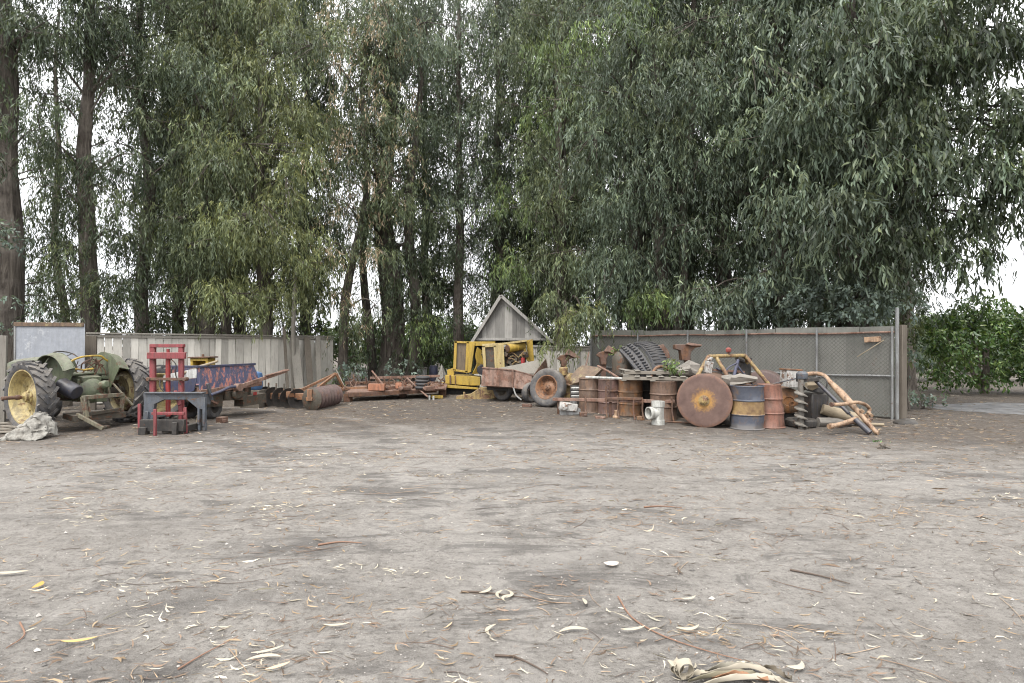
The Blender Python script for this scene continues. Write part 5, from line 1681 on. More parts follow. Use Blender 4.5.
    mb.box(q + Vector((0, 0, 0.55)), (0.4, 0.4, 1.1))
    link('pedestal', mb, M['grime'], t)
    mb = MB()
    z0, z1 = 1.08, 1.37
    for dx in (-0.19, 0.19):
        mb.box(q + Vector((dx, 0, (z0 + z1) / 2)), (0.06, 0.36, z1 - z0))
    mb.box(q + Vector((0, 0, z1 - 0.035)), (0.44, 0.38, 0.07))
    mb.box(q + Vector((0, 0, z0 + 0.03)), (0.44, 0.38, 0.06))
    mb.box(q + Vector((0, 0.15, (z0 + z1) / 2)), (0.38, 0.03, z1 - z0))
    link('case', mb, M['yellow'], t)
    mb = MB()
    mb.box(q + Vector((0, 0, z1 + 0.02)), (0.54, 0.46, 0.035), (0, -1, 0))
    mb.tube([q + Vector((0, 0, z1 + 0.03)), q + Vector((0, 0, z1 + 0.1))], 0.03, 8)
    link('lid', mb, M['rust'], t)
    # chalky white cap seen over the box
    

def build_harrow():
    d = 15.4
    base = G(300, d)
    t = thing('disc_harrow', base, 'orange rusted disc harrow with two gangs of dark discs', 'disc harrow')
    P = lambda n, mb, m, **k: link(n, mb, M[m], t, True, **k)
    a0, a1 = W(256, 395.5, 16.3), W(306, 396.5, 15.0)
    b1 = W(341, 391.5, 17.2)
    mb = MB()
    mb.beam(a0, a1 + Vector((0.05, 0, 0)), 0.12, 0.17)
    P('gang_beam', mb, 'rust_orange')
    mb = MB()
    mb.beam(a1 + Vector((-0.5, 0.05, 0.05)), b1, 0.12, 0.15)
    P('gang_beam', mb, 'rust_orange')
    mb = MB()
    c1 = W(299, 391, 16.0)
    apex = W(336, 373.5, 16.8)
    mb.beam(c1, apex, 0.06, 0.07)
    mb.beam(W(315, 390, 15.6), W(334.5, 375, 16.6), 0.06, 0.07)
    mb.beam(apex, W(343, 387, 17.0), 0.06, 0.07)
    mb.beam(W(318, 385, 16.1), W(341, 386, 17.0), 0.05, 0.05)
    P('hitch_frame', mb, 'rust_orange')
    mb = MB()
    mb.beam(W(262, 392.5, 16.9), W(330, 388, 17.4), 0.1, 0.09)
    mb.beam(W(296, 396, 15.3), W(330, 388, 17.4), 0.08, 0.08)
    mb.beam(a0 + Vector((0.1, 0, 0.05)), W(270, 390.5, 17.2), 0.08, 0.08)
    P('frame', mb, 'rust_orange')

    def disc(c, ax, r):
        m = MB()
        m.lathe([(0, -0.055), (0.06, -0.05), (r * 0.6, -0.03), (r, 0.02), (r, 0.028), (r * 0.6, -0.02), (0.06, -0.04), (0.0, -0.043)], c, ax, 26)
        m.lathe([(0.05, -0.08), (0.05, 0.08)], c, ax, 8)
        P('disc', m, 'black', bevel=0)
    r = 0.275
    for i in range(6):
        c = a0.lerp(a1, (i + 0.2) / 6.3)
        disc((c.x, c.y, r - 0.015), (0.80, -0.60, 0), r)
    c0, c9 = G(311, 14.85), G(333, 16.2)
    ax = Vector((-0.30, -0.95, 0))
    for i in range(8):
        c = c0.lerp(c9, i / 7)
        m = MB()
        rr = 0.30
        m.lathe([(0, 0.03), (0.05, 0.035), (rr * 0.6, 0.02), (rr, -0.03), (rr, -0.04), (rr * 0.6, 0.008), (0.0, 0.02)], (c.x, c.y, rr - 0.015), ax, 28)
        P('disc', m, 'rust_purple' if i else 'grime', bevel=0)
    mb = MB()
    q = Vector((c0.x, c0.y, 0.30))
    mb.tube([q + ax * 0.05, q + ax * 0.02 + Vector((0, 0, 0.0)), Vector((c9.x, c9.y, 0.29))], 0.035, 8)
    mb.box(q + Vector((0.0, 0.0, 0.13)) + ax * 0.05, (0.12, 0.08, 0.24))
    mb.box(q + ax * 0.06, (0.16, 0.06, 0.1))
    P('axle', mb, 'rust_orange')
    mb = MB()
    for i in range(5):
        c = a0.lerp(a1, (i + 0.7) / 6.3)
        mb.beam((c.x, c.y, 0.65), (c.x, c.y - 0.05, 0.28), 0.04, 0.04)
    P('hanger', mb, 'grime')


def build_flatbed():
    d = 17.3
    base = G(390, d)
    t = thing('cultivator_frame', base, 'long low rusty cultivator frame lying under the trees', 'cultivator')
    P = lambda n, mb, m, **k: link(n, mb, M[m], t, True, **k)
    a, b = W(345, 398, 17.0), W(446, 394, 18.4)
    a.z, b.z = 0.26, 0.27
    dy = Vector((-0.1, 1.4, 0.10))
    mb = MB()
    mb.ruled([a, a.lerp(b, .25), a.lerp(b, .5), a.lerp(b, .75), b], [a + dy, a.lerp(b, .25) + dy, a.lerp(b, .5) + dy, a.lerp(b, .75) + dy, b + dy], 0.06, 6)
    mb.warp(0.02, 2)
    P('bed_plate', mb, 'rust_pink')
    mb = MB()
    mb.beam(a + Vector((0.1, -0.04, -0.05)), b + Vector((-0.3, -0.04, -0.04)), 0.05, 0.12)
    P('edge_beam', mb, 'rust')
    for p in (a + Vector((0.05, 0.15, 0)), a.lerp(b, 0.5) + Vector((0, 0.9, 0)), b + Vector((-0.15, 0.4, 0))):
        mb = MB()
        mb.box((p.x, p.y, 0.12), (0.2, 0.28, 0.24))
        P('foot', mb, 'rust')
    for i, (p0, p1, w) in enumerate(((W(336, 389, 17.6), W(444, 386, 18.6), 0.09), (W(345, 383, 18.8), W(440, 383, 19.6), 0.09), (W(370, 378, 20.2), W(440, 376, 20.6), 0.08))):
        mb = MB()
        mb.beam(p0, p1, w, w * 1.1)
        P('tool_bar', mb, ('rust_orange', 'rust', 'rust_pink')[i])
    for px0, px1, y0, y1, dd in ((369, 385, 384, 390, 17.5), (396, 406, 383, 388, 17.9)):
        mb = MB()
        c = W((px0 + px1) / 2, (y0 + y1) / 2, dd)
        mb.box(c, ((px1 - px0) / FOC * dd, 0.25, (y1 - y0) / FOC * dd * 1.1), (0, 1, 3))
        P('weight_box', mb, 'orange')
    rnd = random.Random(12)
    mb = MB()
    for i in range(46):
        px = rnd.uniform(338, 444)
        dd = rnd.uniform(17.4, 19.4)
        p = G(px, dd) + Vector((0, 0, 0.3))
        q = p + Vector((rnd.uniform(-0.25, 0.25), rnd.uniform(-0.2, 0.2), rnd.uniform(0.15, 0.42)))
        mb.tube(smooth_curve([p, (p + q) / 2 + Vector((rnd.uniform(-.15, .15), 0, 0.05)), q], 8), rnd.uniform(0.01, 0.024), 6)
    P('tine', mb, 'rust', bevel=0)
    mb = MB()
    for i in range(20):
        px = rnd.uniform(342, 440)
        dd = rnd.uniform(17.5, 19.5)
        mb.box(W(px, 388, dd), (rnd.uniform(0.2, 0.5), rnd.uniform(0.08, 0.3), rnd.uniform(0.05, 0.16)), (rnd.uniform(-8, 8), rnd.uniform(-8, 8), rnd.uniform(0, 90)))
    mb.warp(0.03, 4)
    P('bracket', mb, 'rust_pink')
    # angled posts at the ends: long handles
    for (x0, y0, d0, x1, y1, d1, lab) in ((428, 397, 17.6, 407, 378, 18.4, 'rusty bar leaning down to the right end of the cultivator frame'), (386, 388, 17.5, 372, 371, 18.6, 'rusty lever sticking up from the middle of the cultivator frame'), (345, 389, 17.9, 331, 360, 21.0, 'thin dead branch arching by the right end of the white fence')):
        mb = MB()
        p, q = W(x0, y0, d0), W(x1, y1, d1)
        mb.tube(smooth_curve([p, (p + q) / 2 + Vector((0.04, 0, -0.05)), q], 8), 0.028, 8)
        single('steel_bar' if 'rusty' in lab else 'dead_branch', mb, M['rust_pink' if 'rusty' in lab else 'wood'], p, lab, 'bar' if 'rusty' in lab else 'branch')
    # coil of ribbed black hose
    q = G(422, 18.0) + Vector((0, 0, 0.3))
    mb = MB()
    for k in range(4):
        z = 0.06 + 0.105 * k
        mb.lathe([(0.13 + 0.055 * math.cos(i * math.pi / 4), z + 0.052 * math.sin(i * math.pi / 4)) for i in range(8)], q + Vector((0.01 * (k % 2), 0, 0)), (0.02, 0, 1), 24, closed=True)
    mb.v = [q + Vector(((p - q).x * 1.25, (p - q).y, (p - q).z)) for p in mb.v]
    single('hose_coil', mb, M['track'], q, 'stacked coil of ribbed black hose on the cultivator frame', 'hose coil', bevel=0)
    # white pale block, blue drum, grey cover in the distance
    q = G(419, 24.5)
    t = thing('chest_freezer', q, 'pale boxy old chest under the trees left of the blue drum', 'chest')
    mb = MB()
    mb.box(q + Vector((0, 0, 0.35)), (0.62, 0.5, 0.66))
    link('body', mb, M['white'], t)
    mb = MB()
    mb.box(q + Vector((0, 0, 0.715)), (0.66, 0.54, 0.07), (0, 2, 0))
    link('lid', mb, M['wood'], t)
    t = thing('plastic_barrel', G(433.5, 24.0), 'dark blue barrel beside the grey peaked cover under the trees', 'barrel')
    mb = MB()
    mb.lathe([(0, 0), (0.16, 0), (0.18, 0.05), (0.18, 0.36), (0.172, 0.4), (0.18, 0.44), (0.18, 0.76), (0.14, 0.84), (0, 0.85)], n=22)
    link('body', mb, M['navy'], t, False, bevel=0)
    q = G(442, 21.5)
    mb = MB()
    pk = q + Vector((-0.02, 0.05, 0.98))
    ringp = []
    for k in range(16):
        th = k * math.pi / 8
        rr = 0.34 * (1 + 0.12 * math.sin(3 * th))
        ringp.append(q + Vector((math.cos(th) * rr * 1.05, math.sin(th) * rr * 0.9, 0.0)))
    vs = [pk]
    fs = []
    for l in range(1, 9):
        for k in range(16):
            w = l / 8
            p = pk.lerp(ringp[k], w ** 0.85)
            p += Vector((math.cos(k * math.pi / 8), math.sin(k * math.pi / 8), 0)) * 0.05 * math.sin(k * 2.1) * w
            vs.append(p)
    for k in range(16):
        fs.append((0, 1 + k, 1 + (k + 1) % 16))
        for l in range(7):
            a_, b_ = 1 + l * 16 + k, 1 + l * 16 + (k + 1) % 16
            fs.append((a_, a_ + 16, b_ + 16, b_))
    mb.add(vs, fs)
    single('canvas_cover', mb, M['cloth'], q, 'grey canvas cover drawn up to a peak left of the yellow machine', 'cover', bevel=0)
    # white bent bracket
    q = G(436, 17.6)
    X = lambda px, y, dd=17.6: W(px, y, dd)
    mb = MB()
    mb.tube([X(429.5, 395.5), X(429.5, 403.2), X(440, 404), X(449, 402.3)], 0.035, 8)
    mb.tube([X(433.5, 396), X(433.5, 402.5)], 0.03, 8)
    single('pipe_bracket', mb, M['pvc'], q, 'white pipe bracket lying by the cultivator frame end', 'pipe bracket', bevel=0)
    mb = MB()
    mb.box(G(437, 18.1) + Vector((0, 0, 0.06)), (0.35, 0.2, 0.1), (0, 5, 12))
    mb.warp(0.02, 5)
    single('steel_offcut', mb, M['yellow'], G(437, 18.1), 'small yellow steel offcut behind the white pipe bracket', 'offcut')


def build_yellow():
    # left power unit
    d = 19.6
    s = d / FOC
    X = lambda px, dd=d: (px - 512) / FOC * dd
    Z = lambda y, dd=d: EYE - (y - HZ) / FOC * dd
    base = G(470, d)
    t = thing('engine_unit', base, 'bright yellow engine unit on a turntable base, left of the pair', 'engine')
    P = lambda n, mb, m, **k: link(n, mb, M[m], t, True, **k)

    def quad(mb, px_y, dd, th, m=None):
        mb.prism([(X(p, dd), Z(y, dd)) for p, y in px_y], (0, dd, 0), (1, 0, 0), (0, 0, 1), (0, 1, 0), th)
    mb = MB()
    for seg in (((454.5, 341), (457, 341), (456, 371), (453, 370)), ((466.5, 342), (469, 342), (467.5, 372.5), (465, 372)), ((454.5, 341), (469, 341.5), (469, 343.5), (454.5, 343)), ((453, 369), (467.5, 371), (467.5, 373), (453, 371))):
        quad(mb, seg, d, 0.12)
    quad(mb, ((469, 341.5), (475, 342), (471, 372), (467.5, 373)), d, 0.30)
    quad(mb, ((470, 341.5), (495, 341.5), (495, 345.5), (470, 346)), d + 0.05, 0.5)
    P('shroud', mb, 'yellow')
    mb = MB()
    quad(mb, ((456.8, 342.5), (467, 343), (465.5, 371), (455.5, 370)), d + 0.06, 0.04)
    P('grill', mb, 'grill')
    mb = MB()
    mb.ruled(smooth_curve([(X(477), d + .1, Z(347)), (X(475), d + .1, Z(356)), (X(476.5), d + .1, Z(364)), (X(472), d + .1, Z(374))], 9), smooth_curve([(X(486), d + .3, Z(354)), (X(486), d + .3, Z(360)), (X(486), d + .3, Z(366)), (X(482), d + .3, Z(374))], 9), 0.05, 3)
    P('arm', mb, 'yellow')
    mb = MB()
    mb.box((X(481), d + 0.55, Z(358)), (0.55, 0.4, 0.9))
    for i in range(7):
        mb.box((X(476 + i * 2), d + 0.28, Z(346 + (i * 37 % 17))), (0.12, 0.2, 0.14), (10 * i, 15 * i, 0))
    mb.lathe([(0.16, 0), (0.16, 0.06), (0.05, 0.07), (0, 0.07)], (X(481), d + 0.2, Z(369)), (0, -1, 0), 18)
    P('engine_block', mb, 'black')
    mb = MB()
    mb.lathe([(0.17, 0), (0.17, 0.05), (0.06, 0.055), (0, 0.06)], (X(481.5), d + 0.1, Z(370)), (0.2, -1, 0), 20)
    P('pulley', mb, 'blueblack')
    mb = MB()
    quad(mb, ((444.8, 375.5), (469, 376), (469, 385.5), (445.5, 383.5)), d - 0.15, 1.0)
    quad(mb, ((469, 376), (480, 377.5), (480, 385.5), (469, 385.5)), d - 0.13, 0.9)
    quad(mb, ((447, 370), (454, 367.5), (454, 376), (447.5, 376)), d + 0.1, 0.4)
    P('base_block', mb, 'yellow')
    mb = MB()
    quad(mb, ((433, 384.5), (440, 384), (478, 388), (478, 389.5), (434, 387.3)), d - 0.25, 1.1)
    quad(mb, ((434.5, 385), (438, 385), (438, 391), (435, 391)), d - 0.2, 0.2)
    P('skirt', mb, 'yellow')
    mb = MB()
    mb.box((X(457), d + 0.4, 0.15), (1.3, 0.6, 0.3))
    P('skid', mb, 'black')
    mb = MB()
    mb.tube([(X(450.8), d - 0.17, Z(375)), (X(451), d - 0.2, Z(384))], 0.03, 6)
    mb.tube([(X(455.8), d - 0.17, Z(375.5)), (X(456), d - 0.2, Z(386))], 0.02, 6)
    P('strap', mb, 'rust')

    # right power unit
    d2 = 18.6
    base = G(508, d2)
    t = thing('engine_unit', base, 'paler yellow engine unit with exposed motor, right of the pair', 'engine')
    X = lambda px, dd=d2: (px - 512) / FOC * dd
    Z = lambda y, dd=d2: EYE - (y - HZ) / FOC * dd
    D_ = d2
    mb = MB()
    for seg in (((482, 346), (485, 346), (486.5, 372), (483.5, 370)), ((493.5, 345.5), (496, 345.5), (497.5, 373), (495, 373)), ((482, 344.5), (496, 344), (496, 347), (482, 347.5)), ((483, 368.5), (497.5, 371), (497.5, 373.5), (483, 371.5))):
        quad(mb, seg, D_, 0.12)
    quad(mb, ((496, 345), (503.5, 344), (505, 371), (497.5, 373.5)), D_ + 0.01, 0.25)
    quad(mb, ((482, 344), (503, 342.8), (527, 339.6), (527, 341.6), (503, 345), (482, 346)), D_ + 0.02, 0.7)
    P('shroud', mb, 'yellow_pale')
    mb = MB()
    quad(mb, ((484.8, 347), (494, 346.8), (495.6, 371.5), (486, 370)), D_ + 0.06, 0.04)
    P('grill', mb, 'grime')
    mb = MB()
    mb.tube([(X(508), D_ + 0.02, Z(348.5)), (X(524), D_ + 0.35, Z(345.5))], [0.14, 0.14], 18)
    mb.tube([(X(516), D_ + 0.18, Z(347)), (X(516.8), D_ + 0.2, Z(346.9))], [0.148, 0.148], 18)
    o = P('air_cleaner', mb, 'yellow')
    mb = MB()
    mb.tube([(X(507.2), D_ - 0.0, Z(348.6)), (X(508.4), D_ + 0.03, Z(348.4))], [0.115, 0.13], 18)
    link('end_cap', mb, M['rust'], o, False, bevel=0)
    for v in o.children:
        v.data.transform(Matrix.Translation(-t.location))
    mb = MB()
    mb.box((X(515), D_ + 0.5, Z(361)), (0.75, 0.45, 0.8))
    rnd = random.Random(8)
    for i in range(22):
        mb.box((X(rnd.uniform(505, 526)), D_ + rnd.uniform(0.12, 0.3), Z(rnd.uniform(352, 371))), (rnd.uniform(0.08, 0.25), rnd.uniform(0.05, 0.2), rnd.uniform(0.05, 0.14)), (rnd.uniform(-30, 30), rnd.uniform(-30, 30), rnd.uniform(-30, 30)))
    P('engine_block', mb, 'grime')
    mb = MB()
    for i in range(9):
        p = Vector((X(rnd.uniform(505, 525)), D_ + 0.08, Z(rnd.uniform(352, 368))))
        q = p + Vector((rnd.uniform(-0.35, 0.35), rnd.uniform(-.05, .1), rnd.uniform(-0.2, 0.2)))
        mb.tube(smooth_curve([p, (p + q) / 2 + Vector((0, -0.06, 0.06)), q], 8), 0.018, 6)
    P('fuel_pipe', mb, 'yellow_old', bevel=0)
    mb = MB()
    mb.lathe([(0.0, 0), (0.07, 0), (0.07, 0.2), (0.0, 0.21)], (X(523), D_ + 0.05, Z(364)), n=14)
    P('oil_filter', mb, 'red_bright', bevel=0)
    mb = MB()
    quad(mb, ((526, 340.5), (532.5, 339.2), (534.5, 366), (529, 366)), D_ + 0.45, 0.2)
    quad(mb, ((521.5, 343), (524, 343), (530, 361), (527, 361)), D_ + 0.25, 0.1)
    P('end_post', mb, 'yellow')
    # sloping lower chassis in front, same paint
    mb = MB()
    Dc = 17.9
    quad(mb, ((480, 388), (497, 388), (497, 398), (489, 399), (459, 402.2), (456, 402), (456, 396.5), (470, 394.5)), Dc, 0.4)
    quad(mb, ((463, 392), (465, 392), (466.5, 402.5), (464.5, 403)), Dc - 0.05, 0.06)
    quad(mb, ((484.5, 393), (490, 393), (490, 394.4), (484.5, 394.4)), Dc - 0.02, 0.03)
    P('chassis_beam', mb, 'yellow_old')


def build_wagon():
    d = 17.0
    base = G(515, d)
    t = thing('tipping_cart', base, 'tilted rusty steel cart with slanting sides before the yellow engines', 'cart')
    P = lambda n, mb, m, **k: link(n, mb, M[m], t, True, **k)
    mb = MB()
    mb.ruled([W(483, 367.5, 17.0), W(497, 368.3, 16.9), W(513, 370, 16.85)], [W(481, 386, 16.9), W(497, 386.5, 16.85), W(512.5, 387.5, 16.8)], 0.03, 5, bump=lambda i, j: 0.01 * math.sin(i * 2 + j))
    mb.ruled([W(513.2, 370, 16.84), W(522, 372, 16.9), W(532.5, 375.5, 17.0)], [W(512.8, 388, 16.8), W(521, 389, 16.75), W(528.5, 390.5, 16.7)], 0.03, 5)
    mb.beam(W(482, 367.6, 16.97), W(513, 370, 16.82), 0.05, 0.04)
    mb.beam(W(513, 370, 16.82), W(533, 375.6, 16.98), 0.05, 0.04)
    mb.beam(W(513, 369.5, 16.8), W(512.6, 388, 16.77), 0.05, 0.04)
    P('near_side', mb, 'rust_pink')
    mb = MB()
    mb.ruled([W(497, 368.5, 17.2), W(520, 364, 18.0), W(546, 358.3, 18.4)], [W(497, 376, 17.1), W(520, 374, 17.6), W(551, 374, 18.0)], 0.03, 5)
    P('far_side', mb, 'wood')
    mb = MB()
    mb.ruled([W(546, 358.6, 18.4), W(540, 366, 17.7), W(532.8, 376, 17.02)], [W(551, 377, 18.0), W(542, 385, 17.3), W(530, 391, 16.75)], 0.025, 5)
    P('end_plate', mb, 'rust')
    mb = MB()
    mb.ruled([W(483, 386, 17.0), W(512, 388, 16.9), W(529, 391, 16.8)], [W(485, 380, 18.4), W(512, 381, 18.3), W(545, 382, 18.2)], 0.03, 4)
    P('floor_plate', mb, 'rust')
    mb = MB()
    mb.tube([W(495, 392, 17.6), W(534, 392, 17.6)], 0.05, 8)
    mb.beam(W(487, 388, 17.3), W(540, 391, 17.3), 0.08, 0.1)
    P('axle', mb, 'black')
    for px, dd, r in ((503, 17.5, 0.34), (530, 16.9, 0.30)):
        wheel(t, Vector(((px - 512) / FOC * dd, dd, r)) - base, (0.8 if px > 510 else -0.55, -0.75, 0), r, r * 0.55, 0.2, M['grime'], 0, 0.05, 0.05)
    mb = MB()
    mb.tube(smooth_curve([W(513.5, 388, 16.6), W(516, 395, 16.45), W(521.5, 400, 16.3)], 10), 0.022, 6)
    P('prop_rod', mb, 'silver', bevel=0)
    # big leaning tyre
    c = W(548, 388.6, 15.55)
    t = thing('truck_wheel', G(548, 15.7), 'large black tyre on an orange rusted rim leaning on the cart', 'wheel')
    cc = Vector((0, 0, 0.525))
    wheel(t, cc, (-0.52, -0.82, 0.2), 0.535, 0.325, 0.25, M['rim_rust'], 0, 0.1, 0.07)


def build_brackets():
    """rusty T-shaped castings standing on posts behind the drums."""
    for i, (px, y, d, lab) in enumerate(((566, 349, 17.0, 'rusty T shaped casting on a post just right of the leaning tyre'), (605, 345.5, 16.6, 'rusty T shaped casting on a post left of the rubber track'), (689, 342.5, 14.6, 'rusty T shaped casting on a post left of the big roller frame'))):
        base = G(px, d)
        t = thing('bracket_stand', base, lab, 'stand', group='T shaped castings behind the drums')
        s = d / FOC
        z = lambda yy: EYE - (yy - HZ) * s
        x0 = base.x
        if i < 2:
            poly = [(-9, 10), (-6, 6.5), (2, 5), (8, 7), (8, 8.5), (2.5, 10), (1, 13), (1, 19), (-4.5, 19.5), (-5.5, 12)]
            wing = [(-2, 5.8), (2.5, 0), (9, 4.5), (14, 9), (8, 8.5), (3, 6)]
        else:
            poly = [(-15, 2.0), (11, 2.0), (11, 4), (5, 5.5), (1.5, 9), (0.5, 13), (0.5, 18), (-8.5, 18), (-9.5, 8), (-15, 6.5)]
            wing = [(-5, 2), (-1, 0), (11, 2), (11, 3.2), (0, 3)]
        mb = MB()
        mb.prism([(x0 + a * s, z(y + b)) for a, b in poly], (0, d - 0.10, 0), (1, 0, 0), (0, 0, 1), (0, 1, 0), 0.22)
        mb.warp(0.012, 5)
        link('casting', mb, M['rust'], t, bevel=0.012)
        mb = MB()
        mb.prism([(x0 + a * s, z(y + b)) for a, b in wing], (0, d - 0.17, 0), (1, 0, 0), (0, 0, 1), (0, 1, 0), 0.10)
        mb.warp(0.015, 5)
        link('wing_plate', mb, M['rust_pink'], t)
        mb = MB()
        mb.box((x0 - 0.05, d, z(y + 17) / 2), (0.14, 0.12, z(y + 17)))
        link('post', mb, M['rust'], t)


def drum(px, d, r, h, mat, lab, tilt=0.0, flare=0.0, lid='rust', seed=1, grp='steel drums along the chain link'):
    base = G(px, d)
    t = thing('steel_drum', base, lab, 'drum', group=grp)
    mb = MB()
    R = lambda z: r + flare * (1 - z / h)
    pr = [(0, 0.01), (R(0) - 0.02, 0.01), (R(0), 0.0), (R(0) + 0.008, 0.012), (R(0.03) - 0.004, 0.03)]
    for zr in (0.335, 0.665):
        z = zr * h
        pr += [(R(z), z - 0.10), (R(z), z - 0.022), (R(z) + 0.013, z - 0.006), (R(z) + 0.013, z + 0.006), (R(z), z + 0.022), (R(z), z + 0.1)]
    pr += [(R(h), h - 0.03), (R(h) + 0.008, h - 0.012), (R(h), h), (R(h) - 0.016, h), (R(h) - 0.02, h - 0.02)]
    mb.lathe(pr, (0, 0, 0), n=40)
    # dents
    for i, p in enumerate(mb.v):
        if 0.02 < p.z < h - 0.02 and p.length > 0:
            k = mnoise.noise(Vector((p.x * 3 + seed * 7, p.y * 3, p.z * 3.5)))
            k = max(0, k - 0.08) * 0.15 + mnoise.noise(p * 9 + Vector((seed, 0, 0))) * 0.012
            mb.v[i] = Vector((p.x * (1 - k), p.y * (1 - k), p.z))
    o = link('body', mb, M[mat], t, False, bevel=0)
    mb = MB()
    mb.lathe([(0, h - 0.02), (R(h) - 0.018, h - 0.018)], (0, 0, 0), n=32)
    mb.tube([(r * 0.55, 0, h - 0.02), (r * 0.55, 0, h + 0.004)], 0.035, 10)
    link('lid', mb, M[lid], t, False, bevel=0)
    return t


def build_drums():
    drum(590, 14.5, 0.275, 0.86, 'drum_a', 'brown rusted drum at the left end, beside the leaning tyre', seed=1)
    drum(609.5, 14.15, 0.28, 0.86, 'drum_b', 'purple brown drum second from the leaning tyre', seed=2)
    drum(630.5, 13.8, 0.285, 0.86, 'drum_c', 'orange streaked rusty drum below the rubber track', seed=3)
    drum(663.5, 13.05, 0.30, 0.88, 'drum_a', 'wide rusted drum between the white pipe tee and the big roller plate', seed=4)
    drum(747, 11.62, 0.325, 0.88, 'bands', 'dark blue drum with an ochre band round its middle', seed=5)
    drum(769, 11.85, 0.225, 0.89, 'drum_red', 'red oxide drum that flares at the foot, right of the banded drum', flare=0.085, seed=6)
    # spots of white paint on the banded drum belong to its finish
    # white pipe on the drums
    a, b = W(586, 378.5, 14.35), W(623, 377.5, 13.75)
    a.z = b.z = 0.89
    mb = MB()
    mb.tube([a, b], 0.033, 10)
    single('plastic_pipe', mb, M['pvc'], a, 'white plastic pipe lying across the tops of the rusty drums', 'pipe', bevel=0)
    # slab with yellow paint behind the drums
    mb = MB()
    mb.ruled([W(571, 377, 15.6), W(579, 369, 15.7), W(583, 366.5, 15.7)], [W(573, 385, 15.3), W(592, 380, 15.2), W(603, 369, 15.4)], 0.1, 6)
    mb.warp(0.03, 3)
    single('steel_sheet', mb, M['slab'], G(586, 15.5), 'dented rusty sheet with yellow paint leaning behind the first drums', 'sheet')
    mb = MB()
    mb.box(W(586, 388, 15.5) , (0.1, 0.1, 0.9))
    mb.v = [Vector((p.x, p.y, max(p.z, 0.0))) for p in mb.v]
    single('timber_prop', mb, M['wood_dark'], G(586, 15.5), 'dark timber prop under the yellow painted sheet', 'prop')
    # oily yellow engine lump under the first casting
    t = thing('gear_case', G(569, 15.9), 'yellowed greasy gear case between the leaning tyre and first drum', 'gear case')
    mb = MB()
    mb.lathe([(0, -0.2), (0.14, -0.2), (0.2, -0.1), (0.2, 0.08), (0.12, 0.14), (0.08, 0.3), (0, 0.3)], (0.0, 0, 0.72), (0.6, -0.6, -0.1), 18)
    mb.lathe([(0.12, 0), (0.12, 0.2), (0.06, 0.24)], (-0.16, -0.05, 0.86), (0, 0, 1), 14)
    mb.box((-0.02, 0.05, 0.3), (0.3, 0.3, 0.6))
    mb.warp(0.02, 6)
    link('body', mb, M['yellow_old'], t, False)
    mb = MB()
    mb.box((-0.08, -0.2, 0.62), (0.32, 0.05, 0.05), (0, 12, 0))
    mb.tube([(0.05, -0.22, 0.7), (0.05, -0.22, 0.2)], 0.025, 8)
    link('lever', mb, M['peach'], t, False)
    # stacked white slats
    q = G(575.5, 14.9)
    t = thing('vent_louvre', q, 'small white slatted vent left of the first rusty drum', 'vent')
    for k in range(3):
        mb = MB()
        mb.box(q + Vector((0, 0, 0.36 + 0.105 * k)), (0.22, 0.05, 0.06), (22, 0, 0))
        link('slat', mb, M['white'], t)
    mb = MB()
    for dx in (-0.12, 0.12):
        mb.box(q + Vector((dx, 0.03, 0.33)), (0.025, 0.08, 0.66))
    mb.box(q + Vector((0, 0.06, 0.4)), (0.24, 0.02, 0.5))
    link('frame', mb, M['black'], t)

    # toolbar with tines
    a, b = W(553, 401.5, 14.1), W(675, 398.5, 12.7)
    a.z, b.z = 0.36, 0.44
    t = thing('tool_bar', G(614, 13.2), 'long rusty toolbar with hanging tines in front of the drums', 'toolbar')
    mb = MB()
    mb.beam(a, b, 0.07, 0.075)
    link('beam', mb, M['rust_pink'], t)
    mb = MB()
    p, q = a.lerp(b, 0.48), a.lerp(b, 0.72)
    mb.beam(a.lerp(b, 0.45) + Vector((0, -0.06, 0.05)), a.lerp(b, 0.74) + Vector((0, -0.06, 0.05)), 0.05, 0.06)
    link('clamp_plate', mb, M['rust'], t)
    for i, u in enumerate((0.28, 0.455, 0.55, 0.675, 0.745, 0.97)):
        p = a.lerp(b, u) + Vector((0, -0.05, 0))
        mb = MB()
        up = (0.1, 0.34, 0.12, 0.06, 0.08, 0.1)[i]
        mb.tube(smooth_curve([p + Vector((0, 0, up)), p + Vector((0.01, -0.03, 0)), p + Vector((0.0, -0.05, -0.22)), Vector((p.x + 0.02, p.y - 0.12, 0.0))], 10), 0.02, 6)
        link('tine', mb, M['rust'], t, bevel=0)
    for u in (0.05, 0.5, 0.9):
        p = a.lerp(b, u)
        mb = MB()
        mb.box((p.x, p.y + 0.05, p.z / 2 - 0.02), (0.06, 0.05, max(p.z - 0.03, 0.1)))
        link('stand', mb, M['rust'], t)
    # thin chain of links up the second drum
    mb = MB()
    for k in range(5):
        c = W(608 + (k % 2) * 0.6, 396 - k * 3.2, 13.78)
        mb.lathe([(0.035 + 0.008 * math.cos(i * math.pi / 3), 0.008 * math.sin(i * math.pi / 3)) for i in range(6)], c, ((1, 0.2, 0) if k % 2 else (0.1, 1, 0)), 12, closed=True)
    single('chain', mb, M['rust'], W(608, 396, 13.78), 'short rusty chain hanging down the purple brown drum', 'chain', bevel=0)

    # pale engine lump
    t = thing('small_engine', G(568, 13.9), 'small white and grey engine lying below the toolbar', 'engine')
    mb = MB()
    mb.box((0, 0, 0.2), (0.44, 0.3, 0.2), (0, 6, 0))
    mb.lathe([(0.1, 0), (0.1, 0.08), (0.06, 0.1), (0, 0.1)], (-0.12, -0.15, 0.22), (0, -1, 0), 14)
    mb.warp(0.02, 7)
    link('crankcase', mb, M['whiterust'], t, False, bevel=0.02)
    mb = MB()
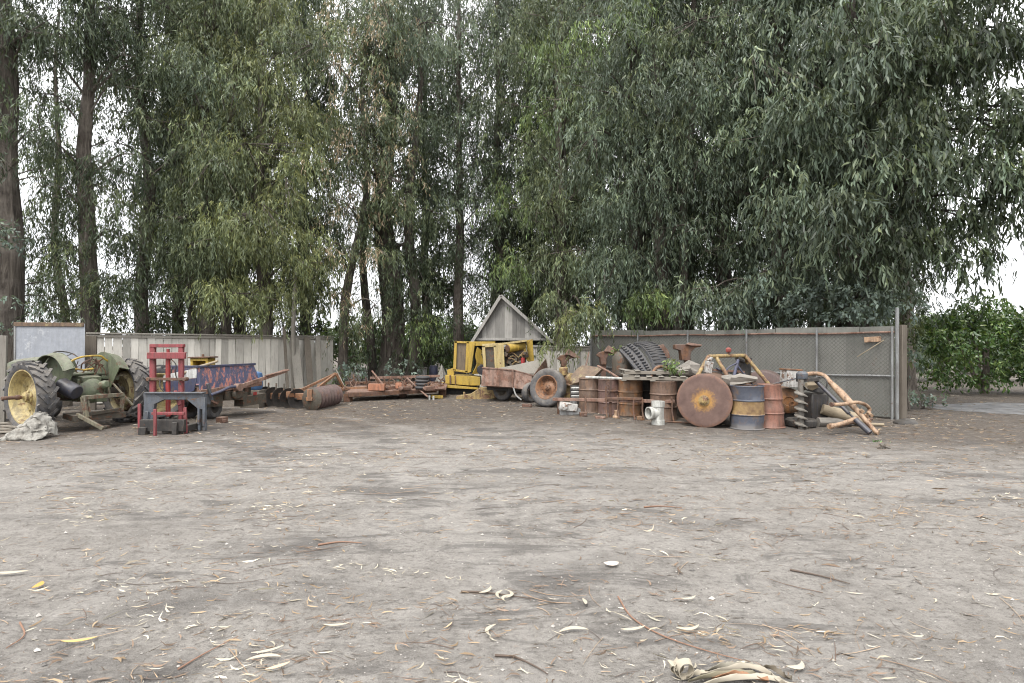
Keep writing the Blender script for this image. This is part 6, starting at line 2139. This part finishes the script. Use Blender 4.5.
    for k in range(5):
        mb.box((0.06 + 0.03 * k, -0.02, 0.31), (0.012, 0.24, 0.07))
    link('cooling_fin', mb, M['silver'], t, False, bevel=0)
    mb = MB()
    mb.box((0.05, 0.02, 0.07), (0.5, 0.26, 0.14), (0, -3, 0))
    mb.warp(0.02, 6)
    link('sump', mb, M['silver'], t, False)
    # pipe tee
    t = thing('pipe_tee', G(658, 12.2), 'white plastic pipe tee standing before the wide rusty drum', 'pipe fitting')
    mb = MB()
    mb.lathe([(0.115, 0.02), (0.125, 0.0), (0.14, 0.0), (0.14, 0.1), (0.125, 0.105), (0.125, 0.38), (0.14, 0.385), (0.14, 0.5), (0.125, 0.5), (0.118, 0.45), (0.1, 0.2)], (0, 0, 0), n=28)
    mb.lathe([(0.12, 0.0), (0.12, 0.16), (0.135, 0.165), (0.135, 0.24), (0.118, 0.245), (0.11, 0.2), (0.08, 0.05)], (0.0, 0, 0.25), (-0.93, -0.36, 0), 28)
    link('body', mb, M['pvc'], t, False, bevel=0)
    mb = MB()
    c = G(616, 13.3)
    mb.lathe([(0, 0), (0.085, 0), (0.085, 0.03), (0.055, 0.06), (0.05, 0.12), (0.06, 0.16), (0.05, 0.18), (0, 0.18)], c, (0.1, 0, 1), 14)
    single('insulator', mb, M['peach'], c, 'little cream fitting on the ground before the purple brown drum', 'fitting', bevel=0)


def build_clutter():
    rnd = random.Random(31)
    drum(647, 14.35, 0.27, 0.84, 'black', 'black drum added to darken the gap behind the orange and the wide drums', seed=9)  # added drum, black so the bright gap between its neighbours reads dark
    drum(700, 14.2, 0.28, 0.84, 'rust', 'dark rusted drum behind the frame of the big roller', seed=10)
    for (p, q, r, m, nm, lab, ct) in (
            ((579, 412, 15.0), (589, 352, 15.9), 0.022, 'rust', 'steel_bar', 'rusty bar leaning up behind the brown drum', 'bar'),
            ((622, 380, 14.0), (598, 366, 14.9), 0.03, 'rust_pink', 'steel_bar', 'pinkish rusty bar lying on the second and third drums', 'bar'),
            ((700, 379, 13.3), (668, 372, 13.5), 0.03, 'log', 'broken_stick', 'broken pale stick poking from the pallet towards the roller', 'stick'),
            ((731, 384, 12.1), (768, 388, 12.0), 0.025, 'rust_orange', 'steel_bar', 'orange rusted bar resting on the banded and red drums', 'bar'),
            ((838, 428, 11.7), (872, 419, 12.0), 0.03, 'rust', 'steel_bar', 'dark rusty bar on the ground behind the yellow lower tube', 'bar'),
            ((655, 424, 12.6), (690, 426, 12.3), 0.022, 'rust', 'steel_bar', 'rusty bar in the leaves between the pipe tee and the roller', 'bar')):
        a_, b_ = W(*p), W(*q)
        a_.z, b_.z = max(a_.z, r), max(b_.z, r)
        mb = MB()
        mb.tube(smooth_curve([a_, (a_ + b_) / 2 + Vector((rnd.uniform(-.03, .03), 0, rnd.uniform(-.01, .03))), b_], 8), r, 8)
        single(nm, mb, M[m], a_, lab, ct, bevel=0)
    # rags of plate and blocks under the toolbar and behind the scrap
    for (px, d, sx, sy, sz, m, nm, lab, ct) in (
            (583, 13.6, 0.16, 0.14, 0.10, 'rust', 'iron_block', 'small rusty iron block on the dirt beside the white engine', 'block'),
            (600, 13.2, 0.22, 0.12, 0.05, 'rust_pink', 'plate_offcut', 'flat rust pink offcut lying under the toolbar', 'offcut'),
            (640, 12.9, 0.12, 0.12, 0.09, 'drum_c', 'iron_block', 'orange iron block on the dirt left of the pipe tee', 'block'),
            (713, 14.1, 0.5, 0.3, 0.8, 'black', 'fuel_tank', 'black box tank deep behind the yellow roller frame', 'tank'),
            (831, 12.6, 0.5, 0.3, 0.22, 'wood_dark', 'timber_block', 'dark timber block behind the sloping log', 'timber'),
            (527, 15.6, 0.24, 0.14, 0.08, 'rust', 'iron_block', 'rusty lump in the dirt just left of the leaning tyre', 'block'),
            (222, 12.5, 0.2, 0.14, 0.12, 'rust', 'iron_block', 'rusty lump on the dirt under the blue hopper', 'block'),
            (100, 11.6, 0.34, 0.16, 0.07, 'grime', 'iron_block', 'greasy iron lump on the dirt behind the green tractor', 'block')):
        q = G(px, d)
        mb = MB()
        mb.box(q + Vector((0, 0, sz / 2)), (sx, sy, sz), (0, 0, rnd.uniform(-40, 40)))
        mb.box(q + Vector((sx * 0.3, -sy * 0.3, sz * 0.35)), (sx * 0.45, sy * 0.8, sz * 0.6), (0, 0, rnd.uniform(-60, 60)))
        mb.warp(0.02, 6, px * 0.1)
        single(nm, mb, M[m], q, lab, ct)


def build_track():
    # grey domed cover
    q = G(624, 14.6)
    t = thing('domed_cover', q, 'dark grey domed cover tucked under the left of the rubber track', 'cover')
    mb = MB()
    mb.lathe([(0.3, 0), (0.3, 0.35), (0.28, 0.48), (0.2, 0.58), (0.08, 0.62), (0, 0.62)], q + Vector((0, 0, 0.93)), n=26)
    mb.lathe([(0.03, 0), (0.03, 0.02), (0, 0.02)], q + Vector((-0.08, -0.29, 1.28)), (-0.2, -1, 0), 10)
    link('shell', mb, M['grime'], t, bevel=0)
    mb = MB()
    mb.box(q + Vector((0, 0.1, 0.46)), (0.5, 0.5, 0.92))
    link('stand', mb, M['wood_dark'], t)
    # pallets of planks on the drums
    for k, (y, dd, lab) in enumerate(((378.5, 13.35, 'lower weathered pallet lying over the drum tops'), (376.2, 13.6, 'upper broken pallet on top of the lower pallet'))):
        c = W(655 - 2 * k, y, dd)
        c.z = 0.935 + 0.125 * k
        rnd = random.Random(20 + k)
        t = thing('pallet', c, lab, 'pallet', rotz=-14 + 10 * k)
        for j in range(3):
            mb = MB()
            mb.box((0, -0.42 + 0.42 * j, 0), (1.45, 0.07, 0.075), (0, 0, rnd.uniform(-1, 1)))
            link('stringer', mb, M['wood_x'], t, False)
        for lev in (0.048, -0.048):
            for j in range(6 if lev > 0 else 3):
                mb = MB()
                mb.tint = rnd.uniform(0.75, 1.1)
                x = -0.66 + (1.32 / (5 if lev > 0 else 2)) * j
                if k and j in (2,):
                    continue
                mb.box((x + rnd.uniform(-.03, .03), rnd.uniform(-.02, .04), lev), (0.12, 0.98, 0.018), (0, 0, rnd.uniform(-4, 4)))
                link('deck_board', mb, M['wood'], t, False)
    # rubber track: inner face with lugs, and outer tread folded over
    d = 13.75
    base = W(645, 374, d)
    t = thing('crawler_track', base, 'black rubber crawler track draped over the pallets', 'crawler track')
    V = lambda px, y, dd: W(px, y, dd)
    A = smooth_curve([V(619, 350.5, 14.5), V(626, 358, 14.05), V(634, 368, 13.6), V(641.5, 376.5, 13.2)], 24)
    B = smooth_curve([V(632, 344.5, 14.7), V(641, 352, 14.2), V(649, 365, 13.7), V(654, 375.5, 13.3)], 24)
    mb = MB()
    mb.ruled(A, B, 0.05, 8)
    for i in range(1, len(A) - 1, 2):
        for u0, u1 in ((0.18, 0.36), (0.6, 0.82)):
            p, q = A[i].lerp(B[i], u0), A[i].lerp(B[i], u1)
            nn = (A[i + 1] - A[i - 1]).cross(B[i] - A[i]).normalized()
            if nn.y > 0:
                nn = -nn
            mb.beam(p + nn * 0.05, q + nn * 0.05, 0.05, 0.07, up=nn)
    link('inner_belt', mb, M['track'], t, bevel=0)
    A2 = smooth_curve([V(633, 345, 14.8), V(640, 346.5, 14.4), V(646, 352, 14.05), V(651, 361, 13.7), V(655.5, 375, 13.35)], 28)
    B2 = smooth_curve([V(645, 342.6, 15.2), V(654, 344.5, 14.9), V(661, 350.5, 14.55), V(666, 360, 14.2), V(669, 374.5, 13.9)], 28)
    mb = MB()
    n2 = len(A2)
    mb.ruled(A2, B2, 0.055, 12, bump=lambda i, j: 0.03 * math.sin(j / 12 * math.pi))
    o2 = link('outer_belt', mb, M['track'], t, bevel=0)
    mb = MB()
    for i in range(1, n2 - 1, 2):
        for u0, u1, sh in ((0.04, 0.48, 0), (0.52, 0.96, 1)):
            k = min(i + sh, n2 - 2)
            p, q = A2[k].lerp(B2[k], u0), A2[k].lerp(B2[k], u1)
            nn = (A2[k + 1] - A2[k - 1]).cross(B2[k] - A2[k]).normalized()
            if nn.y > 0 and nn.z < 0.3 or nn.z < -0.2:
                nn = -nn
            mb.beam(p + nn * 0.045, q + nn * 0.045, 0.045, 0.045, up=nn)
    mb.v = [p - base for p in mb.v]
    link('tread_bar', mb, M['track'], o2, False)
    mb = MB()
    mb.tube(smooth_curve([V(651, 377, 13.2), V(655, 369, 13.25), V(661, 366.5, 13.3), V(668, 369, 13.4), V(675, 375, 13.4)], 18), 0.035, 8)
    mb.v = [p - base for p in mb.v]
    link('steel_edge', mb, M['rim_rust'], o2, False, bevel=0)
    # scrap behind the track's top
    q = W(656, 347, 15.6)
    mb = MB()
    mb.prism([(-0.05, 0), (0.2, 0.08), (0.34, -0.1), (0.4, -0.3), (-0.1, -0.3)], q, (1, 0, 0), (0, 0, 1), (0, 1, 0), 0.05)
    mb.box(q + Vector((0.1, 0.06, -0.8)), (0.12, 0.08, 1.4))
    single('rusty_plate', mb, M['rust_pink'], Vector((q.x, q.y, 0)), 'rust pink plate showing above the top of the rubber track', 'plate')
    # stump on the pallet
    c = W(689, 369, 13.35)
    mb = MB()
    mb.tube([c + Vector((-0.22, 0, -0.08)), c + Vector((0.0, -0.02, -0.02)), c + Vector((0.2, 0, -0.06))], [0.10, 0.17, 0.15], 18, wob=0.75, seed=3)
    mb.tube([c + Vector((-0.1, 0, 0.08)), c + Vector((-0.45, -0.05, -0.08))], [0.05, 0.03], 8, wob=0.2)
    mb.warp(0.05, 7)
    single('tree_stump', mb, M['gnarl'], c, 'knotty grey stump lying on the pallet beside the big roller', 'stump', bevel=0)
    c = G(690, 13.5)
    mb = MB()
    mb.box(c + Vector((0, 0, 0.49)), (0.5, 0.45, 0.98))
    mb.warp(0.02, 4)
    single('wooden_crate', mb, M['wood_dark'], c, 'dark crate hidden between the wide drum and the roller plate', 'crate')


def build_roller():
    c1 = Vector((W(704, 400, 11.75).x, 11.75, 0.555))
    ax = Vector((0.46, 0.89, 0)).normalized()
    t = thing('land_roller', (c1.x, c1.y, 0), 'rusted roller with a great round end plate and yellow pipe frame', 'roller')
    P = lambda n, mb, m, **k: link(n, mb, M[m], t, True, **k)

    def plate(c, r, axis):
        mb = MB()
        a = Vector(axis)
        prof = [(0.0, 0.0), (0.12, 0.0), (0.25, -0.004), (0.38, -0.006), (0.48, -0.004), (r - 0.012, -0.002), (r, 0.006), (r, 0.03), (r - 0.02, 0.04)]
        n0 = len(mb.v)
        for (ra, za), (rb, zb) in zip(prof[:-1], prof[1:]):
            pass
        mb.lathe(prof, c, a, 56)
        mb.t = [min(1.0, (p - c - a * (p - c).dot(a)).length / r) for p in mb.v]
        return mb
    o = P('end_plate', plate(c1, 0.555, ax), 'plate', bevel=0)
    hb = MB()
    q = c1 - Vector((t.location.x, t.location.y, 0))
    hb.lathe([(0.11, 0.0), (0.11, -0.02), (0.07, -0.03), (0.065, -0.075), (0.04, -0.08), (0.035, -0.11), (0, -0.11)], q, ax, 18)
    for k in range(4):
        th = k * math.pi / 2 + 0.5
        s_ = ax.cross(Vector((0, 0, 1))).normalized()
        p = q + (s_ * math.cos(th) + Vector((0, 0, 1)) * math.sin(th)) * 0.09
        hb.tube([p, p - ax * 0.045], 0.016, 6)
    link('hub', hb, M['yellow_old'], o, False, bevel=0)
    mb = MB()
    mb.lathe([(0.53, 0.03), (0.53, 1.35), (0.0, 1.36)], c1, ax, 48)
    P('drum', mb, 'rust', bevel=0)
    # second drum behind to the right
    c2 = W(762, 396, 13.6)
    c2.z = 0.54
    mb = MB()
    mb.lathe([(0, 0), (0.5, 0), (0.54, 0.02), (0.54, 0.9), (0, 0.9)], c2, ax, 48)
    P('drum', mb, 'rust_purple', bevel=0)
    V = W
    mb = MB()
    r = 0.042
    a, b = V(708.5, 356.5, 12.7), V(745, 355.5, 13.2)
    mb.tube([a, a.lerp(b, 0.5) + Vector((0, 0, 0.005)), b], r * 1.05, 10)
    P('top_tube', mb, 'yellow_old', bevel=0)
    for p, q in ((a, V(695, 380, 12.4)), (V(716, 357, 12.8), V(731, 382, 12.4)), (b, V(771, 387, 12.9)), (b, V(752, 384, 13.6))):
        mb = MB()
        mb.tube([p, q], r, 10)
        P('frame_tube', mb, 'yellow_old', bevel=0)
    mb = MB()
    mb.beam(V(700, 376.5, 12.3), V(745, 380.5, 12.6), 0.07, 0.07)
    mb.beam(V(712, 370, 12.6), V(744, 372, 13.0), 0.05, 0.05)
    P('cross_member', mb, 'rust_pink')
    mb = MB()
    q = V(708.5, 367, 12.5)
    mb.box(q, (0.14, 0.14, 0.26), (5, 8, 10))
    mb.tube([q + Vector((0, -0.06, 0.14)), q + Vector((0.02, -0.06, 0.22))], 0.05, 10)
    mb.warp(0.012, 8)
    P('valve_body', mb, 'whiterust')
    mb = MB()
    mb.tube([V(738, 360, 12.9), V(733, 380, 12.6)], 0.035, 10)
    mb.tube(smooth_curve([V(737, 363, 12.8), V(729, 367, 12.8), V(724, 372, 12.7), V(716, 368, 12.6)], 14), 0.016, 6)
    mb.tube(smooth_curve([V(738, 366, 12.7), V(743, 373, 12.7), V(749, 378, 12.7), V(752, 384, 12.8)], 14), 0.018, 6)
    P('hydraulic_ram', mb, 'navy', bevel=0)
    mb = MB()
    mb.box(V(744, 366, 13.4), (0.25, 0.25, 0.42), (0, 6, 0))
    mb.tube([V(737, 358, 13.1), V(743, 361, 13.2)], 0.06, 10)
    P('hydraulic_tank', mb, 'black')
    mb = MB()
    q = V(728.5, 350, 12.95)
    mb.tube([q + Vector((0, 0, -0.14)), q + Vector((0, 0, -0.03))], [0.03, 0.022], 10)
    o = P('lamp_stem', mb, 'rust', bevel=0)
    mb = MB()
    mb.lathe([(0, -0.05), (0.045, -0.05), (0.062, -0.02), (0.06, 0.03), (0.03, 0.055), (0, 0.06)], q, n=16)
    P('lamp', mb, 'lamp_red', bevel=0)
    mb = MB()
    for p in ((715, 386, 12.9), (748, 389, 13.4)):
        w = V(*p)
        mb.box((w.x, w.y, w.z / 2), (0.1, 0.1, w.z))
    P('stand', mb, 'rust')

    # gnarled log lying on drum and roller
    a, b = V(722, 381.5, 11.95), V(756, 383.5, 11.7)
    a.z, b.z = 0.985, 0.965
    mb = MB()
    mb.tube([a, a.lerp(b, 0.25), a.lerp(b, 0.6), b], [0.06, 0.1, 0.085, 0.04], 16, wob=0.8, seed=2)
    mb.tube([a.lerp(b, .1), a.lerp(b, .5) + Vector((0, -.06, .06)), b + Vector((0.03, -.03, .03))], [0.03, 0.06, 0.03], 10, wob=.7, seed=5)
    mb.warp(0.06, 8)
    single('driftwood', mb, M['gnarl'], a, 'gnarled grey driftwood lying over the banded blue drum', 'driftwood', bevel=0)
    # junk edge behind drums
    mb = MB()
    a, b = V(748, 385.5, 12.3), V(800, 377.5, 12.1)
    mb.tube(smooth_curve([a, V(770, 384.2, 12.1), b], 10), 0.014, 6)
    single('steel_rod', mb, M['blueblack'], a, 'thin black rod lying over the drums towards the white box', 'rod', bevel=0)


def build_right_scrap():
    V = W
    # rusty tank carrying the white box
    d = 12.4
    t = thing('steel_tank', G(789, d), 'burnt orange end of a rusty tank behind the auger', 'tank')
    c = Vector((0, 0, 0.47))
    mb = MB()
    mb.lathe([(0, 0.02), (0.09, 0.02), (0.1, 0.0), (0.2, 0.02), (0.27, 0.07), (0.29, 0.14), (0.29, 0.9), (0.0, 0.95)], c, (0.25, 0.97, 0), 28)
    mb.lathe([(0.06, 0.0), (0.06, -0.02), (0.035, -0.02), (0.03, 0.02)], c + Vector((0.06, 0, -0.04)), (0.25, 0.97, 0), 12)
    mb.warp(0.02, 4)
    link('shell', mb, M['drum_c'], t, False, bevel=0)
    mb = MB()
    mb.box((0.02, 0.4, 0.1), (0.4, 0.5, 0.2))
    link('cradle', mb, M['black'], t, False)
    q = G(790, 12.3)
    mb = tyre_mesh(0.3, 0.16, 0.17, q + Vector((0.02, -0.42, 0.085)), (0, 0, 1), 0, 30)
    single('small_tyre', mb, M['black'], q, 'small black tyre lying flat between the red drum and the auger', 'tyre', bevel=0)
    t = thing('fuel_box', V(790.5, 386, 12.35), 'white box flaking to rust with a brown lid on the tank', 'box')
    mb = MB()
    b = V(790.5, 378.5, 12.4)
    mb.box(b, (0.33, 0.28, 0.36), (0, 3, 6))
    mb.warp(0.015, 5)
    link('body', mb, M['whiterust'], t)
    mb = MB()
    mb.box(b + Vector((0.01, 0, 0.195)), (0.36, 0.31, 0.035), (0, 3, 6))
    link('lid', mb, M['rim_rust'], t)
    # auger
    q = G(801, 11.55)
    t = thing('auger', q, 'grey spiral earth auger standing upright beside the black box', 'auger')
    mb = MB()
    mb.tube([q, q + Vector((0, 0, 1.0))], 0.058, 14)
    link('shaft', mb, M['auger'], t, bevel=0)
    mb = MB()
    turns, n = 5.2, 130
    vs, fs = [], []
    for i in range(n + 1):
        th = -2 * math.pi * turns * i / n
        z = 0.02 + 0.80 * i / n
        rr = 0.125
        e = Vector((math.cos(th), math.sin(th), 0))
        vs += [q + e * 0.055 + Vector((0, 0, z + 0.03)), q + e * rr + Vector((0, 0, z)), q + e * rr + Vector((0, 0, z + 0.022)), q + e * 0.055 + Vector((0, 0, z + 0.06))]
    for i in range(n):
        a, b = 4 * i, 4 * i + 4
        fs += [(a, a + 1, b + 1, b), (a + 1, a + 2, b + 2, b + 1), (a + 2, a + 3, b + 3, b + 2)]
    mb.add(vs, fs)
    link('flight', mb, M['auger'], t, bevel=0)
    # motor and beam on top
    mb = MB()
    c = V(802, 375.5, 11.6)
    mb.lathe([(0, -0.07), (0.1, -0.07), (0.115, -0.03), (0.11, 0.04), (0.07, 0.085), (0, 0.095)], c, n=18)
    link('motor', mb, M['bluegrey'], t, bevel=0)
    mb = MB()
    mb.beam(V(797, 380, 11.6), V(818, 379.5, 11.7), 0.09, 0.07)
    link('bracket', mb, M['black'], t)
    # black ribbed box
    q = G(815, 12.2)
    t = thing('battery_box', q, 'black ribbed plastic box between the auger and the log', 'box')
    mb = MB()
    mb.box(q + Vector((0, 0, 0.36)), (0.40, 0.34, 0.62), (0, 3, 8))
    mb.box(q + Vector((0.01, 0, 0.06)), (0.34, 0.3, 0.12), (0, 0, 8))
    link('case', mb, M['black'], t, bevel=0.02)
    mb = MB()
    for k in range(4):
        mb.box(q + Vector((-0.14 + 0.095 * k, -0.18 + 0.013 * k, 0.36)), (0.02, 0.025, 0.56), (0, 3, 8))
    link('rib', mb, M['blueblack'], t)
    mb = tyre_mesh(0.19, 0.10, 0.15, q + Vector((0.0, -0.02, 0.775)), (0.15, -0.15, 1), 0, 26)
    single('small_tyre', mb, M['tyre'], q + Vector((0, 0, 0.69)), 'small black tyre lying on top of the ribbed black box', 'tyre', bevel=0)
    c = V(811, 385, 12.0)
    mb = MB()
    mb.tube([c + Vector((-0.1, 0, 0)), c, c + Vector((0.14, 0.02, 0.02))], [0.06, 0.1, 0.07], 10, wob=0.5, seed=6)
    single('wood_chunk', mb, M['log'], c, 'broken chunk of wood wedged above the small black tyre', 'wood')
    # logs at the foot
    mb = MB()
    a, b = V(822, 413, 12.0), V(862, 425.5, 11.9)
    b.z = 0.11
    a.z = 0.36
    mb.tube([a, a.lerp(b, 0.5), b], [0.10, 0.12, 0.12], 12, wob=0.2, seed=4)
    single('log', mb, M['log'], a, 'pale barkless log sloping down behind the yellow tubes', 'log', bevel=0)
    mb = MB()
    a, b = G(818, 11.9) + Vector((0, 0, 0.09)), G(850, 11.95) + Vector((0, 0, 0.09))
    mb.tube([a, b], [0.09, 0.08], 10, wob=0.2, seed=9)
    single('log', mb, M['gnarl'], a, 'short grey log on the ground under the sloping log', 'log', bevel=0)
    # loader frame of bent yellow tubes
    t = thing('loader_frame', G(862, 11.2), 'bent peach yellow loader frame of steel tubes propped on the scrap', 'loader frame')
    P = lambda n, mb, m, **k: link(n, mb, M[m], t, True, **k)
    pts = smooth_curve([V(806, 374, 11.9), V(816, 373.5, 11.85), V(824, 375.5, 11.75), V(831, 383, 11.6), V(841, 393, 11.4), V(853, 406, 11.15), V(866, 421, 10.95), V(878.5, 435, 10.75)], 40)
    pts[-1].z = 0.04
    n = len(pts)
    rr = []
    for i in range(n):
        u = i / (n - 1)
        rr.append(0.042 + 0.03 * math.exp(-((u - 0.60) / 0.16) ** 2))
    mb = MB()
    mb.tube(pts, rr, 12)
    P('main_arm', mb, 'peach', bevel=0)
    mb = MB()
    mb.tube(smooth_curve([V(831, 404.5, 10.85), V(842, 404.2, 10.9), V(856, 402.3, 11.0), V(865, 404.5, 11.2), V(869.5, 409, 11.3), V(868, 414, 11.2)], 26), 0.034, 10)
    P('hook_tube', mb, 'peach', bevel=0)
    mb = MB()
    mb.tube([V(831, 404.55, 10.84), V(832.5, 404.5, 10.85)], 0.044, 10)
    P('tube_collar', mb, 'rust', bevel=0)
    mb = MB()
    mb.tube(smooth_curve([V(829, 426.5, 10.75), V(840, 424, 10.85), V(849, 421, 10.95), V(857, 418, 11.05)], 14), [0.05] * 3 + [0.038] * 10 if False else 0.038, 10)
    mb.tube([V(829, 426.6, 10.74), V(833, 425.8, 10.78)], 0.052, 10)
    P('lower_tube', mb, 'peach', bevel=0)
    mb = MB()
    for p in ((862, 411, 11.0), (866, 416, 11.0), (869, 421, 11.0), (871, 415, 11.05)):
        mb.box(V(*p), (0.09, 0.04, 0.06), (20, 40, 10))
    P('pivot_lug', mb, 'peach')
    mb = MB()
    mb.tube([V(815, 380, 11.75), V(849, 413.5, 11.1)], 0.036, 12)
    mb.tube([V(849, 413.5, 11.1), V(857, 421, 10.98)], 0.02, 10)
    mb.tube([V(855.5, 419.5, 10.96), V(870, 433, 10.72)], 0.052, 12)
    mb.v = [Vector((p.x, p.y, max(p.z, 0.006))) for p in mb.v]
    P('hydraulic_ram', mb, 'blueblack', bevel=0)
    mb = MB()
    mb.tube(smooth_curve([V(812, 379, 11.7), V(822, 376.5, 11.7), V(827, 382, 11.6), V(826, 389, 11.6)], 14), 0.016, 6)
    P('hydraulic_hose', mb, 'black', bevel=0)
    # scraps at the fence foot
    mb = MB()
    a, b = V(868, 419.5, 11.9), V(884, 419.5, 11.8)
    a.z = b.z = 0.05
    mb.tube([a, b], 0.03, 8)
    single('stick', mb, M['log'], a, 'pale stick on the ground between the yellow tubes and the gate post', 'stick', bevel=0)
    c = G(906, 12.3)
    mb = MB()
    nu = 14
    vs, fs = [], []
    for i in range(nu):
        for j in range(8):
            th, ph = 2 * math.pi * i / nu, math.pi / 2 * j / 7
            p = Vector((math.cos(th) * 0.24 * math.cos(ph), math.sin(th) * 0.2 * math.cos(ph), 0.11 * math.sin(ph)))
            vs.append(c + p + mnoise.noise_vector(p * 9) * 0.04 * Vector((1, 1, 0.6)))
    for i in range(nu):
        for j in range(7):
            i2 = (i + 1) % nu
            fs.append((i * 8 + j, i2 * 8 + j, i2 * 8 + j + 1, i * 8 + j + 1))
    mb.add(vs, fs)
    single('dirt_clod', mb, M['black'], c, 'dark clod on the ground at the foot of the wooden gate post', 'clod', bevel=0)


# ------------------------------------------------------------------ light and camera
def build_world():
    w = bpy.data.worlds.new('World')
    SC.world = w
    w.use_nodes = True
    nt = w.node_tree
    bg = nt.nodes['Background']
    sky = nt.nodes.new('ShaderNodeTexSky')
    sky.sky_type = 'NISHITA'
    sky.sun_disc = False
    sky.sun_elevation = R_(SUN_EL)
    sky.sun_rotation = R_(SUN_AZ)
    sky.air_density = 1.0
    sky.dust_density = 2.0
    sky.ozone_density = 1.0
    hs = nt.nodes.new('ShaderNodeHueSaturation')
    hs.inputs['Saturation'].default_value = 0.12
    nt.links.new(sky.outputs[0], hs.inputs['Color'])
    # an even deck of cloud over that sky
    tc = nt.nodes.new('ShaderNodeTexCoord')
    nz = nt.nodes.new('ShaderNodeTexNoise')
    nz.inputs['Scale'].default_value = 1.6
    nz.inputs['Detail'].default_value = 5
    nt.links.new(tc.outputs['Generated'], nz.inputs['Vector'])
    cr = nt.nodes.new('ShaderNodeValToRGB')
    cr.color_ramp.elements[0].position, cr.color_ramp.elements[0].color = 0.3, (5.6, 5.8, 6.1, 1)
    cr.color_ramp.elements[1].position, cr.color_ramp.elements[1].color = 0.7, (7.4, 7.45, 7.5, 1)
    nt.links.new(nz.outputs['Fac'], cr.inputs[0])
    # an overcast deck is about three times brighter overhead than at the horizon
    sp = nt.nodes.new('ShaderNodeSeparateXYZ')
    nt.links.new(tc.outputs['Generated'], sp.inputs[0])
    mr = nt.nodes.new('ShaderNodeMapRange')
    mr.inputs['From Min'].default_value, mr.inputs['From Max'].default_value = 0.0, 1.0
    mr.inputs['To Min'].default_value, mr.inputs['To Max'].default_value = 0.52, 1.55
    nt.links.new(sp.outputs[2], mr.inputs['Value'])
    vm = nt.nodes.new('ShaderNodeVectorMath')
    vm.operation = 'SCALE'
    nt.links.new(cr.outputs[0], vm.inputs[0])
    nt.links.new(mr.outputs[0], vm.inputs['Scale'])
    mx = nt.nodes.new('ShaderNodeMix')
    mx.data_type = 'RGBA'
    mx.inputs[0].default_value = 0.85
    nt.links.new(hs.outputs[0], mx.inputs[6])
    nt.links.new(vm.outputs[0], mx.inputs[7])
    nt.links.new(mx.outputs[2], bg.inputs[0])
    bg.inputs[1].default_value = 0.15
    s = bpy.data.lights.new('sun', 'SUN')
    s.energy = 1.3
    s.angle = R_(18)
    s.color = (1.0, 0.96, 0.9)
    o = bpy.data.objects.new('sun', s)
    COL.objects.link(o)
    # azimuth measured clockwise from +Y, as the sky node does
    az, el = R_(SUN_AZ), R_(SUN_EL)
    dirv = Vector((math.sin(az) * math.cos(el), math.cos(az) * math.cos(el), math.sin(el)))
    o.rotation_euler = (-dirv).to_track_quat('-Z', 'Y').to_euler()
    cam = bpy.data.cameras.new('camera')
    cam.sensor_width = 36.0
    cam.lens = FOC / 1024 * 36.0
    cam.shift_y = (HZ - 341.5) / 1024
    cam.clip_end = 2000
    c = bpy.data.objects.new('camera', cam)
    COL.objects.link(c)
    c.location = (0, 0, EYE)
    c.rotation_euler = (R_(90), 0, 0)
    SC.camera = c
    SC.view_settings.view_transform = 'Standard'
    SC.view_settings.look = 'None'
    SC.view_settings.gamma = 1.0
    SC.view_settings.use_curve_mapping = False
    SC.view_settings.exposure = EXPOSURE
    SC.cycles.max_bounces = 6
    SC.cycles.transparent_max_bounces = 4
    SC.cycles.use_denoising = True
    SC.cycles.filter_width = 1.1


SUN_EL, SUN_AZ, EXPOSURE = 58.0, 205.0, 1.5
build_world()
build_setting()
build_fences()
build_shed()
build_tractor()
build_mast()
build_hopper()
build_harrow()
build_flatbed()
build_yellow()
build_wagon()
build_brackets()
build_drums()
build_clutter()
build_track()
build_roller()
build_right_scrap()
build_litter()
build_trees()
